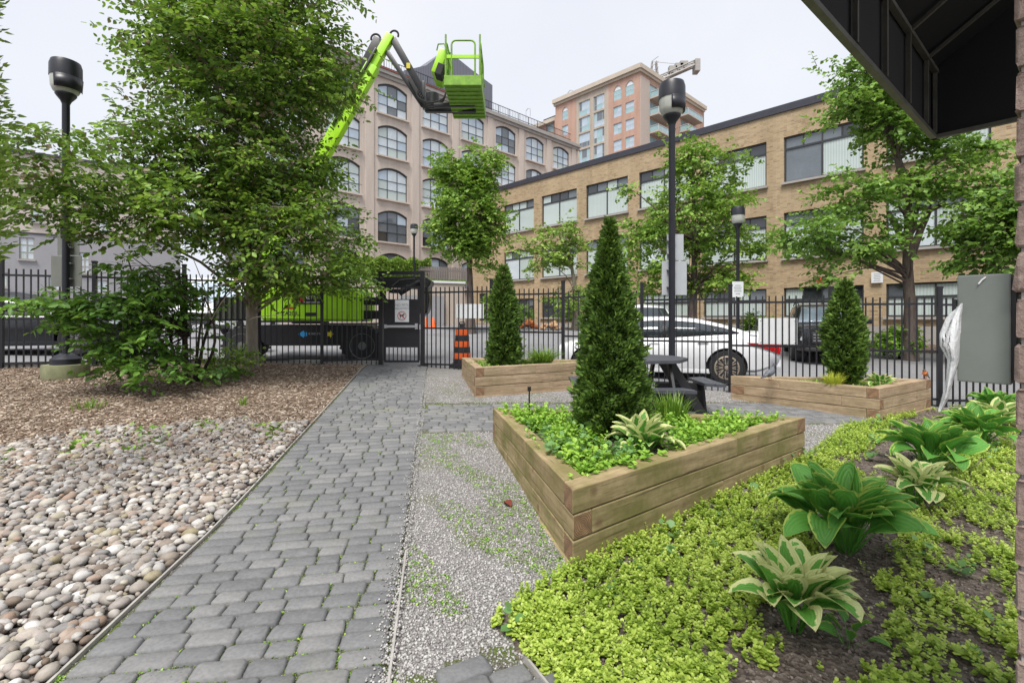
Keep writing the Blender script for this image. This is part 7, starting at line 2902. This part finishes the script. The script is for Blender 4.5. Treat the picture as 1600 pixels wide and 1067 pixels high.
def conifer(label, x, y, zb, zt, prof, n, size, mat='conifer', group='columnar conifers in the planters'):
    """prof: list of (height fraction, radius)"""
    t = thing('conifer', label, 'conifer', (x, y, zb), group=group)
    H = zt - zb
    hh = RG.random(n * 2)
    rad = np.interp(hh, [p[0] for p in prof], [p[1] for p in prof])
    k = RG.random(n * 2) < (rad / max(p[1] for p in prof)) * 0.9 + 0.08
    hh, rad = hh[k][:n], rad[k][:n]
    n = len(hh)
    th = RG.uniform(0, 2 * np.pi, n)
    ph = x * 7.3 + y * 3.1
    lump = 1 + 0.21 * np.sin(th * 4 + hh * 17 + ph) * np.sin(hh * 27 + th * 2 + ph) + 0.13 * np.sin(th * 7 - hh * 38 + ph) + 0.08 * np.sin(th * 13 + hh * 61) + 0.07 * np.sin(th + ph + hh * 6)
    rr = rad * lump * (0.5 + 0.5 * RG.random(n) ** 0.5) * np.where(RG.random(n) < 0.03, RG.uniform(1.0, 1.22, n), 1.0)
    gap = np.sin(th * 6 + hh * 31 + ph) * np.sin(hh * 44 - th * 3)
    rr = np.where(gap < -0.55, rr * 0.72, rr)
    P = np.stack([np.cos(th) * rr, np.sin(th) * rr, hh * H], 1)
    rdir = np.stack([np.cos(th), np.sin(th), np.zeros(n)], 1)
    d = unit(rdir * RG.uniform(0.5, 1.35, n)[:, None] + np.array([0, 0, 0.55]) + RG.normal(0, 0.42, (n, 3)))
    up = unit(np.cross(rdir, np.array([0, 0, 1.0])) + RG.normal(0, 0.7, (n, 3)))
    s = size * RG.uniform(0.6, 1.35, n)
    rnd = np.clip(0.5 + 0.0 * rr + RG.normal(0, 0.27, n), 0, 1)
    cr_ = scatter('foliage', spray, lf6, frames(d, up, s, s * 0.95), P, rnd, mat, t)
    tag(cr_, kind='stuff')
    mb = MB()
    for q in range(3):
        a = 2.1 * q
        mb.tube([(0.03 * math.cos(a), 0.03 * math.sin(a), -0.08), (0.04 * math.cos(a), 0.04 * math.sin(a), H * 0.3), (0.01, 0, H * 0.85)], [0.022, 0.016, 0.004], 7)
    for q in range(60):
        a, z = random.uniform(0, 6.28), random.random() ** 1.1
        r = interp(z, prof) * 0.85
        mb.tube([(0, 0, max(0.02, z * H - r * 0.5)), (r * 0.6 * math.cos(a), r * 0.6 * math.sin(a), z * H), (r * math.cos(a), r * math.sin(a), z * H + r * 0.35)], [0.008, 0.005, 0.002], 4)
    mb.build('trunk', 'bark_dark', t, smooth=True)
    return t


ctop = at(945, 343, 4.2).z
conifer('tall dark pointed conifer in the near mossy planter', at(953, 500, 4.2).x, 4.2, 0.40, ctop, [(0, 0.17), (0.05, 0.27), (0.16, 0.3), (0.35, 0.25), (0.6, 0.17), (0.82, 0.09), (0.93, 0.05), (1, 0.01)], 30000, 0.048)
conifer('tall light green clipped column at the left edge of the view', -3.83, 3.3, 1.72, 5.2, [(0, 0.2), (0.05, 0.285), (0.9, 0.285), (1, 0.25)], 12000, 0.05, 'hedge_strip', None)
conifer('narrow dark conifer in the pale planter near the gate', at(787, 500, 8.3).x, 8.3, 0.60, at(787, 415, 8.3).z, [(0, 0.19), (0.06, 0.25), (0.25, 0.245), (0.6, 0.185), (0.88, 0.1), (1, 0.02)], 11000, 0.07)
conifer('bushy rounded conifer in the planter before the black suv', at(1316, 500, 7.3).x, 7.25, 0.44, at(1316, 440, 7.3).z, [(0, 0.12), (0.1, 0.21), (0.3, 0.25), (0.6, 0.215), (0.85, 0.13), (1, 0.03)], 11000, 0.065)


# ---------------------------------------------------------------- hostas
def hosta_leaf(Ln, Wd, th0, th1, fold, stalk):
    """stalk then cupped blade, bending outward along +y"""
    n = 14
    V, Ed, Fs = [], [], []
    p = np.array([0.0, 0.0, 0.0])
    cols_ = (-1, -0.55, 0, 0.55, 1)
    for i in range(n + 1):
        s = i / n
        q_ = min(1.0, max(0.0, (s - stalk * 0.75) / (1 - stalk * 0.75)))
        th = th0 + (th1 - th0) * q_ ** 0.9
        d = np.array([0, math.sin(th), math.cos(th)])
        if i:
            p = p + d * Ln / n
        nrm = np.array([0, -math.cos(th), math.sin(th)])
        if s < stalk:
            w = 0.0075 + 0.01 * (s / stalk)
            up_ = 0.9
        else:
            q = (s - stalk) / (1 - stalk)
            w = Wd * (math.sin(math.pi * min(1, q ** 0.72 * 0.97 + 0.03)) ** 0.75) * (1 - 0.12 * q) + 0.002
            up_ = fold
        for c in cols_:
            wav = 0.05 * Wd * math.sin(s * 19 + c * 2.0) * abs(c)
            V.append(p + np.array([c * w, 0, 0]) * math.cos(up_ * 0.5 * abs(c)) + nrm * (abs(c) ** 1.5 * w * up_ * 0.55 + wav))
            e = abs(c)
            if s >= stalk:
                e = max(e, ((s - stalk) / (1 - stalk)) ** 5 * 0.95)
                if (s - stalk) / (1 - stalk) < 0.12:
                    e = e * 0.5 + 0.15
            else:
                e = 0.15
            Ed.append(e)
    k = len(cols_)
    for i in range(n):
        for j in range(k - 1):
            Fs.append((i * k + j, i * k + j + 1, (i + 1) * k + j + 1, (i + 1) * k + j))
    return np.array(V), np.array(Fs), np.array(Ed)


def hosta_meshes(mat, Wd):
    out = []
    for th1, fold, st in ((0.35, 1.15, 0.5), (0.9, 0.95, 0.5), (1.5, 0.75, 0.52), (2.0, 0.6, 0.52), (0.55, 1.3, 0.48), (1.2, 0.9, 0.52)):
        V, Fq, Ed = hosta_leaf(1.0, Wd, 0.08, th1, fold, st)
        out.append(np_mesh('leaf', V, Fq, mat, None, smooth=True, extra={'edge': Ed}))
    return out


HC = hosta_meshes('hosta_cream', 0.165)
HG = hosta_meshes('hosta_green', 0.185)


def hosta(label, x, y, z, H, spread, n, kind):
    t = thing('hosta', label, 'hosta', (x, y, z), group='hostas')
    ms = HC if kind == 'cream' else HG
    for i in range(n):
        ring = (i + 0.5) / n
        a = i * 2.39996 + random.gauss(0, 0.25)
        tilt = (0.03 + 0.62 * ring ** 1.1) * spread + abs(random.gauss(0, 0.06))
        L_ = H * random.uniform(1.0, 1.25) * (1.0 + 0.12 * ring)
        # inner leaves upright, outer ones arching over
        m = random.choice((0, 4, 1) if ring < 0.35 else ((1, 5, 4) if ring < 0.7 else (2, 5, 3)))
        mw = Matrix.Translation((0.07 * H * math.cos(a), 0.07 * H * math.sin(a), -0.01)) @ Matrix.Rotation(a - math.pi / 2, 4, 'Z') @ Matrix.Rotation(-tilt, 4, 'X') @ Matrix.Rotation(random.gauss(0, 0.5), 4, 'Z') @ Matrix.Diagonal((L_ * random.uniform(0.9, 1.2), L_, L_, 1))
        inst('leaf', ms[m], t, mw=mw)
    return t


def hz(u, v, dz=0.0):
    Y = F * E / (v - HZ)
    p = at(u, v, Y)
    return p.x, p.y, g(p.x, p.y) + dz


x, y, z = hz(1240, 985)
hosta('cream and green striped hosta nearest the front of the soil bed', x, y, z, 0.32, 0.56, 46, 'cream')
x, y, z = hz(1322, 862)
hosta('largest broad green hosta behind the front striped one', x, y, z, 0.44, 0.8, 56, 'green')
x, y, z = hz(1432, 788)
hosta('cream edged hosta between the two big green hostas', x, y, z, 0.31, 0.66, 38, 'cream')
x, y, z = hz(1455, 738)
hosta('wide dark green hosta behind the cream edged one', x, y, z, 0.41, 0.9, 46, 'green')
x, y, z = hz(1530, 698)
hosta('light green hosta below the grey utility box', x, y, z, 0.38, 1.0, 38, 'green')
x, y, z = hz(1556, 668)
hosta('cream edged hosta in the far row close to the pier', x, y, z, 0.34, 1.0, 32, 'cream')
x, y, z = hz(1552, 650)
hosta('green hosta at the far end of the row by the fence', x, y, z, 0.36, 1.0, 30, 'green')
p = at(1002, 500, 3.72)
hosta('striped hosta inside the near mossy planter', p.x, p.y, 0.345, 0.3, 0.75, 38, 'cream')
p = at(1376, 500, 7.05)
hosta('small cream edged hosta in the planter behind the robin', p.x, p.y, 0.39, 0.21, 0.9, 26, 'cream')
x, y, z = hz(1325, 1010)
hosta('low seedling hosta beside the front striped hosta', x, y, z, 0.15, 1.15, 7, 'green')


# ---------------------------------------------------------------- grasses and ground cover
def blades(name, label, cat, x, y, z, n, H, R_, mat, lean, w=0.012, group=None):
    t = thing(name, label, cat, (x, y, z), group=group)
    Vs, Fs, rs = [], [], []
    o = 0
    for i in range(n):
        a = random.uniform(0, 6.283)
        r = R_ * random.random() ** 0.7
        b = Vector((r * math.cos(a) * 0.6, r * math.sin(a) * 0.6, -0.01))
        ln = H * random.uniform(0.6, 1.15)
        th1 = abs(random.gauss(lean, 0.4))
        hd_ = a + random.gauss(0, 0.5)
        d2 = Vector((math.cos(hd_), math.sin(hd_), 0))
        sd = Vector((-d2.y, d2.x, 0))
        p = b
        for k in range(6):
            s = k / 5
            th = 0.08 + th1 * s ** 1.4
            if k:
                p = p + (d2 * math.sin(th) + Vector((0, 0, math.cos(th)))) * ln / 5
            ww_ = w * (1 - s ** 2.2) + 0.0006
            nn = Vector((0, 0, 1)) * 0.3 * ww_
            Vs += [p - sd * ww_ / 2 + nn, p, p + sd * ww_ / 2 + nn]
            if k:
                q = o + 3 * k
                Fs += [(q - 3, q - 2, q + 1, q), (q - 2, q - 1, q + 2, q + 1)]
        rs += [random.random()] * 18
        o += 18
    me = np_mesh('blades', [v[:] for v in Vs], Fs, mat, rs, smooth=True)
    tag(link(bpy.data.objects.new('blades', me), t), kind='stuff')
    return t


p = at(1050, 500, 4.75)
blades('daylily', 'clump of upright daylily leaves in the near planter', 'grass', p.x, p.y, 0.35, 230, 0.34, 0.24, 'grass_blade', 0.4, 0.016)
p = at(848, 500, 8.35)
blades('ornamental_grass', 'arching green grass clump in the planter near the gate', 'grass', p.x, p.y, 0.56, 420, 0.42, 0.22, 'grass_blade', 1.3, 0.013)
p = at(820, 500, 8.5)
blades('ornamental_grass', 'low sparse grass beside the narrow conifer', 'grass', p.x, p.y, 0.56, 120, 0.2, 0.25, 'grass_blade', 1.2, 0.012)
p = at(748, 500, 8.2)
blades('ornamental_grass', 'thin grass in the left corner of the planter near the gate', 'grass', p.x, p.y, 0.57, 90, 0.15, 0.3, 'grass_blade', 1.0, 0.008)
p = at(1302, 500, 6.95)
blades('ornamental_grass', 'golden yellow grass tuft in front of the bushy conifer', 'grass', p.x, p.y, 0.39, 260, 0.26, 0.12, 'gold_blade', 0.75, 0.011)
x, y, z = hz(140, 668)
blades('grass_tuft', 'grass tuft growing at the upper edge of the river stones', 'grass', x, y, z, 60, 0.16, 0.3, 'grass_blade', 0.9, 0.008)
x, y, z = hz(380, 660)
blades('grass_tuft', 'small grass tuft between the mulch and river stones', 'grass', x, y, z + 0.02, 30, 0.13, 0.1, 'grass_blade', 0.8, 0.007)
x, y, z = hz(1190, 985)
round4 = np.array([[0, 0, 0], [0.42, 0.3, 0.06], [0.44, 0.72, 0.08], [0, 1.0, 0.0], [-0.44, 0.72, 0.08], [-0.42, 0.3, 0.06]], float)


def cover(name, label, x, y, size, hgt, mat, stalks, leaves, parent=None, zf=None, T=round4, cat='ground cover', tone=None):
    """rosettes on short stalks"""
    n0 = len(x)
    h = hgt * RG.uniform(0.25, 1.0, n0)
    if zf is None:
        zb_ = gz(x, y)
    else:
        zb_ = zf
    N = n0 * leaves
    i = np.repeat(np.arange(n0), leaves)
    lev = np.tile(np.arange(leaves) / max(1, leaves - 1), n0)
    a = np.tile(np.arange(leaves) * 2.4, n0) + RG.uniform(0, 6.28, n0)[i]
    lean = RG.normal(0, 0.35, (n0, 2))
    zz = h[i] * (0.35 + 0.65 * lev)
    P = np.stack([x[i] + lean[i, 0] * zz, y[i] + lean[i, 1] * zz, zb_[i] + zz], 1)
    el = 0.15 + 0.75 * lev ** 2 + RG.normal(0, 0.25, N)
    d = np.stack([np.cos(a) * np.cos(el), np.sin(a) * np.cos(el), np.sin(el)], 1)
    up = np.stack([-np.cos(a) * np.sin(el), -np.sin(a) * np.sin(el), np.cos(el)], 1) + RG.normal(0, 0.15, (N, 3))
    s = size * RG.uniform(0.6, 1.2, N) * (1.1 - 0.45 * lev) * RG.uniform(0.65, 1.3, n0)[i]
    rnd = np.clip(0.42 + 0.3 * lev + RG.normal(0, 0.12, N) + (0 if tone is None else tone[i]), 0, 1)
    o = scatter(name, T, lf6, frames(d, up, s), P, rnd, mat, parent)
    tag(o, label, cat, kind='stuff') if parent is None else tag(o, kind='stuff')
    return o


def density(x, y):
    """thick carpet in front and along the far planter, patches elsewhere, bare soil round the hostas"""
    v = 0.5 + 0.5 * np.sin(x * 4.3 + 0.7) * np.sin(y * 3.7 + x * 1.9) + 0.35 * np.sin(x * 9.7 + 1.0) * np.sin(y * 8.3) + 0.3 * np.sin(x * 21 + y * 17) * np.sin(y * 23 - x * 9)
    line = x - 0.95 * (y - 2.0)                       # the row of hostas lies near line = 1.1
    front = np.clip((np.interp(y, [1.5, 2.1, 2.7], [1.3, 1.05, 0.9]) - line) / 0.45, -0.5, 1.2)
    right = np.clip((line - 1.2) / 0.3, 0, 1) * 0.95
    far = np.clip((y - 4.9) / 0.6, 0, 1) * np.clip((1.3 - line) / 0.8, -0.3, 1)
    return v * 0.8 + front + right + far


hcs = [(o.location.x, o.location.y, 0.16) for o in COL.objects if o.get('category') == 'hosta']
n = 60000
y = 1.55 + 6.1 * RG.random(n) ** 1.5
x = RG.uniform(-0.2, 7.5, n)
k = (region(x, y) == 4) & (x < y * 1.08) & (density(x, y) > RG.uniform(0.42, 1.1, n))
for hx, hy, hr_ in hcs:
    k &= (x - hx) ** 2 + (y - hy) ** 2 > hr_ ** 2
x, y = x[k][:19500], y[k][:19500]
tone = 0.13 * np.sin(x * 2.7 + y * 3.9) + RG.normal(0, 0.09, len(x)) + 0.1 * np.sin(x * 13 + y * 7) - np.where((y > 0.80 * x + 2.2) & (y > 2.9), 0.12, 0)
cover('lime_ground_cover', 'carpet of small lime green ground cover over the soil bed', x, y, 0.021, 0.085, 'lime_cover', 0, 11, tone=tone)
# larger soft leaves scattered through the carpet
n = 900
y2 = 1.7 + 4.6 * RG.random(n)
x2 = RG.uniform(0, 5.5, n)
k = (region(x2, y2) == 4) & (density(x2, y2) > 0.5) & (RG.random(n) < 0.25)
cover('soft_weeds', 'scattered broader blue green weeds among the lime ground cover', x2[k], y2[k], 0.055, 0.11, 'blue_leaf', 0, 4, T=round4)


def fill_planter(name, label, inner, n, size, hgt, mat, zs, leaves, test, T=round4, parent=None):
    P = np.array(inner)
    x = RG.uniform(P[:, 0].min(), P[:, 0].max(), n * 6)
    y = RG.uniform(P[:, 1].min(), P[:, 1].max(), n * 6)
    k = in_poly(x, y, inner) & test(x, y)
    x, y = x[k][:n], y[k][:n]
    cover(name, label, x, y, size, hgt, mat, 0, leaves, None, np.full(len(x), zs), T)


pat = lambda x, y: np.sin(x * 6.1 + 0.4) * np.sin(y * 5.3 + 1.1) > -0.45
fill_planter('planter_plants', 'bright leafy plants filling the near mossy planter', inA, 900, 0.05, 0.17, 'bed_leaf', 0.36, 8, lambda x, y: pat(x, y) & ((x - 0.85) ** 2 + (y - 4.2) ** 2 > 0.06) & ((x - 0.98) ** 2 + (y - 3.72) ** 2 > 0.05), maple6)
fill_planter('planter_plants', 'darker blue green plants under the tall conifer in the near planter', inA, 120, 0.06, 0.18, 'blue_leaf', 0.36, 7, lambda x, y: (y < 4.2) & (x < 0.85) & (y > 3.3))
fill_planter('planter_cover', 'lime ground cover in the front corner of the near planter', inA, 620, 0.024, 0.075, 'lime_cover', 0.36, 9, lambda x, y: (x < 0.75) & (y < 3.9))
fill_planter('planter_cover', 'low green cover in the planter near the gate', inB, 300, 0.03, 0.07, 'bed_leaf', 0.565, 7, lambda x, y: pat(x, y))
fill_planter('planter_cover', 'low green cover in the planter before the white car', inC, 420, 0.028, 0.07, 'bed_leaf', 0.385, 7, lambda x, y: pat(x, y))
